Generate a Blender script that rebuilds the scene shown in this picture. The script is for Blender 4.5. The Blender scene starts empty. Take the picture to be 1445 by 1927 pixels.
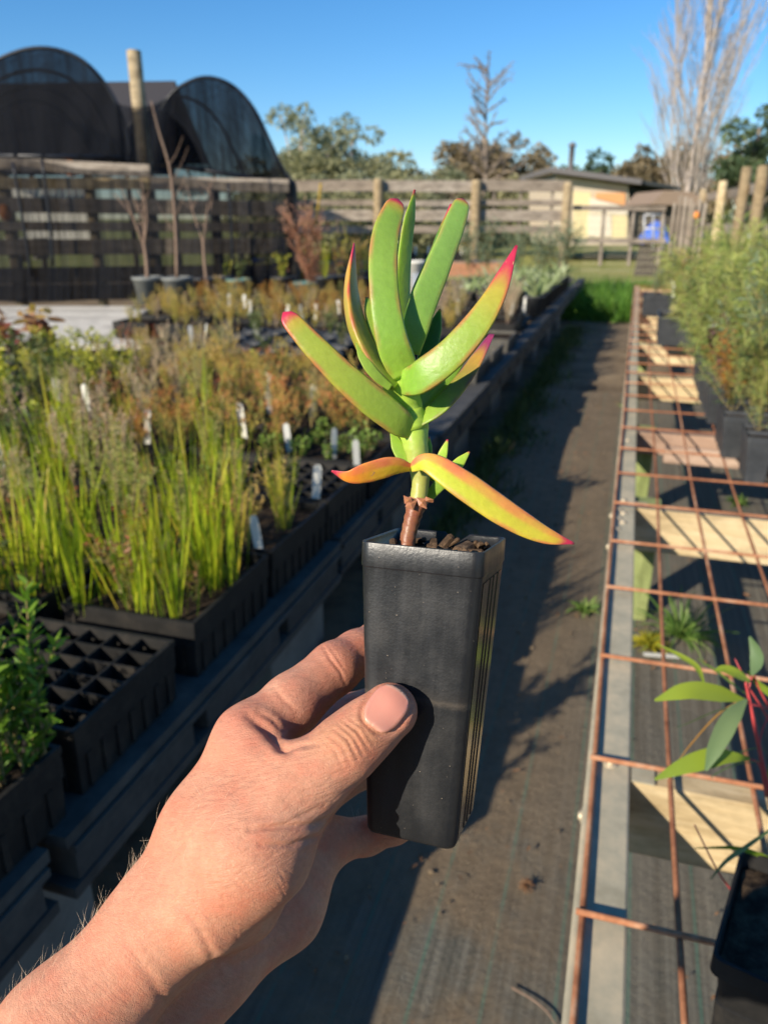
import bpy, math, random
import numpy as np
from mathutils import Vector, Matrix
from mathutils.bvhtree import BVHTree

random.seed(7)
rng = np.random.default_rng(7)
SC = bpy.context.scene
COL = SC.collection
R = math.radians

# ------------------------------------------------------------------ camera
PITCH, YAW, CAMZ = R(20.9), R(17.3), 1.30
FPX, CX, CY = 1448.0, 722.5, 963.5
cd = bpy.data.cameras.new('camera')
cam = bpy.data.objects.new('camera', cd)
COL.objects.link(cam)
cam.location = (0, 0, CAMZ)
cam.rotation_euler = (R(90) - PITCH, 0, YAW)
cd.sensor_fit = 'VERTICAL'
cd.sensor_height = 36.0
cd.sensor_width = 27.0
cd.lens = 36.0 * FPX / 1927
cd.clip_start, cd.clip_end = 0.02, 3000
cd.dof.use_dof = True
cd.dof.focus_distance = 0.315
cd.dof.aperture_fstop = 13.0
SC.camera = cam
bpy.context.view_layer.update()

# ------------------------------------------------------------------ sky, sun, exposure
LDIR = Vector((0.56, 1.0, -0.55)).normalized()
SUN_EL = math.asin(-LDIR.z)
SUN_ROT = math.atan2(-LDIR.x, -LDIR.y)
W = bpy.data.worlds.new('World')
SC.world = W
W.use_nodes = True
wn = W.node_tree
bg = wn.nodes['Background']
sk = wn.nodes.new('ShaderNodeTexSky')
sk.sky_type = 'NISHITA'
sk.sun_disc = False
sk.sun_elevation = SUN_EL
sk.sun_rotation = SUN_ROT % (2 * math.pi)
sk.air_density, sk.dust_density, sk.ozone_density = 1.0, 0.0, 6.0
sk.altitude = 50
hs = wn.nodes.new('ShaderNodeHueSaturation')
hs.inputs['Saturation'].default_value = 1.17
wn.links.new(sk.outputs[0], hs.inputs['Color'])
wn.links.new(hs.outputs[0], bg.inputs[0])
bg.inputs[1].default_value = 0.113
sl = bpy.data.lights.new('sun', 'SUN')
sl.energy = 5.0
sl.angle = R(0.53)
sl.color = (1.0, 0.90, 0.74)
sun = bpy.data.objects.new('sun', sl)
COL.objects.link(sun)
sun.location = (-5.6, -10, 7)
sun.rotation_euler = LDIR.to_track_quat('-Z', 'Y').to_euler()
SC.view_settings.view_transform = 'Standard'
SC.view_settings.look = 'None'
SC.view_settings.exposure = 0.42
SC.view_settings.gamma = 1.0
SC.view_settings.use_curve_mapping = False
SC.cycles.max_bounces = 8
SC.cycles.transparent_max_bounces = 16

# ------------------------------------------------------------------ frames
cp, sp, ct, st = math.cos(PITCH), math.sin(PITCH), math.cos(YAW), math.sin(YAW)
FW = np.array([-st * cp, ct * cp, -sp])
RT = np.array([ct, st, 0.0])
UP = np.cross(RT, FW)
C0 = np.array([0, 0, CAMZ])


def at(px, py, d):
    """world point seen at a photograph pixel, d metres deep"""
    return C0 + (FW + RT * (px - CX) / FPX + UP * (CY - py) / FPX) * d


def gz(px, py, z=0.0):
    d = FW + RT * (px - CX) / FPX + UP * (CY - py) / FPX
    return C0 + d * ((z - CAMZ) / d[2])


def uv(u, v, z=0.0):
    """yard frame: u across, v straight ahead of the viewer"""
    return np.array([u * ct - v * st, u * st + v * ct, z])


def far(px, py, V):
    yy = (CY - py) / FPX
    k = V / (cp + yy * sp)
    return uv((px - CX) / FPX * k, V, CAMZ + k * (-sp + yy * cp))


# ------------------------------------------------------------------ objects
def tag(o, label=None, cat=None, group=None, kind=None):
    if label: o['label'] = label
    if cat: o['category'] = cat
    if group: o['group'] = group
    if kind: o['kind'] = kind
    return o


def thing(name, label, cat, loc=(0, 0, 0), group=None, rz=0.0):
    o = bpy.data.objects.new(name, None)
    COL.objects.link(o)
    o.empty_display_size = 0.05
    o.location = loc
    o.rotation_euler = (0, 0, rz)
    return tag(o, label, cat, group)


def link(name, me, parent=None, loc=None, rz=None, sc=None):
    o = bpy.data.objects.new(name, me)
    COL.objects.link(o)
    o.parent = parent
    if loc is not None: o.location = loc
    if rz is not None: o.rotation_euler = (0, 0, rz)
    if sc is not None: o.scale = (sc, sc, sc) if np.isscalar(sc) else sc
    return o


def world_parent(o, parent):
    """parent without moving (parents here are unrotated or simple)"""
    bpy.context.view_layer.update()
    o.parent = parent
    o.matrix_parent_inverse = parent.matrix_world.inverted()


class MB:
    def __init__(s):
        s.V, s.F, s.n, s.A = [], [], 0, []

    def add(s, V, Fc, a=0.5):
        V = np.asarray(V, float)
        s.V.append(V)
        s.F += [tuple(int(i) + s.n for i in f) for f in Fc]
        s.A.append(np.full(len(V), a) if np.isscalar(a) else np.asarray(a))
        s.n += len(V)

    def box(s, c, size, M=None, taper=1.0, a=0.5):
        x, y, z = np.array(size) / 2.0
        V = np.array([(-x, -y, -z), (x, -y, -z), (x, y, -z), (-x, y, -z), (-x * taper, -y * taper, z), (x * taper, -y * taper, z), (x * taper, y * taper, z), (-x * taper, y * taper, z)])
        if M is not None: V = V @ np.array(M).T
        s.add(V + np.array(c), [(0, 3, 2, 1), (4, 5, 6, 7), (0, 1, 5, 4), (1, 2, 6, 5), (2, 3, 7, 6), (3, 0, 4, 7)], a)

    def tube(s, P, r, n=6, cap=True, a=0.5, wob=0.0):
        P = np.asarray(P, float)
        m = len(P)
        r = np.full(m, r) if np.isscalar(r) else np.interp(np.linspace(0, 1, m), np.linspace(0, 1, len(r)), r)
        T = np.gradient(P, axis=0)
        T /= np.linalg.norm(T, axis=1)[:, None] + 1e-12
        ref = np.array([0, 0, 1.0]) if abs(T[0][2]) < 0.9 else np.array([1.0, 0, 0])
        V = []
        for i in range(m):
            N = ref - T[i] * (ref @ T[i])
            N /= np.linalg.norm(N) + 1e-12
            ref = N
            B = np.cross(T[i], N)
            for k in range(n):
                an = 2 * math.pi * k / n
                rr = r[i] * (1 + wob * math.sin(3 * an + i * 1.7))
                V.append(P[i] + rr * (N * math.cos(an) + B * math.sin(an)))
        Fc = []
        for i in range(m - 1):
            for k in range(n):
                k2 = (k + 1) % n
                Fc.append((i * n + k, i * n + k2, (i + 1) * n + k2, (i + 1) * n + k))
        if cap:
            Fc.append(tuple(range(n - 1, -1, -1)))
            Fc.append(tuple((m - 1) * n + k for k in range(n)))
        s.add(V, Fc, a)

    def lathe(s, prof, n=24, c=(0, 0, 0), a=0.5):
        V = [(r * math.cos(2 * math.pi * k / n), r * math.sin(2 * math.pi * k / n), z) for r, z in prof for k in range(n)]
        Fc = [(i * n + k, i * n + (k + 1) % n, (i + 1) * n + (k + 1) % n, (i + 1) * n + k) for i in range(len(prof) - 1) for k in range(n)]
        s.add(np.array(V) + np.array(c), Fc, a)

    def rings(s, rs, closed_ends=(False, False), a=0.5):
        n = len(rs[0])
        V = np.concatenate([np.asarray(r, float) for r in rs])
        Fc = [(i * n + k, i * n + (k + 1) % n, (i + 1) * n + (k + 1) % n, (i + 1) * n + k) for i in range(len(rs) - 1) for k in range(n)]
        if closed_ends[0]: Fc.append(tuple(range(n - 1, -1, -1)))
        if closed_ends[1]: Fc.append(tuple((len(rs) - 1) * n + k for k in range(n)))
        s.add(V, Fc, a)

    def mesh(s, name, mat, smooth=False, bevel=None):
        me = bpy.data.meshes.new(name)
        V = np.concatenate(s.V) if s.V else np.zeros((0, 3))
        me.from_pydata(V.tolist(), [], s.F)
        for m in (mat if isinstance(mat, (list, tuple)) else [mat]):
            me.materials.append(m)
        if smooth:
            me.polygons.foreach_set('use_smooth', [True] * len(me.polygons))
        at_ = me.attributes.new('tint', 'FLOAT', 'POINT')
        at_.data.foreach_set('value', np.concatenate(s.A).astype(np.float32))
        me.update()
        return me

    def obj(s, name, mat, parent=None, smooth=False, loc=None, bevel=0.0, seg=2):
        o = link(name, s.mesh(name, mat, smooth), parent, loc)
        if bevel:
            b = o.modifiers.new('edge', 'BEVEL')
            b.width = bevel
            b.segments = seg
            b.limit_method = 'ANGLE'
            b.angle_limit = R(40)
        return o


UNIT = {}


def board(name, mat, parent, p0, p1, w, h, upv=(0, 0, 1), bevel=0.003):
    """a plank from p0 to p1 (world), w wide, h along upv; its grain runs along local X"""
    p0, p1 = np.array(p0, float), np.array(p1, float)
    L = np.linalg.norm(p1 - p0)
    key = (round(L, 3), round(w, 4), round(h, 4), mat.name)
    if key not in UNIT:
        m = MB()
        b = min(bevel, w * .2, h * .2)
        x, y, z = L / 2, w / 2, h / 2
        ringp = [(-y + b, -z), (y - b, -z), (y, -z + b), (y, z - b), (y - b, z), (-y + b, z), (-y, z - b), (-y, -z + b)]
        m.rings([[(-x, a_, b_) for a_, b_ in ringp], [(x, a_, b_) for a_, b_ in ringp]], (True, True))
        UNIT[key] = m.mesh('board', mat)
    o = link(name, UNIT[key], parent)
    X = (p1 - p0) / L
    U = np.array(upv, float)
    Y = np.cross(U, X)
    Y /= np.linalg.norm(Y)
    Z = np.cross(X, Y)
    c = (p0 + p1) / 2
    M = Matrix(((X[0], Y[0], Z[0], c[0]), (X[1], Y[1], Z[1], c[1]), (X[2], Y[2], Z[2], c[2]), (0, 0, 0, 1)))
    if parent is not None:
        bpy_m = Matrix.Translation(parent.location) @ parent.rotation_euler.to_matrix().to_4x4()
        o.matrix_local = bpy_m.inverted() @ M
    else:
        o.matrix_world = M
    return o


# ------------------------------------------------------------------ materials
def newmat(name):
    m = bpy.data.materials.new(name)
    m.use_nodes = True
    nt = m.node_tree
    return m, nt, nt.nodes['Principled BSDF']


def N(nt, typ, **kw):
    n = nt.nodes.new('ShaderNode' + typ)
    for k, v in kw.items():
        if hasattr(n, k):
            setattr(n, k, v)
        else:
            n.inputs[k.replace('_', ' ')].default_value = v
    return n


def coords(nt, scale=(1, 1, 1), kind='Object'):
    tc = nt.nodes.new('ShaderNodeTexCoord')
    mp = nt.nodes.new('ShaderNodeMapping')
    mp.inputs['Scale'].default_value = scale
    nt.links.new(tc.outputs[kind], mp.inputs[0])
    return mp


def ramp(nt, fac, stops):
    r = nt.nodes.new('ShaderNodeValToRGB')
    e = r.color_ramp.elements
    while len(e) < len(stops): e.new(0.5)
    for i, (p, c) in enumerate(stops):
        e[i].position = p
        e[i].color = (c[0], c[1], c[2], 1) if not np.isscalar(c) else (c, c, c, 1)
    nt.links.new(fac, r.inputs[0])
    return r


def math_(nt, op, a, b=None):
    n = nt.nodes.new('ShaderNodeMath')
    n.operation = op
    for i, v in enumerate((a, b)):
        if v is None: continue
        if isinstance(v, (int, float)): n.inputs[i].default_value = v
        else: nt.links.new(v, n.inputs[i])
    return n.outputs[0]


def mixc(nt, fac, a, b, mode='MIX'):
    n = nt.nodes.new('ShaderNodeMix')
    n.data_type = 'RGBA'
    n.blend_type = mode
    for sock, v in ((n.inputs[0], fac), (n.inputs[6], a), (n.inputs[7], b)):
        if isinstance(v, (int, float)): sock.default_value = v
        elif isinstance(v, tuple): sock.default_value = (*v[:3], 1)
        else: nt.links.new(v, sock)
    return n.outputs[2]


def bump(nt, h, strength, dist, bsdf, prev=None):
    b = nt.nodes.new('ShaderNodeBump')
    b.inputs['Strength'].default_value = strength
    b.inputs['Distance'].default_value = dist
    nt.links.new(h, b.inputs['Height'])
    if prev is not None: nt.links.new(prev, b.inputs['Normal'])
    nt.links.new(b.outputs[0], bsdf.inputs['Normal'])
    return b.outputs[0]


def grit(name, c1, c2, scale=12, rough=0.7, spec=0.3, c3=None, b=0.3, bd=0.004, metallic=0.0, stretch=(1, 1, 1), kind='Object'):
    m, nt, p = newmat(name)
    mp = coords(nt, stretch, kind)
    n1 = N(nt, 'TexNoise', Scale=scale, Detail=6.0, Roughness=0.62)
    nt.links.new(mp.outputs[0], n1.inputs[0])
    n2 = N(nt, 'TexNoise', Scale=scale * 7.3, Detail=4.0, Roughness=0.6)
    nt.links.new(mp.outputs[0], n2.inputs[0])
    oi = nt.nodes.new('ShaderNodeObjectInfo')
    f = math_(nt, 'ADD', math_(nt, 'MULTIPLY', n1.outputs[0], 0.75), math_(nt, 'MULTIPLY', n2.outputs[0], 0.25))
    f = math_(nt, 'ADD', f, math_(nt, 'MULTIPLY', math_(nt, 'SUBTRACT', oi.outputs['Random'], 0.5), 0.16))
    stops = [(0.3, c1), (0.7, c2)] if c3 is None else [(0.28, c1), (0.52, c2), (0.75, c3)]
    r = ramp(nt, f, stops)
    nt.links.new(r.outputs[0], p.inputs['Base Color'])
    p.inputs['Roughness'].default_value = rough
    p.inputs['Specular IOR Level'].default_value = spec
    p.inputs['Metallic'].default_value = metallic
    bump(nt, f, b, bd, p)
    return m


def wood(name, c1, c2, c3, rough=0.8):
    m, nt, p = newmat(name)
    mp = coords(nt, (1.2, 14, 14))
    oi = nt.nodes.new('ShaderNodeObjectInfo')
    off = nt.nodes.new('ShaderNodeVectorMath')
    off.operation = 'ADD'
    cb = nt.nodes.new('ShaderNodeCombineXYZ')
    for i in range(3): nt.links.new(math_(nt, 'MULTIPLY', oi.outputs['Random'], 13.0 + 7 * i), cb.inputs[i])
    nt.links.new(mp.outputs[0], off.inputs[0])
    nt.links.new(cb.outputs[0], off.inputs[1])
    n1 = N(nt, 'TexNoise', Scale=2.2, Detail=7.0, Roughness=0.65, Distortion=0.6)
    nt.links.new(off.outputs[0], n1.inputs[0])
    n2 = N(nt, 'TexNoise', Scale=11.0, Detail=4.0)
    nt.links.new(off.outputs[0], n2.inputs[0])
    f = math_(nt, 'ADD', math_(nt, 'MULTIPLY', n1.outputs[0], 0.7), math_(nt, 'MULTIPLY', n2.outputs[0], 0.3))
    f = math_(nt, 'ADD', f, math_(nt, 'MULTIPLY', math_(nt, 'SUBTRACT', oi.outputs['Random'], 0.5), 0.22))
    r = ramp(nt, f, [(0.3, c1), (0.5, c2), (0.7, c3)])
    raw = coords(nt, (2.2, 5, 5))
    ns = N(nt, 'TexNoise', Scale=2.6, Detail=6.0, Roughness=0.7)
    nt.links.new(raw.outputs[0], ns.inputs[0])
    stain = ramp(nt, math_(nt, 'ADD', ns.outputs[0], math_(nt, 'MULTIPLY', oi.outputs['Random'], 0.08)), [(0.50, 0.0), (0.72, 0.6)])
    dk_ = tuple(v * .42 for v in c1)
    col = mixc(nt, stain.outputs[0], r.outputs[0], dk_)
    nt.links.new(col, p.inputs['Base Color'])
    p.inputs['Roughness'].default_value = rough
    p.inputs['Specular IOR Level'].default_value = 0.25
    bump(nt, f, 0.5, 0.004, p)
    return m


def leafmat(name, cols, trans=0.3, rough=0.5, spec=0.35):
    m, nt, p = newmat(name)
    a = nt.nodes.new('ShaderNodeAttribute')
    a.attribute_name = 'tint'
    oi = nt.nodes.new('ShaderNodeObjectInfo')
    f = math_(nt, 'ADD', math_(nt, 'MULTIPLY', a.outputs['Fac'], 0.7), math_(nt, 'MULTIPLY', oi.outputs['Random'], 0.3))
    k = len(cols)
    r = ramp(nt, f, [(0.1 + 0.8 * i / max(k - 1, 1), c) for i, c in enumerate(cols)])
    nt.links.new(r.outputs[0], p.inputs['Base Color'])
    p.inputs['Roughness'].default_value = rough
    p.inputs['Specular IOR Level'].default_value = spec
    t = nt.nodes.new('ShaderNodeBsdfTranslucent')
    br = mixc(nt, 1.0, r.outputs[0], (1.5, 1.5, 0.9), 'MULTIPLY')
    nt.links.new(br, t.inputs[0])
    mx = nt.nodes.new('ShaderNodeMixShader')
    mx.inputs[0].default_value = trans
    nt.links.new(p.outputs[0], mx.inputs[1])
    nt.links.new(t.outputs[0], mx.inputs[2])
    nt.links.new(mx.outputs[0], nt.nodes['Material Output'].inputs[0])
    return m


def plain(name, c, rough=0.5, spec=0.4, metallic=0.0, var=0.12, scale=9):
    c = np.array(c)
    return grit(name, tuple(c * (1 - var)), tuple(c * (1 + var)), scale, rough, spec, b=0.15, bd=0.002, metallic=metallic)


M = {}
M['dirt'] = grit('dirt', (0.06, 0.044, 0.030), (0.20, 0.148, 0.095), 3.0, 0.95, 0.1, c3=(0.34, 0.26, 0.16), b=0.6, bd=0.02)
M['field'] = grit('field_grass', (0.12, 0.16, 0.04), (0.27, 0.28, 0.08), 0.7, 0.95, 0.1, c3=(0.42, 0.36, 0.14), b=0.8, bd=0.05)
M['pine'] = wood('treated_pine', (0.42, 0.30, 0.15), (0.60, 0.46, 0.26), (0.72, 0.58, 0.36))
M['green_pine'] = wood('green_treated_pine', (0.20, 0.24, 0.08), (0.30, 0.34, 0.13), (0.38, 0.40, 0.18))
M['pink_board'] = wood('pink_weathered_board', (0.30, 0.19, 0.13), (0.44, 0.30, 0.22), (0.54, 0.40, 0.31))
M['grey_wood'] = wood('weathered_grey_wood', (0.20, 0.16, 0.12), (0.34, 0.28, 0.22), (0.46, 0.40, 0.33))
M['deck_wood'] = wood('silvered_deck_board', (0.40, 0.36, 0.29), (0.66, 0.60, 0.50), (0.82, 0.76, 0.64))
M['dark_wood'] = wood('dark_shaded_wood', (0.05, 0.04, 0.03), (0.10, 0.085, 0.07), (0.17, 0.14, 0.11))  # dark tone stands in for wood lying in shade
M['post_wood'] = wood('round_post_wood', (0.22, 0.16, 0.09), (0.36, 0.27, 0.155), (0.48, 0.38, 0.24))
M['black_plastic'] = grit('black_tray_plastic', (0.008, 0.008, 0.008), (0.018, 0.017, 0.016), 20, 0.6, 0.25, c3=(0.045, 0.038, 0.030), b=0.1, bd=0.001)
M['grey_plastic'] = grit('grey_pallet_plastic', (0.045, 0.043, 0.038), (0.085, 0.080, 0.070), 9, 0.7, 0.25, c3=(0.14, 0.125, 0.10), b=0.15, bd=0.002)
M['grey_pot'] = plain('grey_pot_plastic', (0.19, 0.195, 0.18), 0.5)
M['charcoal_pot'] = grit('charcoal_pot_plastic', (0.025, 0.027, 0.03), (0.045, 0.048, 0.052), 14, 0.5, 0.4, c3=(0.075, 0.075, 0.075), b=0.1, bd=0.001)
M['teal_pot'] = plain('teal_pot_plastic', (0.10, 0.20, 0.18), 0.5)
M['red_pot'] = plain('red_pot_plastic', (0.42, 0.06, 0.05), 0.5)
M['white_plastic'] = plain('white_plastic', (0.72, 0.70, 0.62), 0.45, var=0.06)
M['soil'] = grit('potting_soil', (0.010, 0.007, 0.005), (0.035, 0.024, 0.016), 60, 0.95, 0.15, c3=(0.11, 0.075, 0.045), b=1.0, bd=0.006)
M['concrete'] = grit('concrete', (0.14, 0.135, 0.125), (0.25, 0.24, 0.22), 8, 0.9, 0.2, b=0.3, bd=0.004)
M['galv'] = grit('galvanised_steel', (0.25, 0.225, 0.155), (0.41, 0.37, 0.265), 9, 0.85, 0.1, c3=(0.62, 0.51, 0.34), b=0.15, bd=0.001, metallic=0.0)
M['rust'] = grit('rusty_wire', (0.15, 0.05, 0.025), (0.42, 0.18, 0.09), 14, 0.85, 0.15, c3=(0.60, 0.41, 0.27), b=0.4, bd=0.001)
M['bolt'] = plain('zinc_bolt', (0.55, 0.46, 0.32), 0.45, metallic=0.3)
M['bark'] = grit('grey_bark', (0.16, 0.12, 0.09), (0.30, 0.24, 0.19), 10, 0.9, 0.15, c3=(0.42, 0.36, 0.29), b=0.5, bd=0.02, stretch=(1, 1, .3))
M['pale_bark'] = grit('pale_bark', (0.44, 0.37, 0.32), (0.62, 0.54, 0.48), 6, 0.9, 0.15, b=0.2, bd=0.01)
M['stick'] = grit('bare_stem', (0.18, 0.12, 0.085), (0.32, 0.22, 0.16), 30, 0.8, 0.2, b=0.3, bd=0.002)
M['stem'] = grit('soft_stem', (0.18, 0.17, 0.06), (0.36, 0.24, 0.11), 30, 0.7, 0.25, b=0.1, bd=0.001)
M['sedge'] = leafmat('sedge_leaf', [(0.10, 0.17, 0.015), (0.28, 0.38, 0.015), (0.50, 0.54, 0.03), (0.50, 0.32, 0.05)], 0.35)
M['feather'] = leafmat('feathery_seedling_leaf', [(0.15, 0.22, 0.05), (0.32, 0.38, 0.10), (0.52, 0.50, 0.16), (0.60, 0.38, 0.18)], 0.4)
M['seedling'] = leafmat('bright_seedling_leaf', [(0.05, 0.12, 0.015), (0.11, 0.22, 0.02), (0.24, 0.36, 0.03)], 0.3)
M['cover'] = leafmat('groundcover_leaf', [(0.05, 0.11, 0.02), (0.12, 0.20, 0.03), (0.22, 0.32, 0.06)], 0.25)
M['heath'] = leafmat('orange_heath_leaf', [(0.26, 0.36, 0.07), (0.50, 0.48, 0.10), (0.72, 0.42, 0.13), (0.68, 0.22, 0.09)], 0.42)
M['ochre'] = leafmat('ochre_heath_leaf', [(0.32, 0.38, 0.08), (0.60, 0.54, 0.10), (0.74, 0.52, 0.12), (0.66, 0.42, 0.18)], 0.42)
M['redgreen'] = leafmat('red_green_seedling_leaf', [(0.08, 0.15, 0.025), (0.20, 0.22, 0.05), (0.34, 0.16, 0.06), (0.40, 0.07, 0.04)], 0.3)
M['brownstalk'] = leafmat('brown_stalk_leaf', [(0.36, 0.36, 0.14), (0.56, 0.48, 0.28), (0.70, 0.56, 0.40), (0.60, 0.34, 0.24)], 0.4)
M['yellow'] = leafmat('yellow_green_leaf', [(0.18, 0.24, 0.05), (0.38, 0.40, 0.05), (0.62, 0.54, 0.05)], 0.3)
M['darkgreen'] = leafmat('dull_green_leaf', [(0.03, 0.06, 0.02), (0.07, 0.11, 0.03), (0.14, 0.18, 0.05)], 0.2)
M['burgundy'] = leafmat('burgundy_leaf', [(0.14, 0.03, 0.03), (0.30, 0.09, 0.06), (0.42, 0.30, 0.10)], 0.3)
M['wattle'] = leafmat('narrow_shrub_leaf', [(0.08, 0.14, 0.05), (0.19, 0.26, 0.06), (0.32, 0.37, 0.09), (0.46, 0.44, 0.12)], 0.25)
M['greywattle'] = leafmat('grey_shrub_leaf', [(0.09, 0.14, 0.09), (0.16, 0.22, 0.13), (0.24, 0.30, 0.17)], 0.2)
M['purple'] = leafmat('dark_purple_leaf', [(0.05, 0.02, 0.025), (0.10, 0.04, 0.045), (0.16, 0.08, 0.07)], 0.2)
M['rustleaf'] = leafmat('rust_brown_foliage', [(0.30, 0.11, 0.05), (0.44, 0.19, 0.10), (0.50, 0.29, 0.19)], 0.2)
M['orangeleaf'] = leafmat('orange_tipped_leaf', [(0.16, 0.18, 0.04), (0.42, 0.22, 0.04), (0.50, 0.18, 0.03)], 0.3)
M['strap'] = leafmat('strap_leaf', [(0.16, 0.22, 0.07), (0.30, 0.36, 0.15), (0.46, 0.50, 0.30)], 0.2)
M['grass'] = leafmat('fresh_grass', [(0.05, 0.13, 0.018), (0.11, 0.25, 0.03), (0.22, 0.36, 0.06)], 0.3)
M['tuft'] = leafmat('weed_tuft', [(0.08, 0.16, 0.03), (0.17, 0.27, 0.06), (0.28, 0.36, 0.10)], 0.3)
M['yweed'] = leafmat('yellow_weed', [(0.24, 0.24, 0.02), (0.42, 0.36, 0.03)], 0.3)
M['gum'] = leafmat('gum_tree_leaf', [(0.17, 0.19, 0.11), (0.27, 0.28, 0.17), (0.37, 0.37, 0.24)], 0.2, 0.6)  # this and the next two crowns: paler colour stands in for haze
M['olive'] = leafmat('brown_olive_crown', [(0.13, 0.105, 0.06), (0.22, 0.17, 0.095), (0.31, 0.24, 0.14)], 0.15, 0.7)
M['hedge'] = leafmat('bush_row_leaf', [(0.14, 0.145, 0.07), (0.24, 0.235, 0.115), (0.35, 0.32, 0.17)], 0.2, 0.7)
M['deepgreen'] = leafmat('deep_green_crown', [(0.035, 0.06, 0.03), (0.065, 0.10, 0.045), (0.11, 0.15, 0.06)], 0.15, 0.6)

# ================================================================== ground
def sheet(name, mat, x0, x1, y0, y1, z, nx=1, ny=1, amp=0.0, sc=3.0, fn=None):
    xs, ys = np.linspace(x0, x1, nx + 1), np.linspace(y0, y1, ny + 1)
    ph = rng.uniform(0, 6, 8)
    V = []
    for x in xs:
        for y in ys:
            zz = z
            if amp: zz += amp * (math.sin(x * sc + ph[0]) * math.cos(y * sc * .8 + ph[1]) + .6 * math.sin(x * sc * 2.3 + y * sc * 1.7 + ph[2]) + .4 * math.sin(y * sc * 4.1 - x * sc * 3 + ph[3]))
            V.append((x, y, zz))
    Fc = [(i * (ny + 1) + j, (i + 1) * (ny + 1) + j, (i + 1) * (ny + 1) + j + 1, i * (ny + 1) + j + 1) for i in range(nx) for j in range(ny)]
    m = MB()
    m.add(V, Fc)
    o = m.obj(name, mat, None, nx > 1)
    o['kind'] = 'structure'
    return o


sheet('field', M['field'], -700, 700, -300, 1200, -0.06)
sheet('ground', M['dirt'], -16, 6, -6, 17.6, 0.0, 60, 70, 0.012, 2.0)

wm, nt, p = newmat('woven_weed_mat')
mp = coords(nt)
sx = nt.nodes.new('ShaderNodeSeparateXYZ')
nt.links.new(mp.outputs[0], sx.inputs[0])
nz = N(nt, 'TexNoise', Scale=2.2, Detail=8.0, Roughness=0.68)
nt.links.new(mp.outputs[0], nz.inputs[0])
nzs = coords(nt, (55, 0.8, 1))
nf = N(nt, 'TexNoise', Scale=1.6, Detail=4.0)
nt.links.new(nzs.outputs[0], nf.inputs[0])
nb = N(nt, 'TexNoise', Scale=17.0, Detail=9.0, Roughness=0.78)
nt.links.new(mp.outputs[0], nb.inputs[0])
base = ramp(nt, nf.outputs[0], [(0.3, (0.10, 0.094, 0.075)), (0.7, (0.23, 0.215, 0.172))]).outputs[0]
pathside = ramp(nt, math_(nt, 'ADD', math_(nt, 'ADD', math_(nt, 'MULTIPLY', sx.outputs[0], -1.6), 0.45), math_(nt, 'MULTIPLY', sx.outputs[1], 0.05)), [(0.3, 0.25), (0.75, 1.0)]).outputs[0]
fard = math_(nt, 'MULTIPLY', ramp(nt, math_(nt, 'MULTIPLY', sx.outputs[1], 0.2), [(0.22, 0.0), (0.55, 0.34)]).outputs[0], pathside)
dirtm = math_(nt, 'MULTIPLY', ramp(nt, math_(nt, 'ADD', nz.outputs[0], fard), [(0.38, 0.0), (0.52, 1.0)]).outputs[0], pathside)
base = mixc(nt, math_(nt, 'MULTIPLY', dirtm, 0.85), base, mixc(nt, nb.outputs[0], (0.05, 0.034, 0.022), (0.40, 0.29, 0.175)))
# the sewn green guide threads, one every 12 cm
fr = math_(nt, 'FRACT', math_(nt, 'DIVIDE', math_(nt, 'ADD', sx.outputs[0], 10.137), 0.12))
ln = math_(nt, 'LESS_THAN', math_(nt, 'ABSOLUTE', math_(nt, 'SUBTRACT', fr, 0.5)), 0.026)
ln = math_(nt, 'MULTIPLY', ln, math_(nt, 'SUBTRACT', 1.0, math_(nt, 'MULTIPLY', ramp(nt, nb.outputs[0], [(0.42, 0.0), (0.6, 1.0)]).outputs[0], dirtm)))
base = mixc(nt, math_(nt, 'MULTIPLY', ln, 0.5), base, (0.10, 0.24, 0.17))
nt.links.new(base, p.inputs['Base Color'])
p.inputs['Roughness'].default_value = 0.8
p.inputs['Specular IOR Level'].default_value = 0.25
wv = N(nt, 'TexWave', Scale=160.0)
nt.links.new(mp.outputs[0], wv.inputs[0])
bump(nt, math_(nt, 'ADD', math_(nt, 'MULTIPLY', nb.outputs[0], 3.2), math_(nt, 'ADD', math_(nt, 'MULTIPLY', wv.outputs[0], 0.12), math_(nt, 'MULTIPLY', nf.outputs[0], 0.4))), 0.7, 0.010, p)
sheet('weed_mat', wm, -0.72, 2.2, -1.6, 6.2, 0.030, 60, 120, 0.004, 3.2)


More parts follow.
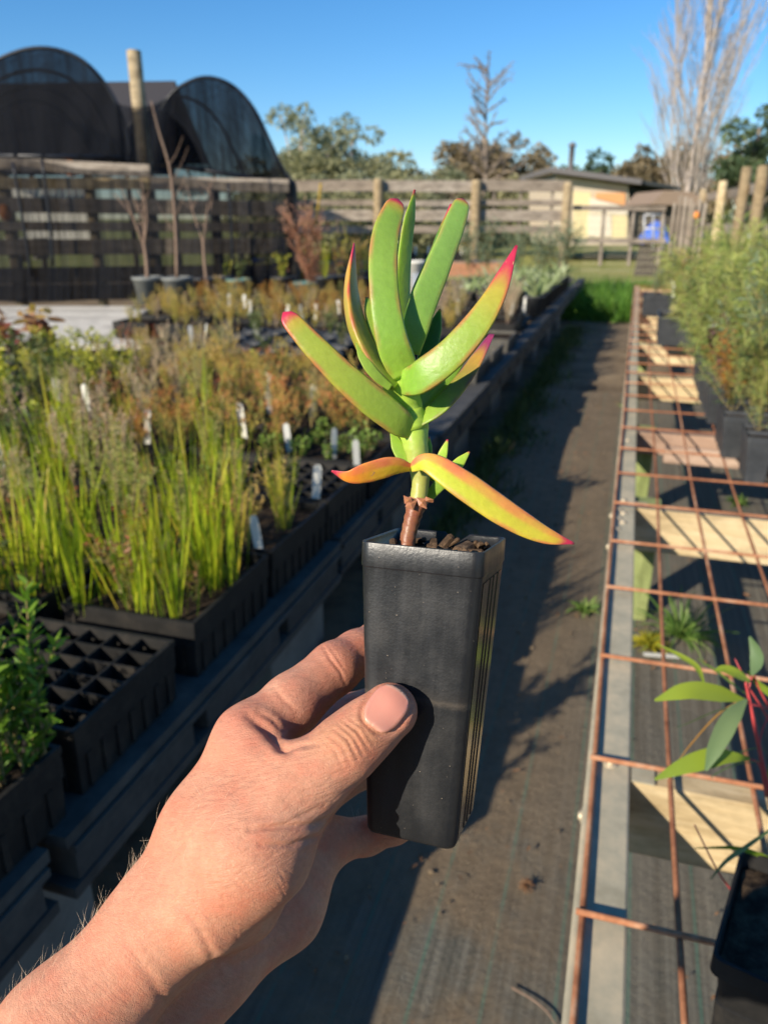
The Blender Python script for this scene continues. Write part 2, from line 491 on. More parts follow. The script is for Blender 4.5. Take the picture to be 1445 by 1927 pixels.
# ================================================================== leaves and plants
def blades(mb, P, D, L, Wd, droop, rr, segs=3, tint=None, nrm=None):
    """flat tapering leaf strips; all arrays"""
    P, D = np.asarray(P, float), np.asarray(D, float)
    k = len(P)
    L = np.broadcast_to(L, k)
    Wd = np.broadcast_to(Wd, k)
    droop = np.broadcast_to(droop, k)
    D = D / (np.linalg.norm(D, axis=1)[:, None] + 1e-9)
    ref = rr.normal(0, 1, (k, 3)) if nrm is None else nrm
    S = np.cross(D, ref)
    S /= np.linalg.norm(S, axis=1)[:, None] + 1e-9
    tint = rr.uniform(0, 1, k) if tint is None else tint
    ts = np.linspace(0, 1, segs + 1)
    prof = {2: [.55, 1.0, .06], 3: [.6, 1.0, .75, .05], 4: [.5, .95, 1.0, .7, .05], 5: [.35, .85, 1.0, .9, .55, .04]}[segs]
    rows = []
    for t, w in zip(ts, prof):
        c = P + D * (L * t)[:, None] + np.array([0, 0, -1.0]) * (droop * L * t * t)[:, None]
        rows += [c - S * (Wd * w / 2)[:, None], c + S * (Wd * w / 2)[:, None]]
    V = np.stack(rows, 1).reshape(-1, 3)
    nv = 2 * (segs + 1)
    Fc = []
    for i in range(k):
        b = i * nv
        for s_ in range(segs):
            Fc.append((b + 2 * s_, b + 2 * s_ + 1, b + 2 * s_ + 3, b + 2 * s_ + 2))
    mb.add(V, Fc, np.repeat(tint, nv))


def stem_plant(seed, h, nst=3, spread=.25, L=.02, Wd=.005, step=.008, up=.6, nb=4, start=.12, droop=.1, segs=2, base_r=.01, sr=.0016, blen=.4, wander=.1, tip=0.0):
    """stems with leaves all along; returns (stem MB, leaf MB)"""
    rr = np.random.default_rng(seed)
    sm, lm = MB(), MB()
    lines = []
    for s_ in range(nst):
        an = rr.uniform(0, 2 * math.pi)
        d = np.array([math.cos(an), math.sin(an), 0]) * rr.uniform(0, spread) + np.array([0, 0, 1.0])
        p = np.array([math.cos(an), math.sin(an), 0]) * rr.uniform(0, base_r)
        H = h * rr.uniform(.65, 1.0)
        P = [p]
        for k in range(6):
            d = d + rr.normal(0, wander, 3) + np.array([0, 0, .06])
            d /= np.linalg.norm(d)
            P.append(P[-1] + d * H / 6)
        P = np.array(P)
        lines.append((P, sr))
        for b in range(nb):
            t = rr.uniform(.15, .85) * 6
            i = int(t)
            q = P[i] + (P[min(i + 1, 6)] - P[i]) * (t - i)
            an = rr.uniform(0, 2 * math.pi)
            bd = np.array([math.cos(an), math.sin(an), 0]) * rr.uniform(.5, 1.0) + np.array([0, 0, rr.uniform(.5, 1.2)])
            bd /= np.linalg.norm(bd)
            bl = H * blen * rr.uniform(.5, 1.0)
            Q = [q]
            for k in range(4):
                bd = bd + rr.normal(0, wander, 3) + np.array([0, 0, .08])
                bd /= np.linalg.norm(bd)
                Q.append(Q[-1] + bd * bl / 4)
            lines.append((np.array(Q), sr * .6))
    PP, DD, TT = [], [], []
    for P, r0 in lines:
        sm.tube(P, [r0, r0 * .8, r0 * .35], 4, False)
        seg = np.linalg.norm(np.diff(P, axis=0), axis=1)
        tot = seg.sum()
        s0 = start * tot if r0 == sr else .1 * tot
        for s_ in np.arange(s0, tot, step):
            c = np.cumsum(seg)
            i = min(int(np.searchsorted(c, s_)), len(seg) - 1)
            f = (s_ - (c[i] - seg[i])) / seg[i]
            pos = P[i] + (P[i + 1] - P[i]) * f
            T = (P[i + 1] - P[i]) / seg[i]
            a = rr.normal(0, 1, 3)
            a -= T * (a @ T)
            a /= np.linalg.norm(a)
            PP.append(pos)
            DD.append(T * up + a)
            TT.append(np.clip(s_ / tot * .8 + rr.uniform(-.15, .35) + tip, 0, 1))
    k = len(PP)
    blades(lm, PP, DD, L * rr.uniform(.6, 1.1, k), Wd * rr.uniform(.7, 1.1, k), droop, rr, segs, np.array(TT))
    return sm, lm


PROTO = {}


def proto(kind, var):
    """prototype meshes (stem mesh or None, leaf mesh) of one kind of plant"""
    key = (kind, var)
    if key in PROTO: return PROTO[key]
    s = hash_seed = sum(ord(c) for c in kind) * 31 + var * 101
    rr = np.random.default_rng(s)
    sm = None
    smat = M['stem']
    if kind == 'sedge':
        lm = MB()
        k = 32
        an = rr.uniform(0, 2 * math.pi, k)
        rad = np.abs(rr.normal(0, .02, k))
        P = np.stack([np.cos(an) * rad, np.sin(an) * rad, np.zeros(k)], 1)
        D = np.stack([np.cos(an) * rr.normal(.12, .12, k), np.sin(an) * rr.normal(.12, .12, k), np.ones(k)], 1)
        blades(lm, P, D, rr.uniform(.10, .33, k), rr.uniform(.002, .0046, k), rr.uniform(0, .22, k), rr, 4, np.clip(rr.normal(.45, .28, k), 0, 1))
        mat = M['sedge']
    elif kind == 'wispy_sedge':
        lm = MB()
        k = 26
        an = rr.uniform(0, 2 * math.pi, k)
        rad = np.abs(rr.normal(0, .015, k))
        P = np.stack([np.cos(an) * rad, np.sin(an) * rad, np.zeros(k)], 1)
        D = np.stack([np.cos(an) * rr.normal(.15, .12, k), np.sin(an) * rr.normal(.15, .12, k), np.ones(k)], 1)
        blades(lm, P, D, rr.uniform(.15, .36, k), rr.uniform(.0015, .0032, k), rr.uniform(0, .1, k), rr, 4, np.clip(rr.normal(.62, .25, k), 0, 1))
        mat = M['sedge']
    elif kind == 'heath':
        sm, lm = stem_plant(s, .21, 6, .75, .014, .0038, .0036, .6, 6, .10, 0, 2)
        mat = M['heath']
    elif kind == 'ochre':
        sm, lm = stem_plant(s, .25, 7, .5, .013, .0034, .0042, .7, 5, .1, 0, 2)
        mat = M['ochre']
    elif kind == 'redgreen':
        sm, lm = stem_plant(s, .20, 3, .3, .018, .0055, .0065, .5, 4, .1, 0, 2)
        mat = M['redgreen']
    elif kind == 'brownstalk':
        sm, lm = stem_plant(s, .36, 6, .28, .016, .0045, .0062, .9, 4, .15, 0, 2, blen=.28)
        mat = M['brownstalk']
        smat = M['stick']
    elif kind == 'bushy':
        sm, lm = stem_plant(s, .20, 3, .35, .022, .006, .0055, .8, 4, .05, 0, 3)
        mat = M['seedling']
    elif kind == 'feather':
        sm, lm = stem_plant(s, .27, 3, .3, .013, .0028, .0042, .5, 5, .08, .05, 2, blen=.35)
        mat = M['feather']
    elif kind == 'cover':
        sm, lm = stem_plant(s, .075, 7, 1.4, .016, .012, .010, .4, 2, .2, 0, 3)
        mat = M['cover']
    elif kind == 'yellow':
        sm, lm = stem_plant(s, .30, 4, .4, .035, .015, .014, .6, 4, .15, .1, 3)
        mat = M['yellow']
    elif kind == 'dull':
        sm, lm = stem_plant(s, .24, 4, .45, .028, .010, .009, .6, 4, .1, .1, 3)
        mat = M['darkgreen']
    elif kind == 'burgundy':
        sm, lm = stem_plant(s, .34, 3, .45, .085, .034, .036, .3, 3, .25, .25, 4)
        mat = M['burgundy']
        smat = M['stick']
    elif kind == 'wattle':
        sm, lm = stem_plant(s, .60, 5, .50, .085, .0058, .0085, .75, 5, .08, .18, 3, .02, .0028, .5, .14)
        mat = M['wattle']
    elif kind == 'fineshrub':
        sm, lm = stem_plant(s, .50, 5, .55, .042, .0038, .0058, .7, 6, .08, .1, 2, .02, .0024, .45, .14)
        mat = M['wattle']
    elif kind == 'greyshrub':
        sm, lm = stem_plant(s, .55, 6, .6, .05, .007, .0095, .6, 6, .1, .1, 2, .02, .003, .5, .16)
        mat = M['greywattle']
    elif kind == 'purple':
        sm, lm = stem_plant(s, .42, 4, .45, .035, .016, .011, .5, 4, .2, .1, 3)
        mat = M['purple']
    elif kind == 'orangeshrub':
        sm, lm = stem_plant(s, .40, 5, .55, .06, .005, .008, .7, 5, .1, .15, 3, .02, .0026, .5)
        mat = M['orangeleaf']
    elif kind == 'strap':
        lm = MB()
        k = 16
        an = rr.uniform(0, 2 * math.pi, k)
        P = np.stack([np.cos(an) * .008, np.sin(an) * .008, np.zeros(k)], 1)
        D = np.stack([np.cos(an) * rr.uniform(.3, 1.1, k), np.sin(an) * rr.uniform(.3, 1.1, k), np.ones(k)], 1)
        blades(lm, P, D, rr.uniform(.16, .28, k), rr.uniform(.016, .026, k), rr.uniform(.1, .5, k), rr, 5)
        mat = M['strap']
    elif kind == 'rustcone':
        sm, lm = stem_plant(s, .95, 10, .16, .06, .005, .006, 1.4, 6, .05, .05, 2, .04, .003, .3)
        mat = M['rustleaf']
        smat = M['stick']
    elif kind == 'yellowtree':
        sm, lm = stem_plant(s, .8, 5, .35, .04, .012, .022, .6, 5, .35, .1, 2, .03, .004, .4)
        mat = M['yellow']
        smat = M['stick']
    r = (sm.mesh(kind + '_stem', smat, True) if sm else None, lm.mesh(kind + '_foliage', mat))
    PROTO[key] = r
    return r


def plant_at(kind, name, label, cat, x, y, z, group=None, sc=1.0, nvar=4):
    a, b = proto(kind, rng.integers(0, nvar))
    t = thing(name, label, cat, (x, y, z), group, rng.uniform(0, 6.28))
    k = sc * (rng.uniform(.62, 1.25) if kind in ('heath', 'ochre', 'feather', 'redgreen') else rng.uniform(.78, 1.15))
    t.scale = (k, k, k * rng.uniform(.9, 1.1))
    if a is not None: link('stem', a, t)
    link('foliage', b, t)
    return t


# ================================================================== trees
def branchy(seed, h, r0, levels, nbr, ang, ratio, up=.1, wander=.08, first=.25, sides=4):
    rr = np.random.default_rng(seed)
    m = MB()
    tips = []

    def grow(p, d, L, r, lev):
        n = 6 if lev == 0 else 4
        P = [p]
        dd = d.copy()
        for k in range(n):
            dd = dd + rr.normal(0, wander, 3) + np.array([0, 0, up])
            dd /= np.linalg.norm(dd)
            P.append(P[-1] + dd * L / n)
        P = np.array(P)
        m.tube(P, [r, r * .75, r * .35], sides if lev < 2 else 3, False)
        tips.append(P[-1])
        if lev >= levels: return
        for b in range(nbr[lev]):
            t = (first if lev == 0 else .15) + (1 - (first if lev == 0 else .15)) * (b + rr.uniform(0, 1)) / nbr[lev]
            t = min(t, .98) * n
            i = int(t)
            q = P[i] + (P[min(i + 1, n)] - P[i]) * (t - i)
            T = P[min(i + 1, n)] - P[i]
            T /= np.linalg.norm(T)
            a = rr.normal(0, 1, 3)
            a -= T * (a @ T)
            a /= np.linalg.norm(a)
            an = R(rr.uniform(*ang))
            grow(q, T * math.cos(an) + a * math.sin(an), L * ratio * rr.uniform(.6, 1.1) * (1 - .4 * t / n), r * .5, lev + 1)
    grow(np.zeros(3), np.array([0, 0, 1.0]), h, r0, 0)
    return m, tips


def crown_tree(name, label, group, loc, h, w, mat, seed, leaf=.22, nleaf=4200, trunk=.35, clumps=26, bark='bark', top_heavy=.1, gaps=.6):
    """tapered trunk with limbs; crown of many leaf clumps spread through its volume"""
    rr = np.random.default_rng(seed)
    t = thing(name, label, 'tree', loc, group)
    m = MB()
    cen = []
    for k in range(clumps):
        while True:
            q = rr.uniform(-1, 1, 3)
            if np.linalg.norm(q) < 1: break
        z = trunk * h + (q[2] * .5 + .5) * h * (1 - trunk) * .93
        f = 1.0 - top_heavy * abs(q[2])
        cen.append((q[0] * w / 2 * f, q[1] * w / 2 * f, z, rr.uniform(.13, .30) * w * .62))
    P = np.array([(0, 0, 0), (rr.normal(0, .02) * h, rr.normal(0, .02) * h, trunk * h * .6), (rr.normal(0, .04) * h, rr.normal(0, .04) * h, h * .8)])
    m.tube(catmull(P, 8), [h * .035, h * .025, h * .008], 7, False)
    for c in cen[:16]:
        s_ = rr.uniform(.25, .65)
        b = np.array([P[1][0] * s_, P[1][1] * s_, trunk * h * (.4 + s_ * .6)])
        e = np.array(c[:3])
        mid = (b + e) / 2 + np.array([0, 0, .06 * h])
        m.tube(catmull(np.array([b, mid, e]), 6), [h * .012, h * .004], 5, False)
    m.obj('trunk', M[bark], t, True)
    lm = MB()
    tot = sum(c[3] ** 2 for c in cen)
    for c in cen:
        k = int(nleaf * c[3] ** 2 / tot)
        d = rr.normal(0, 1, (k, 3))
        d /= np.linalg.norm(d, axis=1)[:, None]
        rad = c[3] * rr.uniform(.25, 1.0, k) ** .55
        Pq = np.array(c[:3]) + d * rad[:, None] * np.array([1, 1, .72])
        blades(lm, Pq, d + rr.normal(0, .8, (k, 3)), leaf * rr.uniform(.5, 1.2, k), leaf * .45 * rr.uniform(.6, 1.2, k), .2, rr, 2, np.clip(rr.normal(.5, .2) + rr.normal(0, .18, k), 0, 1))
    lm.obj('crown', M[mat], t)
    return t


def catmull(P, m):
    P = np.asarray(P, float)
    k = len(P)
    Q = np.vstack([2 * P[0] - P[1], P, 2 * P[-1] - P[-2]])
    out = []
    for s in np.linspace(0, k - 1, m):
        i = min(int(s), k - 2)
        f = s - i
        p0, p1, p2, p3 = Q[i], Q[i + 1], Q[i + 2], Q[i + 3]
        out.append(0.5 * ((2 * p1) + (-p0 + p2) * f + (2 * p0 - 5 * p1 + 4 * p2 - p3) * f * f + (-p0 + 3 * p1 - 3 * p2 + p3) * f ** 3))
    return np.array(out)


def place_far(px, ptop, V, wpx):
    """ground point and size of a tree seen at px, its top at ptop, V metres off"""
    top = far(px, ptop, V)
    return (top[0], top[1], -0.06), top[2] + .06, wpx / FPX * V / cp


TREES = [
    # px, top, V, width px, mat, label
    ('gum_tree', 556, 190, 38, 105, 'gum', 'tall pale grey gum tree with wispy crown rising beside the larger shade tunnel', 3, .30, .6),
    ('gum_tree', 655, 226, 40, 110, 'gum', 'shorter open gum tree between the tall gum and the dip in the treeline', 5, .35, .6),
    ('gum_tree', 512, 285, 36, 110, 'hedge', 'bushy tree partly hidden by the right shade tunnel', 8, .2, .6),
    ('bush_tree', 610, 290, 33, 130, 'hedge', 'olive green bush behind the rail fence below the two gums', 11, .12, .6),
    ('bush_tree', 720, 297, 36, 130, 'hedge', 'rounded olive bush behind the fence left of the tall succulent leaves', 13, .12, .6),
    ('bush_tree', 790, 312, 40, 100, 'olive', 'low brownish bush in the dip of the treeline', 17, .12, .6),
    ('round_tree', 893, 268, 46, 110, 'olive', 'smaller brown round tree left of the bare tree trunk', 19, .18, .6),
    ('round_tree', 950, 252, 48, 130, 'olive', 'broad brown round crown behind the bare tree', 23, .18, .6),
    ('round_tree', 1020, 290, 52, 80, 'olive', 'small brown tree against the left edge of the shed roof', 29, .2, .6),
    ('round_tree', 1130, 300, 70, 130, 'deepgreen', 'dark low tree showing above the shed roof', 31, .2, .6),
    ('round_tree', 1245, 276, 62, 110, 'olive', 'dark rounded tree between the shed and the bare poplar', 37, .2, .6),
    ('round_tree', 1330, 268, 58, 150, 'olive', 'brown green tree behind the foot of the bare poplar', 41, .2, .6),
    ('evergreen_tree', 1440, 190, 26, 110, 'deepgreen', 'dark evergreen tree cut by the right edge of the picture', 43, .2, .6),
    ('bush_tree', 680, 330, 25, 190, 'hedge', 'dense grey green shrub close behind the rail fence', 47, .08, .6),
    ('bush_tree', 560, 345, 23, 160, 'hedge', 'shrub close behind the fence next to the shade tunnel', 53, .08, .6),
    ('bush_tree', 820, 352, 40, 120, 'olive', 'low scrub seen between the fence rails right of the succulent', 59, .08, .6),
    ('bush_tree', 960, 352, 44, 140, 'hedge', 'low scrub seen between the fence rails under the bare tree', 61, .08, .6),
]
for (nm, px, top, V, wpx, mat, lab, sd, tr, gp) in TREES:
    loc, h, w = place_far(px, top, V, wpx * 1.25)
    h *= 1.06
    crown_tree(nm, lab, 'trees beyond the fence', loc, h, w, mat, sd, leaf=.0075 * V if nm != 'gum_tree' else .0065 * V, nleaf=4200 if nm != 'gum_tree' else 2300, trunk=tr, clumps=26 if nm != 'gum_tree' else 20, bark='pale_bark' if nm == 'gum_tree' else 'bark')

for k in range(9):
    px = 500 + k * 46 + rng.uniform(-12, 12)
    loc, h, w = place_far(px, 312 + rng.uniform(-8, 16), 27 + 2.5 * (k % 3), 120)
    crown_tree('olive_shrub', 'olive shrub in the dense row behind the rail fence and right tunnel', 'olive shrubs behind the fence', loc, h, w, ['hedge', 'gum'][k % 2], 200 + k, leaf=.2, nleaf=2600, trunk=.06, clumps=20)

# bare poplar, upright leaders
loc, h, w = place_far(1350, -70, 40, 150)
t = thing('bare_poplar', 'tall leafless poplar with upright pale branches at the right', 'tree', loc)
rr = np.random.default_rng(4)
m, tips = branchy(71, h, .10, 3, [14, 10, 8], (10, 30), .60, .10, .06, .06)
for k in range(7):
    an = rr.uniform(0, 6.28)
    m2, _ = branchy(80 + k, h * rr.uniform(.55, .92), .040, 3, [11, 8, 6], (9, 28), .5, .07, .07, .15)
    V2 = np.concatenate(m2.V)
    lean = np.array([math.cos(an), math.sin(an)]) * rr.uniform(.04, .16)
    V2[:, :2] += V2[:, 2:3] ** .8 * lean * 1.5
    m.add(V2, m2.F)
m.obj('branches', M['pale_bark'], t, True)
loc, h, w = place_far(925, 118, 33, 100)
t = thing('bare_tree', 'slim leafless tree with a straight trunk behind the rail fence', 'tree', loc)
m, tips = branchy(9, h, .075, 3, [34, 9, 6], (35, 70), .30, .03, .10, .38)
for i_ in range(1, len(m.V)):
    c_ = m.V[i_].mean(0)
m.obj('branches', M['bark'], t, True)

# ================================================================== house and yard behind the gate
wallm = plain('beige_render', (0.60, 0.50, 0.37), 0.85, var=0.08, scale=3)
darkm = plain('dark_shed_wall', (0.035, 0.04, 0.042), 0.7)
roofm = plain('grey_sheet_roof', (0.17, 0.155, 0.15), 0.5)
HV = 27.0


def hp(px, py, dv=0.0): return far(px, py, HV + dv)


def far_prism(name, mat, parent, pix, V0, V1):
    """a solid whose front outline is read off the photograph, V0 in front to V1 behind (parallel sides)"""
    m = MB()
    f = np.array([far(x, y, V0) for x, y in pix])
    back = np.array([-st, ct, 0]) * (V1 - V0)
    n = len(f)
    m.add(np.concatenate([f, f + back]), [tuple(range(n - 1, -1, -1)), tuple(range(n, 2 * n))] + [(i, (i + 1) % n, (i + 1) % n + n, i + n) for i in range(n)])
    o = m.obj(name, mat)
    o.parent = parent
    if parent is not None: o.matrix_parent_inverse = (Matrix.Translation(parent.location) @ parent.rotation_euler.to_matrix().to_4x4()).inverted()
    return o


hb = hp(1130, 455)
house = thing('painted_shed', 'low beige shed with a sloping grey roof and a yellow, white and orange painted wall', 'shed', (hb[0], hb[1], 0))
far_prism('wall', wallm, house, [(1046, 330), (1182, 349), (1182, 462), (1046, 462)], HV, HV + 5)
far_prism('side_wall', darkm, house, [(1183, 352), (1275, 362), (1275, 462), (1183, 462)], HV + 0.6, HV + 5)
far_prism('roof', roofm, house, [(1036, 314), (1208, 337), (1206, 347), (1036, 324)], HV - 0.5, HV + 5.5)
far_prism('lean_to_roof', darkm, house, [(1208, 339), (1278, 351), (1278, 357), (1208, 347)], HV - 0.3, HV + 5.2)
yel = plain('yellow_wall_paint', (0.80, 0.66, 0.36), 0.7, var=.05)
org = plain('orange_wall_paint', (0.74, 0.36, 0.15), 0.7, var=.05)
wht = plain('cream_wall_paint', (0.80, 0.70, 0.55), 0.7, var=.05)
for q, (nm, mt, pix, dv) in enumerate([('yellow_panel', yel, [(1079, 360), (1112, 362), (1112, 384), (1180, 394), (1178, 448), (1079, 448)], .03), ('cream_panel', wht, [(1110, 372), (1180, 390), (1180, 405), (1108, 400)], .05), ('orange_panel', org, [(1122, 363), (1176, 363), (1176, 387), (1120, 373)], .07), ('cream_panel', wht, [(1106, 402), (1150, 404), (1150, 446), (1106, 446)], .06)]):
    far_prism(nm, mt, house, pix, HV - dv, HV - .004 - .003 * q)
m = MB()
a = hp(1073, 318, 2)
m.lathe([(.09, 0), (.09, .75), (.14, .76), (.14, .80), (.02, .9)], 10)
o = m.obj('flue', roofm, house, True)
o.location = (a[0] - hb[0], a[1] - hb[1], a[2] - .05)
kb = far(1262, 455, 22)
kn_ = thing('garden_hut', 'small hut with a brown gabled roof beside the gate', 'hut', (kb[0], kb[1], 0))
far_prism('roof', plain('brown_hut_roof', (0.28, 0.20, 0.14), .8), kn_, [(1222, 385), (1250, 358), (1306, 362), (1330, 388)], 21.6, 24)
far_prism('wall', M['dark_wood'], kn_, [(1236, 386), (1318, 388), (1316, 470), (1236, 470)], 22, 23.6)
tb = far(1232, 440, 20.5)
tarpm = plain('blue_tarp', (0.06, 0.16, 0.62), .5)
m = MB()
rr = np.random.default_rng(2)
n = 14
V = []
for i in range(n):
    for j in range(n):
        x, y = -1 + 2 * i / (n - 1), -1 + 2 * j / (n - 1)
        V.append((x * .42, y * .4, max(0, (1 - x * x) * (1 - y * y)) * .48 + rr.normal(0, .02)))
m.add(V, [(i * n + j, (i + 1) * n + j, (i + 1) * n + j + 1, i * n + j + 1) for i in range(n - 1) for j in range(n - 1)])
o = m.obj('tarp', tarpm, None, True)
o.location = (tb[0], tb[1], tb[2] - .2)
tag(o, 'crumpled blue tarp over a heap seen through the gate', 'tarp')
m = MB()
m.box((0, 0, -.4), (.8, .7, .78), taper=.85)
o = m.obj('pallet_heap', M['dark_wood'], None)
o.location = (tb[0], tb[1], tb[2] - .2)
tag(o, 'dark heap under the blue tarp', 'heap')

# ================================================================== fences
FV = 15.0
fb = uv(-0.5, FV, 0)
fence = thing('rail_fence', 'weathered post and rail fence across the back of the nursery', 'fence', tuple(fb))


def fr(px, py, dv=0): return far(px, py, FV + dv)


for (y0, th) in ((350, .19), (382, .10), (405, .19), (432, .12)):
    pts = [540, 700, 905, 1072]
    for a, b in zip(pts[:-1], pts[1:]):
        p0, p1 = fr(a, y0 + rng.normal(0, .8), .09), fr(b - .6, y0 + rng.normal(0, .8), .09)
        board('rail', M['grey_wood'], fence, p0, p1, .045, th)
for k, (px, py, w) in enumerate([(712, 336, .17), (897, 338, .18), (1070, 343, .17)]):
    a = fr(px, py)
    m = MB()
    m.lathe([(w / 2 * .98, -a[2]), (w / 2, -.06), (w / 2 * .96, -.01), (w / 2 * .8, 0)], 14)
    m.add([(w / 2 * .8 * math.cos(2 * math.pi * q / 14), w / 2 * .8 * math.sin(2 * math.pi * q / 14), 0) for q in range(14)], [tuple(range(14))])
    o = m.obj('post', M['post_wood'], fence, True)
    o.location = tuple(a - fb)
for k, px in enumerate((930, 980, 1040)):
    board('upright', M['grey_wood'], fence, fr(px, 352, .16), fr(px - (px - CX) * .02, 455, .16), .035, .09, (-st, ct, 0))

# wire gate and its brace frame
gb = uv(3.9, FV, 0)
gate = thing('wire_gate', 'timber framed gate with fine wire mesh at the end of the path', 'gate', tuple(gb))
GV = 15.2


def gp_(px, py, dv=0): return far(px, py, GV + dv)


for (a, b) in (((1078, 391), (1252, 393)), ((1078, 452), (1252, 454))):
    board('gate_rail', M['grey_wood'], gate, gp_(*a), gp_(*b), .05, .085)
for px in (1137, 1192, 1248):
    board('gate_stile', M['grey_wood'], gate, gp_(px, 393, .055), gp_(px - (px - CX) * .022, 500, .055), .04, .085, (-st, ct, 0))
wirem = plain('light_wire', (0.50, 0.45, 0.32), .5)
for px in np.arange(1084, 1252, 7.0):
    m = MB()
    a, b = gp_(px, 395, .11), gp_(px - (px - CX) * .026, 522, .11)
    m.tube([a - gb, b - gb], .0035, 3, False)
    m.obj('mesh_wire', wirem, gate)
for py in np.arange(404, 520, 13.0):
    m = MB()
    a, b = gp_(1082, py, .117), gp_(1250, py + 1, .117)
    m.tube([a - gb, b - gb], .0035, 3, False)
    m.obj('mesh_wire', wirem, gate)
ab = far(1232, 402, 18)
m = MB()
for (a, b) in (((1212, 404), (1248, 404)), ((1212, 404), (1211, 452)), ((1248, 404), (1247, 470)), ((1229, 404), (1228, 470)), ((1212, 430), (1248, 430))):
    m.tube([far(*a, 18) - ab, far(*b, 18) - ab], .022, 6, True)
o = m.obj('metal_frame', plain('pale_metal_tube', (.5, .5, .5), .4, metallic=.3), None, True)
o.location = tuple(ab)
tag(o, 'pale tubular metal frame standing behind the gate', 'frame')

# right-hand fence running away along the bench
rf = thing('paling_fence', 'tall round post and paling fence along the right side of the bench', 'fence', (1.30, 14, 0))
FP = [(1.27, 8.3, .062, 1.86), (1.25, 10.06, .066, 1.84), (1.25, 11.98, .072, 1.93), (1.203, 14.3, .075, 1.857), (1.0, 16.0, .075, 1.79)]
for k, (x, y, r_, ht) in enumerate(FP):
    m = MB()
    m.lathe([(r_, 0), (r_ * .97, ht * .5), (r_ * .94, ht - .03), (r_ * .8, ht)], 14)
    m.add([(r_ * .8 * math.cos(2 * math.pi * q / 14), r_ * .8 * math.sin(2 * math.pi * q / 14), ht) for q in range(14)], [tuple(range(14))])
    o = m.obj('post', M['pine' if k == 3 else 'post_wood'], rf, True)
    o.location = (x - 1.30, y - 14, 0)
    o.rotation_euler = (rng.normal(0, .01), rng.normal(0, .012), 0)
for z in (1.66, 1.15, .65):
    for p_, q_ in zip(FP[:-1], FP[1:]):
        board('rail', M['grey_wood'], rf, (p_[0] + .10, p_[1], z), (q_[0] + .10, q_[1] - .01, z + rng.normal(0, .012)), .04, .13)
k = 0
while k < 1.0:
    p_ = np.array([1.06, 15.75]) * (1 - k) + np.array([.50, 16.15]) * k
    wv_ = rng.uniform(.065, .09)
    board('paling', M['grey_wood'], rf, (p_[0], p_[1], .05), (p_[0] + rng.normal(0, .006), p_[1], rng.uniform(1.56, 1.74)), .018, wv_, (.58, -.81, 0))
    k += (wv_ + rng.uniform(.008, .03)) / .69
m = MB()
m.lathe([(.002, 0), (.035, .01), (.045, .05), (.03, .10), (.002, .11)], 10)
om = plain('orange_insulator', (0.80, 0.27, 0.05), .4)
ome = m.mesh('tag', om, True)
a = far(1309, 412, 12.6)
o = link('fence_tag', ome, None, tuple(a))
tag(o, 'orange tag hanging on a post of the right fence', 'fence tag')

# ================================================================== shade tunnels
netm, nt, p = newmat('black_shade_cloth')
mp = coords(nt)
nz = N(nt, 'TexNoise', Scale=3.0, Detail=4.0)
nt.links.new(coords(nt, (5, 5, .25)).outputs[0], nz.inputs[0])
p.inputs['Base Color'].default_value = (0.0045, 0.006, 0.010, 1)
p.inputs['Roughness'].default_value = 0.85
p.inputs['Specular IOR Level'].default_value = 0.12
tr = nt.nodes.new('ShaderNodeBsdfTransparent')
mx = nt.nodes.new('ShaderNodeMixShader')
r = ramp(nt, nz.outputs[0], [(0.35, 0.90), (0.62, 0.66)])
nt.links.new(r.outputs[0], mx.inputs[0])
nt.links.new(tr.outputs[0], mx.inputs[1])
nt.links.new(p.outputs[0], mx.inputs[2])
nt.links.new(mx.outputs[0], nt.nodes['Material Output'].inputs[0])
openm = netm.copy()
openm.name = 'open_net'
for n_ in openm.node_tree.nodes:
    if n_.type == 'VALTORGB':
        n_.color_ramp.elements[0].color = (.82, .82, .82, 1)
        n_.color_ramp.elements[1].color = (.66, .66, .66, 1)
brown, nt, p = newmat('brown_roof_cloth')
p.inputs['Base Color'].default_value = (0.045, 0.04, 0.042, 1)
p.inputs['Roughness'].default_value = 0.8
hoopm = plain('black_hoop_pipe', (0.008, 0.010, 0.016), .4)


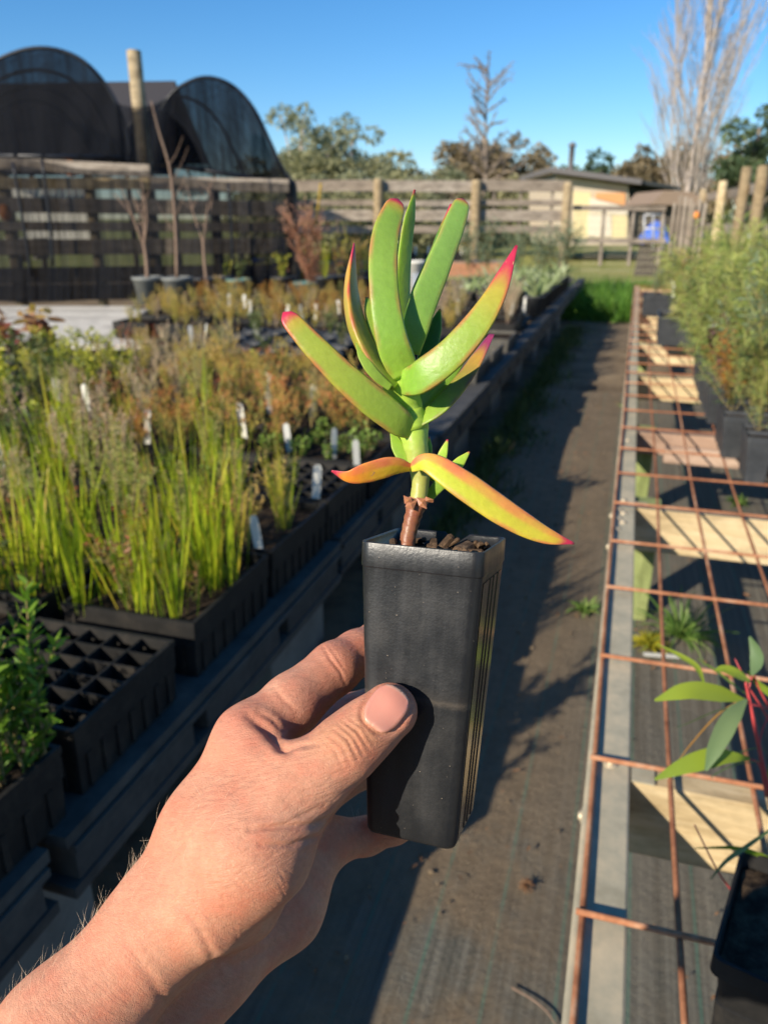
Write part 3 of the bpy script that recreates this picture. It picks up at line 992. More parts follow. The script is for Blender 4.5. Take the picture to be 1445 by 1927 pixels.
def tunnel(label, pix_arch, V0, length, base_px):
    """arched shade tunnel whose front hoop is read off the photograph; it runs straight back"""
    f = np.array([far(x, y, V0) for x, y in pix_arch])
    f = catmull(f, 40)
    c = np.array([f[:, 0].mean(), f[:, 1].mean(), 0])
    t = thing('shade_tunnel', label, 'shade tunnel', tuple(c), 'black shade tunnels')
    back = uv(-.42, .91)
    nb = 4
    skin = MB()
    for k in range(nb):
        a = f + back * length * k / nb
        b = f + back * length * (k + 1) / nb
        sag = np.sin(np.linspace(0, math.pi, 40))[:, None] * np.array([0, 0, -.03])
        mid = (a + b) / 2 + sag
        n = 40
        V = np.concatenate([a, mid, b]) - c
        skin.add(V, [(r * n + i, r * n + i + 1, (r + 1) * n + i + 1, (r + 1) * n + i) for r in range(2) for i in range(n - 1)])
        hp_ = MB()
        hp_.tube(a - c, .022, 6, True)
        hp_.obj('hoop', hoopm, t, True)
    skin.obj('cloth', netm, t, True)
    # front curtain, pleated
    n = 40
    bl = np.linspace(0, 1, n)
    base = f[0] + (f[-1] - f[0]) * bl[:, None]
    cur = MB()
    rows = 10
    V = []
    for r in range(rows + 1):
        q = base + (f - base) * (r / rows)
        q = q - back * (.008 * np.sin(bl * 90) * (1 - r / rows) + .01 * np.sin(bl * 37 + 1))[:, None] - back * .02
        V.append(q - c)
    cur.add(np.concatenate(V), [(r * n + i, r * n + i + 1, (r + 1) * n + i + 1, (r + 1) * n + i) for r in range(rows) for i in range(n - 1)])
    cur.obj('end_curtain', netm, t, True)
    e = MB()
    e.tube([f[0] - c, f[-1] - c], .03, 6, True)
    e.obj('base_pipe', hoopm, t, True)
    return t


tunnel('large black shade tunnel at the left edge with a net curtained end', [(-95, 292), (-85, 215), (-40, 140), (20, 102), (85, 90), (150, 110), (200, 160), (232, 225), (250, 296)], 9.9, 6.0, 0)
tunnel('right black shade tunnel flaring out towards the rail fence', [(283, 305), (290, 240), (320, 180), (360, 152), (398, 146), (440, 163), (478, 205), (510, 270), (532, 318), (556, 347)], 10.6, 7.0, 0)
# long roof of a third shade house behind both
m = MB()
a = [far(-200, 160, 15.5), far(330, 152, 15.5), far(330, 330, 13.2), far(-200, 330, 13.2)]
c = np.array(a).mean(0) * np.array([1, 1, 0])
t = thing('shade_house', 'long brown cloth roof of a shade house behind the two tunnels', 'shade house', tuple(c))
V = np.array(a)
back = np.array([-st, ct, 0]) * 2.5
m.add(np.concatenate([V, V[:2] + back + np.array([0, 0, -1.2])]) - c, [(0, 1, 2, 3), (0, 4, 5, 1)])
m.obj('roof_cloth', brown, t)
for px in (-150, 60, 240, 325):
    pt = far(px, 330, 13.3)
    mm = MB()
    mm.tube([(pt[0] - c[0], pt[1] - c[1], 0), (pt[0] - c[0], pt[1] - c[1], pt[2])], .04, 8, True)
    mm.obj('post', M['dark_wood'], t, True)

# timber rail wall and net curtain in front of the tunnels
SV = 9.35
sb = uv(-3.5, SV, 0)
swall = thing('timber_rail_wall', 'dark timber rail wall under the shade tunnels', 'fence', tuple(sb))


def sr_(px, py, dv=0): return far(px, py, SV + dv)


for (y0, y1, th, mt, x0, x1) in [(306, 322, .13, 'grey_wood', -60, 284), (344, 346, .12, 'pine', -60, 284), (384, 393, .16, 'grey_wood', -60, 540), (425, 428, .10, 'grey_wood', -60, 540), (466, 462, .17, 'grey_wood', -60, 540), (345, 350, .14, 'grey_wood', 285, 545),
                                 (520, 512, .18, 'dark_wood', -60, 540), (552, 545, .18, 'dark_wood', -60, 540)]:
    xs = [x0, (x0 + x1) / 2 - 10, x1]
    for a, b in zip(xs[:-1], xs[1:]):
        fa, fb_ = (a - x0) / (x1 - x0), (b - x0) / (x1 - x0)
        board('rail', M[mt], swall, sr_(a, y0 + (y1 - y0) * fa), sr_(b - 1, y0 + (y1 - y0) * fb_), .045, th)
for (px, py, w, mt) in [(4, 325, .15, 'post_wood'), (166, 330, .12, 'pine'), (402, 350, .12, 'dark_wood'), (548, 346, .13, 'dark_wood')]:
    a = sr_(px, py, .10)
    m = MB()
    m.lathe([(w / 2, -a[2]), (w / 2, -.02), (w / 2 * .8, 0)], 12)
    m.add([(w / 2 * .8 * math.cos(2 * math.pi * q / 12), w / 2 * .8 * math.sin(2 * math.pi * q / 12), 0) for q in range(12)], [tuple(range(12))])
    o = m.obj('post', M[mt], swall, True)
    o.location = tuple(a - sb)
a = far(252, 95, SV + .14)
pole = thing('timber_pole', 'tall round timber pole standing up between the shade tunnels', 'pole', (a[0], a[1], 0))
m = MB()
m.lathe([(.085, 0), (.08, a[2] * .6), (.077, a[2] - .01), (.07, a[2])], 16)
m.obj('shaft', M['post_wood'], pole, True)
m = MB()
m.lathe([(.07, 0), (.0, .004)], 16, (0, 0, a[2]))
m.obj('cut_end', M['pine'], pole)
# pale goods behind the rails
for k, (px, py, w, h_, mt, lab) in enumerate([(100, 372, 150, 40, 'white_plastic', 'pale lattice panel leaning behind the top rails'), (110, 425, 130, 40, 'white_plastic', 'second pale panel behind the middle rails')]):
    a = far(px, py, SV + 1.2)
    m = MB()
    sx_, sz_ = w / FPX * 9.9, h_ / FPX * 9.9
    m.box((0, 0, -sz_ / 2 - .015), (sx_, .03, .03))
    m.box((0, 0, sz_ / 2 + .015), (sx_, .03, .03))
    nn = 12
    for q in range(nn):
        m.box((-sx_ / 2 + (q + .5) * sx_ / nn, 0, 0), (sx_ / nn * .82, .02, sz_))
    o = m.obj('lattice_panel', M[mt], None, False, tuple(a))
    o.rotation_euler = (R(-4), 0, YAW)
    tag(o, lab, 'panel')
a = far(137, 333, SV + .6)
o = link('hanging_tag', ome, None, tuple(a), None, 1.7)
tag(o, 'orange tag hanging under the left tunnel', 'tag')
a = far(13, 415, SV - .02)
o = link('hanging_tag', ome, None, tuple(a), None, 1.6)
tag(o, 'orange tag on the lit post at the left edge', 'tag')
for (px, py, s_, lab) in [(35, 470, 1.0, 'white bucket behind the rails at the far left'), (75, 465, .9, 'dull white bucket beside the first one behind the rails')]:
    a = far(px, py, SV + .5)
    m = MB()
    m.lathe([(.001, 0), (.10, 0), (.125, .26), (.133, .262), (.133, .275), (.122, .275), (.10, .02), (.001, .02)], 18)
    o = m.obj('bucket', M['white_plastic'], None, True)
    o.location = (a[0], a[1], a[2] - .14)
    o.scale = (s_, s_, s_)
    tag(o, lab, 'bucket')
# draped net in front
net = thing('net_curtain', 'black net curtain hanging over the rail wall below the tunnels', 'net', tuple(sb))


def drape(name, top, bot, V0, wav=.05, freq=22):
    n, rws = 60, 14
    T = catmull(np.array([far(x, y, V0) for x, y in top]), n)
    Bt = catmull(np.array([far(x, y, V0) for x, y in bot]), n)
    q = np.linspace(0, 1, n)
    V = []
    for r in range(rws + 1):
        f = r / rws
        L_ = T + (Bt - T) * f
        L_ = L_ - np.array([-st, ct, 0]) * (wav * f * np.sin(q * freq * 6 + f) * .5 + wav * .6 * np.sin(q * freq + 2 * f))[:, None]
        V.append(L_ - sb)
    m = MB()
    m.add(np.concatenate(V), [(r * n + i, r * n + i + 1, (r + 1) * n + i + 1, (r + 1) * n + i) for r in range(rws) for i in range(n - 1)])
    m.obj(name, openm if name == 'net_panel' else netm, net, True)


drape('net_panel', [(-90, 292), (60, 300), (160, 318), (284, 322)], [(-90, 560), (60, 570), (160, 565), (284, 560)], SV - .16)
drape('net_panel', [(284, 322), (400, 340), (480, 342), (553, 346)], [(284, 560), (400, 552), (480, 545), (553, 500)], SV - .18)
drape('valley_net', [(212, 190), (240, 200), (275, 200), (325, 182)], [(235, 322), (250, 325), (275, 325), (300, 330)], SV + .02, .02)
for pts in ([(25, 305), (45, 420), (60, 520)], [(80, 300), (95, 420), (100, 500)], [(430, 345), (436, 430), (440, 520)]):
    m = MB()
    m.tube(catmull(np.array([far(x, y, SV - .2) for x, y in pts]) - sb, 10), .016, 6, True)
    m.obj('hang_rope', hoopm, net, True)

# ================================================================== left bench of plastic pallets
BZ = 0.45


def make_pallet():
    """returns list of (name, mesh, offset): deck slats, blocks with the fork openings between, runners"""
    g = M['grey_plastic']
    L, Wd = 1.16, 1.10
    out = []
    for k in range(7):
        m = MB()
        m.box((0, 0, 0), (.13 if 0 < k < 6 else .10, L, .022))
        me = UNIT.setdefault(('slat', k in (0, 6)), m.mesh('deck_slat', g))
        x = -Wd / 2 + .05 + k * (Wd - .10) / 6
        out.append(('deck_slat', me, (-x, 0, -.011)))
    m = MB()
    m.box((0, 0, 0), (.10, .34, .075))
    blk = m.mesh('block', g)
    for x in (Wd / 2 - .055, 0, -Wd / 2 + .055):
        for y in (-.40, 0, .40):
            out.append(('block', blk, (x, y * .98, -.061)))
    m = MB()
    m.box((0, 0, 0), (.11, L, .02))
    rn = m.mesh('runner', g)
    for x in (Wd / 2 - .055, 0, -Wd / 2 + .055): out.append(('runner', rn, (x, 0, -.109)))
    m = MB()
    m.box((0, 0, 0), (.006, L - .02, .014))
    out.append(('lip', m.mesh('lip', g), (Wd / 2 + .004, 0, -.030)))
    return out


PAL = make_pallet()
ORD = ['nearest', 'second', 'third', 'fourth', 'fifth', 'sixth', 'seventh', 'eighth', 'ninth', 'tenth', 'eleventh', 'twelfth']
pcols = [(-1.26, 11, 'front'), (-2.42, 9, 'middle'), (-3.58, 4, 'back')]
k = 0
for cx_, cnt, nm in pcols:
    for j in range(cnt):
        y = 0.10 + j * 1.185
        lab = {('front', 0): 'grey plastic pallet nearest the viewer carrying the empty cell tray', ('front', 1): 'grey plastic pallet under the sedge trays, second along the path edge'}.get((nm, j), 'grey plastic pallet, %s from the viewer in the %s row of the left bench' % (ORD[j], nm))
        t = thing('plastic_pallet', lab, 'pallet', (cx_ + rng.normal(0, .008), y, BZ), 'pallets forming the left bench')
        for (n_, me, off) in PAL: link(n_, me, t, off)
bm = MB()
bm.box((0, 0, .155), (.19, .39, .31))
blkm = bm.mesh('concrete_block', M['concrete'])
for j in range(12):
    for x in (-.95, -1.7):
        o = link('concrete_block', blkm, None, (x, -.49 + j * 1.185, 0))
        tag(o, 'concrete block in the shade propping up the left bench', 'block', 'blocks under the left bench')

# silvered board deck further left
dk = thing('board_deck', 'silvery grey board deck in the sun behind the left bench', 'deck', tuple(uv(-3.2, 7.2, 0)))
for k in range(9):
    v = 5.75 + k * .29
    board('board', M['deck_wood'], dk, uv(-5.4 + rng.uniform(-.1, .1), v, BZ - .02), uv(-1.75 + rng.uniform(-.12, .12) - .1 * k, v, BZ - .02), .275, .04)
for u in (-5.2, -3.6, -2.2):
    board('bearer', M['dark_wood'], dk, uv(u, 5.7, BZ - .09), uv(u, 8.2, BZ - .09), .09, .09)
    for v in (5.8, 8.1): board('leg', M['dark_wood'], dk, uv(u, v, 0), uv(u, v, BZ - .14), .09, .09, (-st, ct, 0))


# ------------------------------------------------------------------ trays
def tray_parts(w=.30, l=.34, h=.125):
    """black seedling tray: tapered shell with a rolled rim and ribbed sides"""
    key = ('tray', w, l, h)
    if key in UNIT: return UNIT[key]
    b = M['black_plastic']
    m = MB()

    def ring(x, y, z): return [(-x, -y, z), (x, -y, z), (x, y, z), (-x, y, z)]
    a, c = w / 2, l / 2
    m.rings([ring(a * .95, c * .96, 0), ring(a * .97, c * .975, h * .55), ring(a * .985, c * .985, h * .56), ring(a * .99, c * .99, h - .012), ring(a, c, h - .012), ring(a, c, h), ring(a - .008, c - .008, h), ring(a - .010, c - .010, h - .02)], (True, False))
    n = 7
    for k in range(n):
        y = -c * .8 + k * c * 1.6 / (n - 1)
        for s in (-1, 1): m.box((s * (a * .965), y, h * .3), (.008, .012, h * .5))
    for k in range(5):
        x = -a * .75 + k * a * 1.5 / 4
        for s in (-1, 1): m.box((x, s * (c * .972), h * .3), (.012, .008, h * .5))
    shell = m.mesh('tray_shell', b)
    ribs = None
    m = MB()
    n1, n2 = 14, 14
    V = [(-a + .011 + (w - .022) * i / (n1 - 1), -c + .011 + (l - .022) * j / (n2 - 1), h - .022 + rng.normal(0, .004)) for i in range(n1) for j in range(n2)]
    m.add(V, [(i * n2 + j, (i + 1) * n2 + j, (i + 1) * n2 + j + 1, i * n2 + j + 1) for i in range(n1 - 1) for j in range(n2 - 1)])
    soil = m.mesh('soil', M['soil'])
    UNIT[key] = (shell, ribs, soil)
    return UNIT[key]


TH = .125


def tray(x, y, label, group='seedling trays', soil=True, z=BZ, rz=0.0, w=.30, l=.34):
    sh, rb, so = tray_parts(w, l)
    t = thing('seedling_tray', label, 'tray', (x, y, z), group, rz + rng.normal(0, .02))
    link('tray_shell', sh, t)
    if soil: link('soil', so, t)
    return t


def cell_tray(x, y, label, nx=5, ny=6, w=.30, l=.285, z=BZ):
    t = tray(x, y, label, soil=False, w=w, l=l, z=z)
    a, c, h = w / 2 - .009, l / 2 - .009, TH
    for k in range(1, nx):
        m = MB()
        m.box((-a + 2 * a * k / nx, 0, h - .028), (.004, 2 * c, .05))
        m.obj('cell_divider', M['black_plastic'], t)
    for k in range(1, ny):
        m = MB()
        m.box((0, -c + 2 * c * k / ny, h - .0285), (2 * a, .004, .05))
        m.obj('cell_divider', M['black_plastic'], t)
    m = MB()
    m.add([(-a, -c, .03), (a, -c, .03), (a, c, .03), (-a, c, .03)], [(0, 1, 2, 3)])
    m.obj('cell_floor', M['black_plastic'], t)
    return t


# ------------------------------------------------------------------ plant labels
lm_ = MB()
prof = [(-.009, .0), (.009, .0), (.0105, .05), (.0105, .095), (.009, .104), (.005, .109), (-.005, .109), (-.009, .104), (-.0105, .095), (-.0105, .05)]
lm_.add([(x, -.0006, z) for x, z in prof] + [(x, .0006, z) for x, z in prof], [tuple(range(10)), tuple(range(19, 9, -1))] + [(i, i + 10, (i + 1) % 10 + 10, (i + 1) % 10) for i in range(10)])
LABM = lm_.mesh('plant_label', M['white_plastic'])


def stake(px, py, label, z=BZ + TH, sc=1.0, d=None, group=None, lean=.0):
    """white plant label whose foot is at a photograph pixel on a surface at height z"""
    p = gz(px, py, z) if d is None else at(px, py, d)
    o = link('plant_label', LABM, None, (p[0], p[1], p[2] - .03))
    o.rotation_euler = (rng.normal(-.05, .08), rng.normal(lean, .06), YAW * .8 + rng.normal(0, .5))
    o.scale = (sc, sc, sc)
    return tag(o, label, 'plant label', group or 'white plant labels')


# ------------------------------------------------------------------ what grows where on the left bench
cell_tray(-.885, .925, 'empty black cell tray on the near corner of the left bench')
T = BZ + TH - .02


def fill(x, y, kinds, n, w=.30, l=.34, z=T, where=None):
    """n plants on a jittered grid in a tray centred at x, y; kinds: list of (kind, name, label, category, group, scale)"""
    nx = max(1, int(round(math.sqrt(n * w / l))))
    ny = int(math.ceil(n / nx))
    for i in range(nx):
        for j in range(ny):
            if i * ny + j >= n: break
            kd = kinds[rng.integers(0, len(kinds))]
            lab_ = kd[2] if where is None else kd[2] + ' in the ' + where
            plant_at(kd[0], kd[1], lab_, kd[3], x + w * .92 * ((i + .5) / nx - .5) + rng.normal(0, .016), y + l * .92 * ((j + .5) / ny - .5) + rng.normal(0, .016), z, kd[4] if where is None else kd[4] + ', ' + where, kd[5])


SEDGE = ('sedge', 'sedge_seedling', 'bright green sedge', 'sedge', 'sedges', 1.0)
SEDGE2 = ('sedge', 'sedge_seedling', 'dull green sedge', 'sedge', 'sedges', .85)
WISP = ('wispy_sedge', 'wispy_sedge', 'thin brown tipped rush', 'rush', 'rushes', 1.0)
FEA = ('feather', 'feathery_seedling', 'feathery olive seedling', 'seedling', 'feathery seedlings', 1.0)
RG = ('redgreen', 'shrub_seedling', 'small reddish leaved seedling', 'seedling', 'reddish seedlings', .9)
BUSH = ('bushy', 'shrub_seedling', 'bright green bushy seedling', 'seedling', 'green seedlings', .95)
COV = ('cover', 'groundcover_plant', 'low light green groundcover', 'groundcover', 'groundcovers', 1.0)
HEA = ('heath', 'heath_seedling', 'orange red heath', 'heath', 'orange heaths', .9)
OCH = ('ochre', 'heath_seedling', 'ochre yellow heath', 'heath', 'ochre heaths', .8)
BRO = ('brownstalk', 'stalky_seedling', 'brown stalky seedling', 'seedling', 'stalky seedlings', .72)
YEL = ('yellow', 'yellow_shrub', 'leafy yellow green shrub', 'shrub', 'yellow green shrubs', .74)
DUL = ('dull', 'dull_shrub', 'dull green shrub', 'shrub', 'dull green shrubs', .9)

for (x, y, kd, n, lab) in [(-.885, .585, [BUSH], 9, 'lower left corner tray'), (-1.22, .60, [DUL, BUSH], 6, 'shaded tray beside the lower left corner tray'), (-1.225, .93, [DUL, RG, BUSH], 6, 'tray left of the empty cell tray'),
                           (-.885, 1.30, [SEDGE, SEDGE, FEA, RG, SEDGE], 20, 'brightest sedge tray by the path'), (-1.225, 1.30, [SEDGE, FEA, RG, RG, FEA], 13, 'tray left of the brightest sedge'), (-1.56, 1.28, [RG, FEA, DUL], 9, 'red tinged tray at the left edge'),
                           (-.885, 1.66, [WISP, FEA, FEA, OCH], 9, 'path edge tray of rushes'), (-1.225, 1.66, [SEDGE2, WISP, FEA, RG], 10, 'second row tray of sedge'), (-1.56, 1.64, [WISP, FEA, SEDGE2, BRO], 9, 'second row tray of rushes'), (-1.90, 1.62, [DUL, RG], 6, 'second row tray of dull shrubs'),
                           (-1.225, 2.02, [WISP, COV, FEA], 8, 'third row tray of groundcover'), (-1.56, 2.0, [WISP, BRO, FEA], 8, 'third row tray of rushes'), (-1.90, 1.98, [YEL, DUL, BRO], 6, 'third row tray of mixed shrubs')]:
    tray(x, y, 'black ' + lab)
    fill(x, y, kd, n, where=lab)
for k, (px, py) in enumerate([(25, 1478), (62, 1462), (95, 1440), (40, 1420)]):
    q = gz(px, py, T)
    plant_at('bushy', 'shrub_seedling', ['bright seedling nearest the lower left corner', 'tall bright green seedling second from the lower left corner', 'bright seedling at the path edge of the lower left tray', 'bright seedling behind the tall one at the lower left'][k], 'seedling', q[0] - .01, q[1], T, None, [1.15, 1.35, 1.0, 1.2][k])
for k in range(16):   # unseen shrubs added outside the picture to shade the near corner
    plant_at('yellow', 'shade_shrub', 'unseen tall leafy shrub added left of the picture to shade the nearest trays', 'shrub', -1.55 - rng.uniform(0, .9), -.35 + k * .075, BZ + .1, 'added shade shrubs left of the picture', 1.1)
t_ = cell_tray(-.885, 2.015, 'half empty black cell tray beside the tall white label', 6, 6, .30, .33)
for (x, y, kd, n, lab) in [(-.885, 2.375, [COV], 10, 'path edge tray of light green groundcover'), (-1.225, 2.37, [COV, COV, HEA, RG], 8, 'fourth row tray of groundcover and heath'), (-1.56, 2.36, [FEA, WISP, HEA, BRO], 8, 'fourth row tray of brown stalks'), (-1.90, 2.34, [BRO, FEA, RG], 7, 'fourth row tray of stalks and dull shrubs'), (-2.25, 2.3, [YEL, DUL], 4, 'fourth row tray of yellow shrubs'),
                           (-.885, 2.73, [HEA, COV, RG, COV], 9, 'path edge tray of orange heath'), (-1.225, 2.73, [HEA, HEA, FEA, RG], 8, 'fifth row tray of orange heath'), (-1.56, 2.72, [HEA, RG, FEA], 7, 'fifth row tray of heath and stalks'), (-1.90, 2.70, [BRO, RG, FEA], 6, 'fifth row tray of brown stalks'), (-2.25, 2.68, [FEA, DUL, YEL], 6, 'fifth row tray of mixed stalks'), (-2.6, 2.66, [YEL], 4, 'fifth row tray of yellow shrubs'),
                           (-1.225, 3.09, [HEA, RG, OCH, COV], 7, 'sixth row tray of orange heath'), (-1.56, 3.09, [HEA, YEL, OCH], 6, 'sixth row tray of red and ochre heath'), (-1.90, 3.06, [BRO, HEA, OCH], 6, 'sixth row tray of stalks and heath'), (-2.25, 3.04, [OCH, YEL], 5, 'sixth row tray of stalks'), (-2.6, 3.02, [YEL, DUL], 4, 'sixth row tray of leafy shrubs'), (-2.95, 3.0, [YEL], 4, 'sixth row tray of yellow shrubs'),
                           (-1.56, 3.45, [OCH, RG, HEA], 6, 'seventh row tray of heath'), (-1.90, 3.42, [OCH, FEA], 6, 'seventh row tray of ochre heath and stalks'), (-2.25, 3.4, [BRO, RG, OCH], 5, 'seventh row tray of brown stalks'), (-2.6, 3.38, [YEL, BRO], 4, 'seventh row tray of shrubs'), (-2.95, 3.36, [YEL, DUL], 4, 'seventh row tray of yellow shrubs'),
                           (-2.25, 3.8, [OCH, BRO], 5, 'eighth row tray of ochre heath'), (-2.6, 3.8, [RG, OCH], 4, 'eighth row tray of stalks')]:
    tray(x, y, 'black ' + lab)
    fill(x, y, kd, n + 1, where=lab)
for k in range(4):
    plant_at('burgundy', 'burgundy_shrub', 'burgundy leaved shrub standing up at the left edge in front of the board deck', 'shrub', *gz(20 + k * 22, 668 + (k % 2) * 10, BZ + .1)[:2], BZ + .1, 'burgundy shrubs at the left edge', 1.0)

# rows of dark pots in the shade gap, mostly bare
pm = MB()
pm.lathe([(.001, 0), (.062, 0), (.078, .145), (.084, .147), (.084, .16), (.077, .16), (.074, .135)], 18)
POTB = pm.mesh('pot_body', M['charcoal_pot'], True)
pm = MB()
pm.lathe([(.001, .137), (.074, .135)], 18)
POTS = pm.mesh('soil', M['soil'])


def round_pot(x, y, z, label, group, sc=1.0, kind=None, ksc=1.0, kname=None, klabel=None, kcat=None, kgroup=None):
    t = thing('round_pot', label, 'pot', (x, y, z), group)
    t.scale = (sc, sc, sc)
    link('pot_body', POTB, t)
    link('soil', POTS, t)
    if kind: plant_at(kind, kname, klabel, kcat, x, y, z + .135 * sc, kgroup, ksc)
    return t


for j in range(5):
    for i in range(6):
        x, y = -1.38 - i * .185 - j * .02, 3.95 + j * .2
        if i == 0 and j < 2: continue
        kd = ('ochre' if rng.random() < .45 else 'dull') if (j + i) % 3 == 0 else None
        round_pot(x + rng.normal(0, .01), y, BZ, 'black round pot in the dark row behind the orange heath', 'black pots behind the heath', 1.0, kd, .8, 'pot_plant', 'sparse plant in a black pot behind the orange heath', 'plant', 'plants in the black pots')

# path edge beyond: empty grey trays, brown wisps, then strap leaved plants
for k, (y, lab) in enumerate([(4.35, 'empty grey tray on the path edge behind the succulent leaf'), (4.85, 'second empty grey tray on the path edge'), (5.45, 'grey tray with a strip of moss further along the path edge')]):
    sh, rb, so = tray_parts(.32, .42, .09)
    t = thing('grey_tray', lab, 'tray', (-.92, y, BZ), 'grey trays by the path')
    g = UNIT.setdefault('greytray', None)
    s2 = sh.copy()
    s2.materials[0] = M['grey_plastic']
    link('tray_shell', s2, t)
    if k == 2: link('soil', so, t)
BW = ('brownstalk', 'dry_wisp', 'dry brown wispy plant', 'plant', 'dry brown plants', .9)
for (x, y, n, kd) in [(-1.3, 4.9, 6, [BW]), (-.95, 5.95, 6, [BW]), (-1.3, 5.6, 6, [BW, OCH]), (-1.0, 6.5, 6, [BW]), (-1.4, 6.4, 6, [BW, OCH]), (-1.05, 7.0, 5, [BW]), (-1.5, 7.1, 5, [BW, OCH])]:
    tray(x, y, 'black tray of dry brown plants along the far path edge', 'trays along the far path edge')
    fill(x, y, kd, n, where='tray at Y of the far path edge'.replace(' at Y of', ' along'))
for j in range(8):
    for i in range(4):
        x, y = -.86 - i * .23, 7.45 + j * .42
        round_pot(x, y + rng.normal(0, .03), BZ, 'dark pot of strap leaved plants near the far end of the left bench', 'pots of strap leaved plants', 1.1, 'strap', 1.1, 'strap_leaved_plant', 'pale strap leaved plant near the far end of the left bench', 'plant', 'strap leaved plants')
for k, (x, y) in enumerate([(-1.15, 11.0), (-.95, 11.6), (-1.7, 11.4), (-1.3, 12.1), (-2.1, 11.8), (-2.5, 12.4), (-1.75, 12.6)]):
    plant_at('greyshrub', 'grey_shrub', 'grey green shrub at the far end of the left bench', 'shrub', x, y, BZ + .1, 'grey shrubs at the bench end', 1.35)

# ochre and orange plants in the middle distance with white labels
for i in range(6):
    for j in range(5):
        x, y = -1.75 - i * .36 - j * .1, 5.2 + j * .48
        tray(x, y, 'black tray of ochre heath, %s from the path in the %s mid bench row' % (ORD[i] if i else 'first', ORD[j]), 'trays of ochre heath')
        fill(x, y, [OCH, OCH, FEA, OCH, ('orangeshrub', 'orange_seedling', 'orange tipped seedling', 'seedling', 'orange seedlings', .5), ('brownstalk', 'stalky_seedling', 'brown stalky plant', 'seedling', 'stalky plants in the ochre heath', .55)], 4, where='%s mid bench row of ochre trays' % ORD[j])

# bigger pots along the board deck and behind
gp = MB()
gp.lathe([(.001, 0), (.115, 0), (.15, .24), (.162, .242), (.164, .275), (.152, .277), (.146, .245)], 26)
BIGB = {m_: None for m_ in ('grey_pot', 'charcoal_pot', 'teal_pot', 'red_pot', 'white_plastic')}
for m_ in BIGB: BIGB[m_] = gp.mesh('pot_body', M[m_], True)
gp = MB()
gp.lathe([(.001, .25), (.147, .246)], 22)
BIGS = gp.mesh('soil', M['soil'])


def big_pot(px, py, mat, label, sc=1.0, z=BZ, group=None):
    p = gz(px, py, z)
    t = thing('large_pot', label, 'pot', (p[0], p[1], z), group)
    t.scale = (sc, sc, sc)
    link('pot_body', BIGB[mat], t)
    link('soil', BIGS, t)
    return t, p


def bare_sapling(name, label, p, z, h, seed, lv=2, nb=(7, 3), ang=(22, 45), r0=.014, group=None):
    """leafless sapling: a short bole that splits into a few long upright arms, each with a couple of side shoots"""
    rr = np.random.default_rng(seed)
    t = thing(name, label, 'sapling', (p[0], p[1], z), group)
    m = MB()
    hb = h * rr.uniform(.30, .42)
    top = np.array([rr.normal(0, .01), rr.normal(0, .01), hb])
    m.tube(catmull(np.array([(0, 0, 0), top * .5 + rr.normal(0, .006, 3), top]), 6), [r0, r0 * .8], 7, False)
    n = max(2, nb[1])
    for k in range(n):
        side = (-1 if k % 2 else 1) * rr.uniform(.12, .42)
        d = uv(side, rr.uniform(-.3, .3), 1.0)
        L_ = (h - hb) * rr.uniform(.65, 1.0)
        e1, e2 = top + d * L_ * .45 + rr.normal(0, .012, 3), top + d * np.array([.8, .8, 1]) * L_ + rr.normal(0, .02, 3)
        A = catmull(np.array([top * rr.uniform(.86, 1.0), e1, e2]), 8)
        m.tube(A, [r0 * .62, r0 * .45, r0 * .22], 6, False)
        for q in range(3):
            i = rr.integers(2, 7)
            dd = uv(rr.uniform(-.8, .8), rr.uniform(-.3, .3), rr.uniform(.5, 1.0))
            m.tube(catmull(np.array([A[i], A[i] + dd * .06, A[i] + dd * rr.uniform(.10, .24)]), 4), [r0 * .32, r0 * .12], 5, False)
    m.obj('branches', M['stick'], t, True)
    return t


t, p = big_pot(283, 571, 'grey_pot', 'large pale grey pot on the board deck with a forked bare sapling', 1.0)
bare_sapling('bare_sapling', 'short forked bare sapling in the pale grey pot', p, BZ + .24, .95, 21, 2, (6, 4), (28, 50), .024)
t, p = big_pot(338, 572, 'grey_pot', 'grey pot beside the pale grey pot holding the tallest bare stem', 1.0)
q = far(285, 190, 8.4)
tall = thing('bare_sapling', 'tallest bare brown sapling leaning left against the shade tunnel', 'sapling', (p[0], p[1], BZ + .24))
m = MB()
end = np.array([q[0] - p[0], q[1] - p[1], q[2] - BZ - .24])
ln_ = catmull(np.array([(0, 0, 0), end * .3 + uv(.06, 0, 0) * np.array([1, 1, 0]), end * .62 + uv(.09, 0, 0), end * .85 + uv(.03, 0), end]), 14)
m.tube(ln_, [.020, .016, .011, .006], 7, True)
rr = np.random.default_rng(14)
for s_ in (3, 5, 6, 7, 4):
    d = uv(rr.choice([-1, 1, 1]) * rr.uniform(.5, .9), rr.uniform(-.4, .2), rr.uniform(.7, 1.0))
    m.tube(catmull(np.array([ln_[s_], ln_[s_] + d * .12, ln_[s_] + d * rr.uniform(.18, .3) + np.array([0, 0, .06])]), 5), [.005, .002], 5, False)
m.obj('branches', M['stick'], tall, True)
t, p = big_pot(392, 566, 'charcoal_pot', 'charcoal pot third in the row behind the deck', .9)
bare_sapling('bare_sapling', 'slender two armed bare sapling right of the tallest one', p, BZ + .22, 1.15, 33, 2, (5, 3), (18, 34), .019)
t, p = big_pot(452, 566, 'teal_pot', 'teal green pot among the dark pots behind the ochre heath', .85)
plant_at('dull', 'pot_plant', 'green plant in the teal pot', 'plant', p[0], p[1], BZ + .2, None, 1.1)
t, p = big_pot(430, 560, 'charcoal_pot', 'dark pot just left of the teal pot', .9)
plant_at('yellow', 'pot_plant', 'leafy yellow green plant in the dark pot left of the teal pot', 'plant', p[0], p[1], BZ + .2, None, .9)
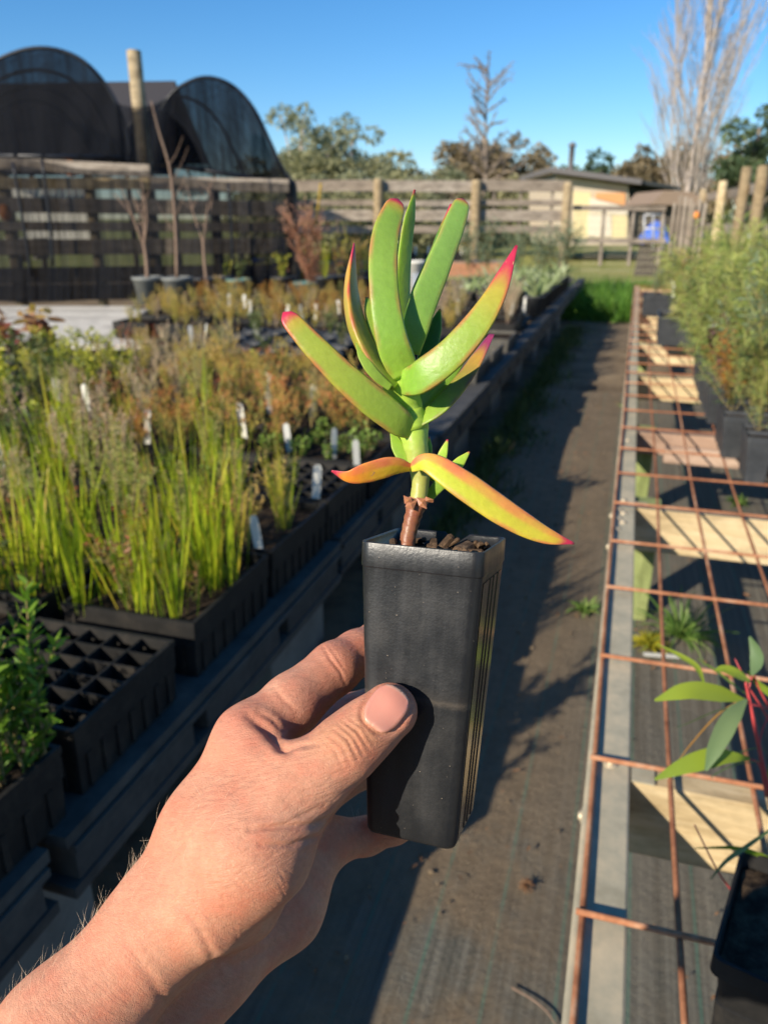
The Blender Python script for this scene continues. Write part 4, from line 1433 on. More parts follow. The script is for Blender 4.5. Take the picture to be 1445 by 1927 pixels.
for k, (px, py) in enumerate([(500, 556), (535, 560), (560, 548), (612, 560), (640, 556), (675, 560), (520, 538), (480, 540), (690, 545), (720, 552), (655, 538)]):
    t, p = big_pot(px, py, 'charcoal_pot', 'charcoal pot in the long row before the rail fence', .85, BZ, 'charcoal pots before the fence')
    kd = ['ochre', 'yellow', 'dull', 'wispy_sedge', 'redgreen'][k % 5]
    plant_at(kd, 'pot_plant', 'mixed plant in a charcoal pot before the rail fence', 'plant', p[0], p[1], BZ + .2, 'plants in the charcoal pots', 1.8 if kd != 'yellow' else 1.3)
t, p = big_pot(575, 570, 'teal_pot', 'second teal pot holding the rust brown cone', .8)
plant_at('rustcone', 'rust_plant', 'tall rust brown feathery plant left of the succulent', 'plant', p[0] + .08, p[1], BZ + .12, None, 1.2)
m = MB()
c0 = far(588, 500, 9.6)
m.tube(catmull(np.array([far(560, 545, 9.6), far(580, 470, 9.6), far(597, 400, 9.6), far(604, 345, 9.6)]) - c0, 12), [.014, .012, .010, .016], 6, True)
o = m.obj('curved_sapling', plain('ochre_stem', (.42, .27, .03), .6), None, True)
o.location = tuple(c0)
tag(o, 'single curved ochre sapling rising beside the rust brown plant', 'sapling')
for k, (px, py, h, sd) in enumerate([(478, 520, .95, 41), (455, 525, .8, 43), (520, 520, .9, 47), (632, 520, .8, 51)]):
    p = far(px, py, 10.2)
    t = bare_sapling('bare_sapling', ['bare twiggy sapling before the right tunnel', 'shorter bare sapling next to it before the tunnel', 'bare upright sapling at the tunnel corner', 'thin bare stem right of the rust plant'][k], p, .45, p[2] - .45 + h * .9, sd, 2, (6, 3), (15, 32), .016)
for k, (px, py) in enumerate([(470, 470), (510, 460), (560, 455), (440, 480), (650, 470), (600, 480)]):
    p = far(px, py + 60, 10.6)
    plant_at('yellowtree', 'young_tree', 'thin yellowing young tree in the back rows before the fence', 'tree', p[0], p[1], .45, 'yellowing young trees', .95)
# small red pot and white cane pot
t, p = big_pot(263, 630, 'red_pot', 'small red pot standing on the board deck', .36, BZ)
plant_at('ochre', 'pot_plant', 'tiny plant in the small red pot', 'plant', p[0], p[1], BZ + .08, None, .5)
p = gz(782, 556, BZ)
t = thing('white_pot', 'tall white pot with a grey panel behind the succulent', 'pot', (p[0], p[1], BZ))
m = MB()
m.lathe([(.001, 0), (.085, 0), (.10, .36), (.11, .362), (.11, .39), (.098, .39), (.09, .34)], 22)
m.obj('pot_body', M['white_plastic'], t, True)
m = MB()
for k in range(-3, 4):
    a = -math.pi / 2 + YAW + k * .14
    m.add([(.098 * math.cos(a - .07), .098 * math.sin(a - .07), .1), (.098 * math.cos(a + .07), .098 * math.sin(a + .07), .1), (.104 * math.cos(a + .07), .104 * math.sin(a + .07), .26), (.104 * math.cos(a - .07), .104 * math.sin(a - .07), .26)], [(0, 1, 2, 3)])
m.obj('printed_panel', plain('grey_print', (.35, .38, .42), .5), t)
p = far(487, 495, 9.9)
m = MB()
m.lathe([(.001, 0), (.05, .0), (.075, .03), (.07, .05), (.03, .055), (.001, .05)], 9)
o = m.obj('blue_scrap', plain('pale_blue_plastic', (.22, .30, .75), .4), None, True)
o.location = tuple(p)
tag(o, 'pale blue scrap of plastic lying among the back pots', 'plastic scrap')

# higher back bench before the fence: brick coloured front, trays with white labels
bb = uv(.4, 12.6, 0)
back = thing('back_bench', 'higher bench with a brick coloured board front before the rail fence', 'bench', tuple(bb))
for z in (.50, .60): board('front_board', plain('brick_red_board', (.46, .22, .12), .8), back, uv(-1.6, 12.6, z), uv(1.9, 12.6, z), .035, .095)
board('top_board', M['grey_wood'], back, uv(-1.6, 12.9, .655), uv(1.9, 12.9, .655), .55, .03)
for u in (-1.5, .2, 1.8): board('leg', M['dark_wood'], back, uv(u, 12.75, 0), uv(u, 12.75, .635), .09, .09, (-st, ct, 0))
for k in range(6):
    c = uv(-.9 + k * .42, 12.9, 0)
    tray(c[0], c[1], 'black tray on the higher back bench before the fence', 'trays on the back bench', True, .672, YAW)
    fill(c[0], c[1], [('ochre', 'heath_seedling', 'small yellow heath on the higher back bench', 'heath', 'heaths on the back bench', .8)], 4, z=.78)
for k, px in enumerate([782, 806, 868, 876, 885, 893, 700]):
    p = far(px, 468, 12.72)
    o = link('plant_label', LABM, None, (p[0], p[1], .77))
    o.rotation_euler = (0, rng.normal(0, .1), YAW)
    o.scale = (1.4, 1, 1.2)
    tag(o, 'white label in a tray on the higher back bench', 'plant label', 'labels on the back bench')

# labels named one by one
stake(593, 938, 'tall white label at the path edge tray left of the orange leaf', sc=1.15)
stake(490, 1030, 'white label leaning at the corner of the sedge tray', sc=1.0, lean=-.1)
stake(672, 872, 'thin white label just left of the withering orange leaf', sc=1.0)
stake(628, 850, 'narrow grey white label behind the groundcover', sc=1.0)
stake(545, 840, 'grey white label deep in the groundcover', sc=1.0)
stake(588, 775, 'cream label glowing among the orange heath', sc=1.3)
stake(508, 770, 'cream label left of the glowing one in the heath', sc=1.2)
stake(505, 735, 'small white label standing behind the heath', sc=1.0)
stake(460, 815, 'bluish white label among the brown stalks', sc=1.3)
stake(275, 830, 'bluish white label behind the sedges', sc=1.3)
stake(168, 775, 'cream label under the yellow shrubs', sc=1.3)
stake(112, 760, 'white label left of the cream one under the yellow shrubs', sc=1.3)
stake(8, 880, 'white label cut by the left edge', sc=1.3)
for k, (px, py, lab) in enumerate([(360, 645, 'cream label left of a pair in the ochre heath'), (384, 640, 'larger cream label right of the first in the ochre heath'), (470, 590, 'white label in the ochre heath below the teal pot'), (432, 575, 'cream label close under the charcoal pots'), (460, 578, 'small cream label among the ochre tops'), (570, 600, 'white label left of the rust plant foot'), (594, 598, 'white label at the foot of the rust plant'), (540, 600, 'white label right of the ochre patch'), (640, 590, 'grey label under the upright keeled leaf'), (487, 640, 'grey label at the dark gap')]):
    stake(px, py, lab, sc=1.25)
for k, (px, py, lab) in enumerate([(870, 560, 'white label between the right leaves and dry plants'), (862, 590, 'second white label among the dry plants'), (985, 585, 'bright white label hanging on the far path edge'), (960, 590, 'dull label among the dry plants at the path edge'), (990, 555, 'white label under the strap leaves')]):
    stake(px, py, lab, sc=1.35)

# ================================================================== right bench: galvanised rail, joists, wire mesh
RX = 0.012
rb_ = thing('mesh_bench', 'low bench of rusty wire mesh on pale joists with a galvanised edge rail', 'bench', (.5, 5, 0))
rb0 = np.array(rb_.location)


def galv_rail(x0, x1, y0, y1, dirn):
    m = MB()
    a, b = (x0, x1)
    lip = .004
    pr = [(a, 0), (a + lip, .0015), (b - .004, .0015), (b - .001, 0), (b, -.006), (b, -.012), (b - .003, -.012), (b - .0035, -.005), (a + .004, -.004), (a + .0035, -.075), (a, -.076), (a - .001, -.003)]
    ys = np.linspace(y0, y1, 24)
    m.rings([[(px - rb0[0], y - rb0[1], BZ + pz + (.0008 * math.sin(y * 5))) for px, pz in pr] for y in ys], (True, True))
    return m


galv_rail(RX, RX + .068, -.6, 11.2, 1).obj('edge_rail', M['galv'], rb_)
m = MB()
m.box((1.14 - rb0[0], 5.3 - rb0[1], BZ - .03), (.07, 11.8, .06))
m.obj('outer_rail', M['galv'], rb_)
JY = [-.05, 1.085, 2.41, 3.40, 4.72, 5.95, 7.1, 8.3, 9.5, 10.8]
for k, y in enumerate(JY):
    if k == 3:
        board('joist', M['pink_board'], rb_, (RX + .069, y + .02, BZ - .055), (1.10, y + .02, BZ - .055), .045, .10)
        board('joist', M['pink_board'], rb_, (.20, y - .035, BZ - .09), (1.10, y - .035, BZ - .09), .032, .07)
    else:
        board('joist', M['pine'], rb_, (RX + .0695, y + .022, BZ - .078), (1.10, y + .022, BZ - .078), .045, .145)
        m = MB()
        m.box((RX + .088 - rb0[0], y + .022 - rb0[1], BZ - .0025), (.036, .047, .003))
        m.obj('bracket', M['galv'], rb_)
for y in (2.41, 3.40, 5.95, 8.3):
    board('leg', M['green_pine'], rb_, (.118, y + .09, 0), (.118, y + .09, BZ - .012), .085, .085, (0, 1, 0))
    board('leg', M['green_pine'], rb_, (1.05, y + .09, 0), (1.05, y + .09, BZ - .07), .085, .085, (0, 1, 0))
# bolts on the rail
bo = MB()
bo.lathe([(.001, .006), (.006, .0055), (.0075, .003), (.0075, 0)], 8)
bo.lathe([(.0125, .0), (.0125, .0012), (.0075, .0013)], 12)
BOLT = bo.mesh('bolt', M['bolt'], True)
for (x, y) in [(.048, 1.112), (.045, 2.25), (.03, 2.28), (.045, 2.33), (.03, 2.36), (.043, 2.45), (.048, 3.42), (.03, 2.19), (.048, 4.74), (.048, 5.97), (.045, 1.9 + 1.3), (.048, 7.12)]:
    link('bolt', BOLT, rb_, (x - rb0[0], y - rb0[1], BZ + .0016))
# a long screw sticking out of the rail's side
for (y, z) in ((1.00, -.02), (2.10, -.02), (2.34, -.015)):
    o = link('bolt', BOLT, rb_, (RX - .0012 - rb0[0], y - rb0[1], BZ + z))
    o.rotation_euler = (0, R(-90), 0)
# wires: long ones lie under the cross wires
ZL, ZC = BZ + .0105, BZ + .0165


def wire(p0, p1, wav=.0022, n=26):
    p0, p1 = np.array(p0), np.array(p1)
    tt = np.linspace(0, 1, n)
    P = p0 + (p1 - p0) * tt[:, None]
    L_ = np.linalg.norm(p1 - p0)
    ph = rng.uniform(0, 6, 3)
    side = np.array([-(p1 - p0)[1], (p1 - p0)[0], 0]) / L_
    P = P + side * (wav * np.sin(tt * L_ * 2.2 + ph[0]))[:, None] + np.array([0, 0, 1]) * (wav * .6 * np.sin(tt * L_ * 3.1 + ph[1]))[:, None]
    m = MB()
    m.tube(P - rb0, .0042, 8, True)
    return m.obj('mesh_wire', M['rust'], rb_, True)


CWY = [.15, .46, .784, 1.103, 1.43, 1.766, 2.061, 2.376, 2.70, 3.02, 3.36, 3.70]
while CWY[-1] < 11.0: CWY.append(CWY[-1] + .325)
for y in CWY: wire((RX + .003, y, ZC), (1.12, y + .012, ZC), .0022, 14)
for x in (RX + .007, .139, .258, .385, .515, .64, .765, .89, 1.02, 1.12): wire((x + .002, -.3, ZL), (x - .003 if x < .05 else x + .012, 11.0, ZL), .0028, 60)
# white cable tie ring round one wire
m = MB()
an = np.linspace(0, 2 * math.pi, 17)
m.tube(np.stack([np.cos(an) * .0062, an * 0, np.sin(an) * .0062], 1), .0017, 6, False)
o = m.obj('wire_tie', M['white_plastic'], rb_, True)
o.location = (.1395 - rb0[0], 1.098 - rb0[1], ZL)

# ------------------------------------------------------------------ square pots on the right bench
sq = MB()


def sqring(w, z, r=.006):
    P = []
    for cx_, cy_, a0 in ((1, -1, -90), (1, 1, 0), (-1, 1, 90), (-1, -1, 180)):
        for k in range(4):
            a = R(a0 + 30 * k)
            P.append((cx_ * (w - r) + r * math.cos(a), cy_ * (w - r) + r * math.sin(a), z))
    return P


sq.rings([sqring(.032, 0), sqring(.038, .085), sqring(.0385, .0855), sqring(.042, .136), sqring(.0445, .137), sqring(.0445, .16), sqring(.0425, .16), sqring(.040, .145)], (True, False))
SQB = sq.mesh('pot_body', M['charcoal_pot'])
sq = MB()
sq.add([(-.04, -.04, .147), (.04, -.04, .147), (.04, .04, .147), (-.04, .04, .147)], [(0, 1, 2, 3)])
SQS = sq.mesh('soil', M['soil'])
WAT = ('wattle', 'narrow_leaved_shrub', 'narrow leaved green shrub', 'shrub', 'narrow leaved shrubs on the right bench')
FIN = ('fineshrub', 'fine_leaved_shrub', 'fine leaved light green shrub', 'shrub', 'fine leaved shrubs on the right bench')
PUR = ('purple', 'purple_shrub', 'dark purple leaved shrub', 'shrub', 'purple shrubs on the right bench')
ORA = ('orangeshrub', 'orange_shrub', 'orange tipped shrub', 'shrub', 'orange shrubs on the right bench')
GRY = ('greyshrub', 'grey_shrub', 'grey green shrub', 'shrub', 'grey shrubs on the right bench')


def sqpot(x, y, label, group, kd=None, sc=1.0, z=BZ + .02):
    t = thing('square_pot', label, 'pot', (x, y, z), group, rng.normal(0, .03))
    link('pot_body', SQB, t)
    link('soil', SQS, t)
    if kd:
        w_ = group.replace('square pots ', '')
        plant_at(kd[0], kd[1], kd[2] + ' ' + w_ + ' of the right bench', kd[3], x, y, z + .15, kd[4] + ', ' + w_, sc * rng.uniform(.6, 1.12))
    return t


for i in range(6):
    for j in range(2):
        lab = 'charcoal square pot at the front corner of the block of pots on the right bench' if i == 0 and j == 0 else 'charcoal square pot in the front block on the right bench'
        kd = None if (i < 2 and j == 0) else [FIN, ORA, FIN, WAT][rng.integers(0, 4)]
        sqpot(.457 + i * .092, 2.735 + j * .092, lab, 'square pots in the front block', kd, .75)
for i in range(7):
    for j in range(3):
        kd = [FIN, WAT, FIN, ORA, GRY][rng.integers(0, 5)] if (j > 0 or i > 1) else None
        sqpot(.41 + i * .092, 3.02 + j * .10, 'charcoal square pot in the second block on the right bench', 'square pots in the second block', kd, .85)
for i in range(7):
    for j in range(8):
        if rng.random() < .12 and i > 0: continue
        kd = [FIN, WAT, WAT, FIN, PUR, GRY, ORA, PUR][rng.integers(0, 8)] if rng.random() < (.42 if i else .7) else None
        sqpot(.40 + i * .10, 3.55 + j * .135, 'charcoal square pot in the long third block on the right bench', 'square pots in the third block', kd, .9)
for k in range(10):
    x, y = rng.uniform(.36, .5), 3.7 + k * .3
    kd = [FIN, WAT, FIN, GRY][k % 4]
    sqpot(x, y, 'charcoal square pot in the outer row nearest the rail on the right bench', 'square pots in the outer row', kd, .85)
for k in range(26):
    x, y = rng.uniform(.45, 1.08), rng.uniform(4.8, 6.4)
    kd = [WAT, FIN, PUR, GRY, WAT][k % 5]
    sqpot(x, y, 'charcoal square pot hidden under the shrubs of the right bench', 'square pots under the shrubs', kd, 1.0)
for k in range(16):
    x, y = rng.uniform(.30, 1.08), rng.uniform(6.6, 10.2)
    kd = [WAT, ORA, PUR, FIN, WAT][k % 5]
    sqpot(x, y, 'charcoal square pot towards the far end of the right bench', 'square pots at the far end', kd, 1.0)


def tub(x, y, w, l, h, label):
    t = thing('black_tub', label, 'tub', (x, y, BZ + .02))
    m = MB()

    def ring(a, b, z): return [(-a, -b, z), (a, -b, z), (a, b, z), (-a, b, z)]
    a, b = w / 2, l / 2
    m.rings([ring(a * .9, b * .9, 0), ring(a * .97, b * .97, h - .03), ring(a, b, h - .03), ring(a, b, h), ring(a - .01, b - .01, h), ring(a - .012, b - .012, h - .03)], (True, False))
    m.obj('tub_body', M['charcoal_pot'], t)
    m = MB()
    m.add(ring(a - .012, b - .012, h - .028), [(0, 1, 2, 3)])
    m.obj('soil', M['soil'], t)


tub(.33, 5.95, .28, .42, .20, 'black rectangular tub on the mesh nearest the middle of the right bench')
tub(.22, 7.75, .26, .4, .18, 'black tub close to the rail further along the right bench')
for (x, y, kd, s_) in [(.42, 6.0, FIN, .9), (.3, 6.1, WAT, .8), (.28, 7.8, FIN, .8), (.2, 7.9, GRY, .6)]: plant_at(kd[0], kd[1], kd[2] + ' in a black tub on the right bench', kd[3], x, y, BZ + .19, kd[4] + ', tubs', s_)
for (px, py, d, lab) in [(1320, 612, 5.0, 'white label glowing in the shrubs of the right bench'), (1267, 540, 6.5, 'white label at the near edge of the far right shrubs'), (1231, 575, 7.3, 'pale stake standing by the far black tub'), (1408, 450, 6.5, 'pale tag high in the right shrubs')]:
    stake(px, py + 12, lab, d=d, sc=1.2)

# ------------------------------------------------------------------ weeds and litter under the right bench
def tuft(name, label, cat, x, y, z, k, Lr, wr, mat, seed, splay=.9, kind=None, droop=(.2, .8), rad=.02):
    rr = np.random.default_rng(seed)
    lm = MB()
    an = rr.uniform(0, 2 * math.pi, k)
    P = np.stack([np.cos(an) * rad * rr.uniform(0, 1, k), np.sin(an) * rad * rr.uniform(0, 1, k), np.zeros(k)], 1)
    sp_ = rr.uniform(.1, splay, k)
    D = np.stack([np.cos(an) * sp_, np.sin(an) * sp_, np.ones(k)], 1)
    blades(lm, P, D, rr.uniform(*Lr, k), rr.uniform(*wr, k), rr.uniform(*droop, k), rr, 4)
    o = lm.obj(name, M[mat], None, False, (x, y, z))
    return tag(o, label, cat, None, kind)


a = gz(1268, 1205, .03)
tuft('grass_tuft', 'fresh green grass tuft growing through the weed mat beside the bench leg', 'grass tuft', a[0] + .02, a[1] + .03, .03, 110, (.10, .27), (.004, .008), 'tuft', 5, 1.6)
a = gz(1222, 1215, .03)
tuft('yellow_weed', 'small yellow green weed at the foot of the bench leg', 'weed', a[0], a[1], .03, 140, (.03, .09), (.006, .012), 'yweed', 6, 1.6)
for k, (px, py, lab) in enumerate([(1100, 1150, 'small weed on the path beside the rail'), (1230, 745, 'low green weed under the far mesh'), (1300, 760, 'second low weed under the far mesh'), (1390, 950, 'weed under the front block of square pots'), (1180, 770, 'weed on the path edge beyond the joists')]):
    a = gz(px, py, .03)
    tuft('small_weed', lab, 'weed', a[0], a[1], .03, 70, (.03, .10), (.005, .012), 'tuft', 20 + k, 1.4)
a = gz(1245, 1238, .036)
o = link('plant_label', LABM, None, (a[0] + .05, a[1] + .01, .043))
o.rotation_euler = (R(88), 0, R(-78))
tag(o, 'dirty white label lying flat on the weed mat below the grass tuft', 'plant label', 'white plant labels')
sc_ = MB()
leafm = plain('dry_leaf', (.22, .11, .05), .8, var=.3)
for k in range(900):
    x, y = (rng.normal(-.32, .22), rng.uniform(.6, 8.0)) if k < 700 else (rng.uniform(.1, 1.0), rng.uniform(.7, 5.5))
    if x < -.68 or -.01 < x < .09: continue
    an = rng.uniform(0, 6.28)
    l_ = .003 + .012 * rng.random() ** 2.5
    d = np.array([math.cos(an), math.sin(an), rng.uniform(-.2, .2)])
    s_ = np.array([-d[1], d[0], rng.uniform(-.4, .4)])
    c = np.array([x, y, .041 if y < 6 else .022])
    sc_.add([c - d * l_, c - s_ * l_ * rng.uniform(.15, .6) + (0, 0, .003), c + d * l_ + (0, 0, .002), c + s_ * l_ * rng.uniform(.15, .6) + (0, 0, .004)], [(0, 1, 2, 3)])
clod = MB()
for k in range(420):
    x, y = rng.normal(-.30, .22), rng.uniform(.7, 7.0)
    if x < -.68 or x > 0: continue
    r_ = .002 + .008 * rng.random() ** 3
    V = rng.normal(0, 1, (6, 3)) * .15 + np.array([(1, 0, 0), (-1, 0, 0), (0, 1, 0), (0, -1, 0), (0, 0, .7), (0, 0, -.7)])
    clod.add(V * r_ + np.array([x, y, .036 if y < 6 else .018]), [(0, 2, 4), (2, 1, 4), (1, 3, 4), (3, 0, 4), (2, 0, 5), (1, 2, 5), (3, 1, 5), (0, 3, 5)])
o = clod.obj('dirt_clods', M['dirt'])
tag(o, kind='stuff')
o = sc_.obj('leaf_litter', leafm)
tag(o, kind='stuff')
a = gz(990, 1665, .04)
m = MB()
rr = np.random.default_rng(8)
for q in range(40):
    d = rr.normal(0, 1, 3) * (1, 1, .5)
    d /= np.linalg.norm(d)
    m.tube([(0, 0, .006), d * .010 + (0, 0, .008), d * .018 + (0, 0, .006)], [.0016, .0005], 4, False)
o = m.obj('seed_burr', leafm, None, False, (a[0], a[1], .034))
tag(o, 'dry brown seed burr lying on a green thread of the weed mat', 'seed burr')
a = [gz(*q, .04) for q in ((962, 1858), (1000, 1880), (1030, 1905), (1045, 1930))]
m = MB()
m.tube(catmull(np.array(a) - a[0], 10), .0016, 5, True)
o = m.obj('twig', M['stick'], None, True, tuple(a[0]))
tag(o, 'thin dry twig on the path at the bottom of the picture', 'twig')
# grass along the foot of the left bench and at the end of the path
def grass(name, pts, hr, seed, wr=(.004, .008), label=None):
    rr = np.random.default_rng(seed)
    lm = MB()
    P = np.array(pts)
    k = len(P)
    D = np.stack([rr.normal(0, .35, k), rr.normal(0, .35, k), np.ones(k)], 1)
    blades(lm, P, D, rr.uniform(*hr, k) * (1 if P.shape[1] == 3 else 1), rr.uniform(*wr, k), rr.uniform(.05, .5, k), rr, 3)
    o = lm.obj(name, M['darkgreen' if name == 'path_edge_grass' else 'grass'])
    tag(o, kind='stuff')


k = 5200
yy = rng.uniform(2.3, 9.8, k)
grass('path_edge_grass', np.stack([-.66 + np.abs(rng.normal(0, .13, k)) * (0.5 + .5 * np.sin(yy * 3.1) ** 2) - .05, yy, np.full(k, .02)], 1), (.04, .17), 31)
k = 5200
grass('path_end_grass', np.stack([rng.normal(-.35, .34, k), 10.9 + rng.uniform(0, 2.6, k), np.zeros(k)], 1), (.18, .62), 32, (.008, .018))
k = 2600
grass('gate_grass', np.stack([rng.uniform(-2.2, 1.2, k), rng.uniform(12.5, 17.0, k), np.zeros(k)], 1), (.08, .3), 33, (.008, .018))

# ------------------------------------------------------------------ eucalypt seedling and its pot at the right edge
ptc = np.array([0.2435, .672, BZ + .021])
t = thing('black_pot', 'glossy black square pot on the mesh in the lower right corner', 'pot', tuple(ptc), None, -.27)
m = MB()


def rr_(w, z, r=.010):
    P = []
    for cx_, cy_, a0 in ((1, -1, -90), (1, 1, 0), (-1, 1, 90), (-1, -1, 180)):
        for k in range(5):
            a = R(a0 + 22.5 * k)
            P.append((cx_ * (w - r) + r * math.cos(a), cy_ * (w - r) + r * math.sin(a), z))
    return P


m.rings([rr_(.062, 0), rr_(.070, .05), rr_(.0715, .0505), rr_(.0735, .09), rr_(.0715, .091), rr_(.077, .135), rr_(.083, .136), rr_(.083, .158), rr_(.080, .159), rr_(.077, .14)], (True, False))
m.obj('pot_body', M['black_plastic'], t)
m = MB()
n = 14
gq = np.linspace(-.076, .076, n)
m.add([(gq[i], gq[j], .142 + rng.normal(0, .002)) for i in range(n) for j in range(n)], [(i * n + j, (i + 1) * n + j, (i + 1) * n + j + 1, i * n + j + 1) for i in range(n - 1) for j in range(n - 1)])
m.obj('soil', M['soil'], t)
for k in range(5):
    m = MB()
    m.box((-.0665 - .0032 - (.0) * k, -.05 + k * .025, .05), (.004, .006, .085))
    m.obj('rib', M['black_plastic'], t)
euL = leafmat('eucalypt_leaf', [(.10, .17, .03), (.22, .30, .03), (.34, .40, .04)], .25, .42)
euD = leafmat('grey_eucalypt_leaf', [(.09, .15, .06), (.14, .21, .09), (.18, .24, .10)], .2, .42)
redst = plain('red_stem', (.48, .06, .06), .45)
eb = at(1475, 1640, .95)
eu = thing('eucalypt_seedling', 'young eucalypt with a red stem and long curved leaves at the right edge', 'seedling', tuple(eb))
m = MB()
ln_ = catmull(np.array([at(1490, 1690, .955), at(1450, 1510, .93), at(1425, 1395, .915), at(1408, 1312, .905), at(1402, 1285, .90)]) - eb, 16)
m.tube(ln_, [.0034, .0026, .0020, .0012], 8, True)
m.obj('stem', redst, eu, True)


def long_leaf(pts, wpx, mat, fold=.25, roll=0.0, petiole=None):
    """a lance leaf with a midrib fold; path and width read at its own distance"""
    P = catmull(np.array([at(*q) for q in pts]), 18)
    tt = np.linspace(0, 1, 18)
    d = np.mean([q[2] for q in pts])
    w = np.interp(tt, np.linspace(0, 1, len(wpx)), wpx) / 2 * d / FPX
    T = np.gradient(P, axis=0)
    T /= np.linalg.norm(T, axis=1)[:, None]
    m = MB()
    V = []
    for i in range(18):
        v = C0 - P[i]
        v /= np.linalg.norm(v)
        nn = v - T[i] * (v @ T[i])
        nn /= np.linalg.norm(nn)
        b = np.cross(T[i], nn)
        c_, s_ = math.cos(R(roll)), math.sin(R(roll))
        b, nn = b * c_ + nn * s_, nn * c_ - b * s_
        for q in (-1, -.5, 0, .5, 1): V.append(P[i] + b * w[i] * q + nn * w[i] * fold * abs(q) - eb)
    m.add(V, [(i * 5 + q, i * 5 + q + 1, (i + 1) * 5 + q + 1, (i + 1) * 5 + q) for i in range(17) for q in range(4)], np.repeat(np.clip(.5 + .15 * np.sin(tt * 4), 0, 1), 5))
    m.obj('leaf', mat, eu, True)
    if petiole:
        m = MB()
        m.tube(catmull(np.array([at(*q) for q in petiole]) - eb, 8), [.0012, .0009], 6, False)
        m.obj('leaf_stalk', redst, eu, True)


long_leaf([(1400, 1318, .90), (1340, 1303, .88), (1290, 1300, .87), (1231, 1318, .87)], [6, 30, 34, 28, 4], euL, .12, 0, [(1410, 1325, .905), (1400, 1318, .90)])
long_leaf([(1404, 1316, .90), (1375, 1350, .885), (1348, 1400, .875), (1327, 1450, .87)], [5, 30, 36, 28, 5], euD, .2, 15)
long_leaf([(1410, 1428, .905), (1350, 1424, .89), (1290, 1440, .885), (1231, 1467, .885)], [6, 22, 37, 34, 22, 4], euL, .12, 5, [(1433, 1450, .92), (1424, 1434, .912), (1410, 1428, .905)])
long_leaf([(1414, 1272, .905), (1424, 1248, .91), (1422, 1225, .915), (1410, 1198, .92)], [5, 24, 28, 20, 5], euD, .2, 30, [(1407, 1300, .905), (1414, 1272, .905)])
long_leaf([(1410, 1283, .90), (1385, 1268, .895), (1362, 1260, .895), (1344, 1262, .895)], [5, 20, 22, 16, 4], euL, .2, -35)
long_leaf([(1432, 1432, .90), (1380, 1440, .88), (1340, 1460, .875), (1342, 1466, .875)], [2, 5, 5, 3, 2], euD, .1, 60)
long_leaf([(1378, 1330, .90), (1340, 1340, .90), (1300, 1358, .905), (1270, 1370, .91)], [2, 6, 7, 5, 2], euD, .1, 70)
long_leaf([(1450, 1560, .86), (1400, 1595, .85), (1365, 1620, .845), (1336, 1655, .845)], [6, 10, 11, 8, 2], euD, .2, 40)
long_leaf([(1455, 1620, .87), (1420, 1605, .865), (1380, 1595, .86), (1306, 1596, .86)], [10, 12, 11, 8, 2], euL, .2, 40)
long_leaf([(1460, 1728, .84), (1430, 1712, .835), (1410, 1712, .835), (1393, 1722, .835)], [10, 12, 12, 9, 3], M['purple'], .2, 0)
long_leaf([(1465, 1750, .84), (1440, 1746, .84), (1420, 1748, .84)], [10, 10, 3], euL, .2, 0)
long_leaf([(1470, 1770, .84), (1445, 1776, .84), (1415, 1786, .84)], [14, 16, 4], euD, .2, 0)
long_leaf([(1310, 1240, 1.0), (1345, 1262, .97), (1380, 1290, .94), (1405, 1308, .91)], [3, 9, 8, 2], euL, .2, 55)
long_leaf([(1440, 1500, .93), (1462, 1420, .93), (1470, 1340, .93)], [6, 26, 5], euL, .2, 10)
long_leaf([(1445, 1418, .92), (1420, 1408, .915), (1350, 1430, .90), (1336, 1446, .90)], [2, 4, 5, 2], euD, .1, 60)
long_leaf([(1410, 1395, .91), (1330, 1330, .92), (1290, 1380, .92), (1270, 1440, .92)][::-1][0:1] + [(1300, 1400, .915), (1350, 1345, .91), (1400, 1312, .905)], [2, 5, 6, 2], M['orangeleaf'], .1, 60)
long_leaf([(1235, 1212, 1.02), (1280, 1235, 1.0), (1310, 1256, .98), (1325, 1290, .97)], [2, 12, 14, 4], euL, .2, 40)
long_leaf([(1462, 1320, .92), (1440, 1298, .92), (1425, 1286, .92), (1405, 1262, .92)], [8, 14, 12, 3], euL, .2, 20)
for pts in ([(1412, 1300, .905), (1440, 1345, .915), (1470, 1410, .93)], [(1440, 1500, .925), (1428, 1400, .915), (1452, 1330, .92)], [(1410, 1325, .905), (1440, 1332, .915), (1470, 1345, .925)], [(1404, 1285, .9), (1392, 1260, .9), (1382, 1240, .905)]):
    m = MB()
    m.tube(catmull(np.array([at(*q) for q in pts]) - eb, 10), [.0012, .0008], 6, False)
    m.obj('twig', redst, eu, True)
for pts in ([(1455, 1900, .87), (1400, 1720, .86), (1350, 1640, .85), (1306, 1552, .85)], [(1440, 1455, .925), (1330, 1330, .90), (1360, 1365, .90)][:0] or [(1445, 1330, .93), (1425, 1290, .92), (1412, 1250, .915)]):
    m = MB()
    m.tube(catmull(np.array([at(*q) for q in pts]) - eb, 14), [.0016, .0011, .0008], 6, False)
    m.obj('shoot', redst, eu, True)

# ================================================================== the held pot
def pot_frame():
    a, b, c = -0.2532, -0.0405, -0.0358
    ca, sa, cb, sb, cc, sc = math.cos(a), math.sin(a), math.cos(b), math.sin(b), math.cos(c), math.sin(c)
    Rx = np.array([[1, 0, 0], [0, ca, -sa], [0, sa, ca]])
    Ry = np.array([[cb, 0, sb], [0, 1, 0], [-sb, 0, cb]])
    Rz = np.array([[cc, -sc, 0], [sc, cc, 0], [0, 0, 1]])
    return Rz @ Ry @ Rx


POTR = pot_frame()
POTC = np.array([-0.067, 0.289, CAMZ - 0.1251])


def potp(x, y, z): return POTC + POTR @ np.array([x, y, z])


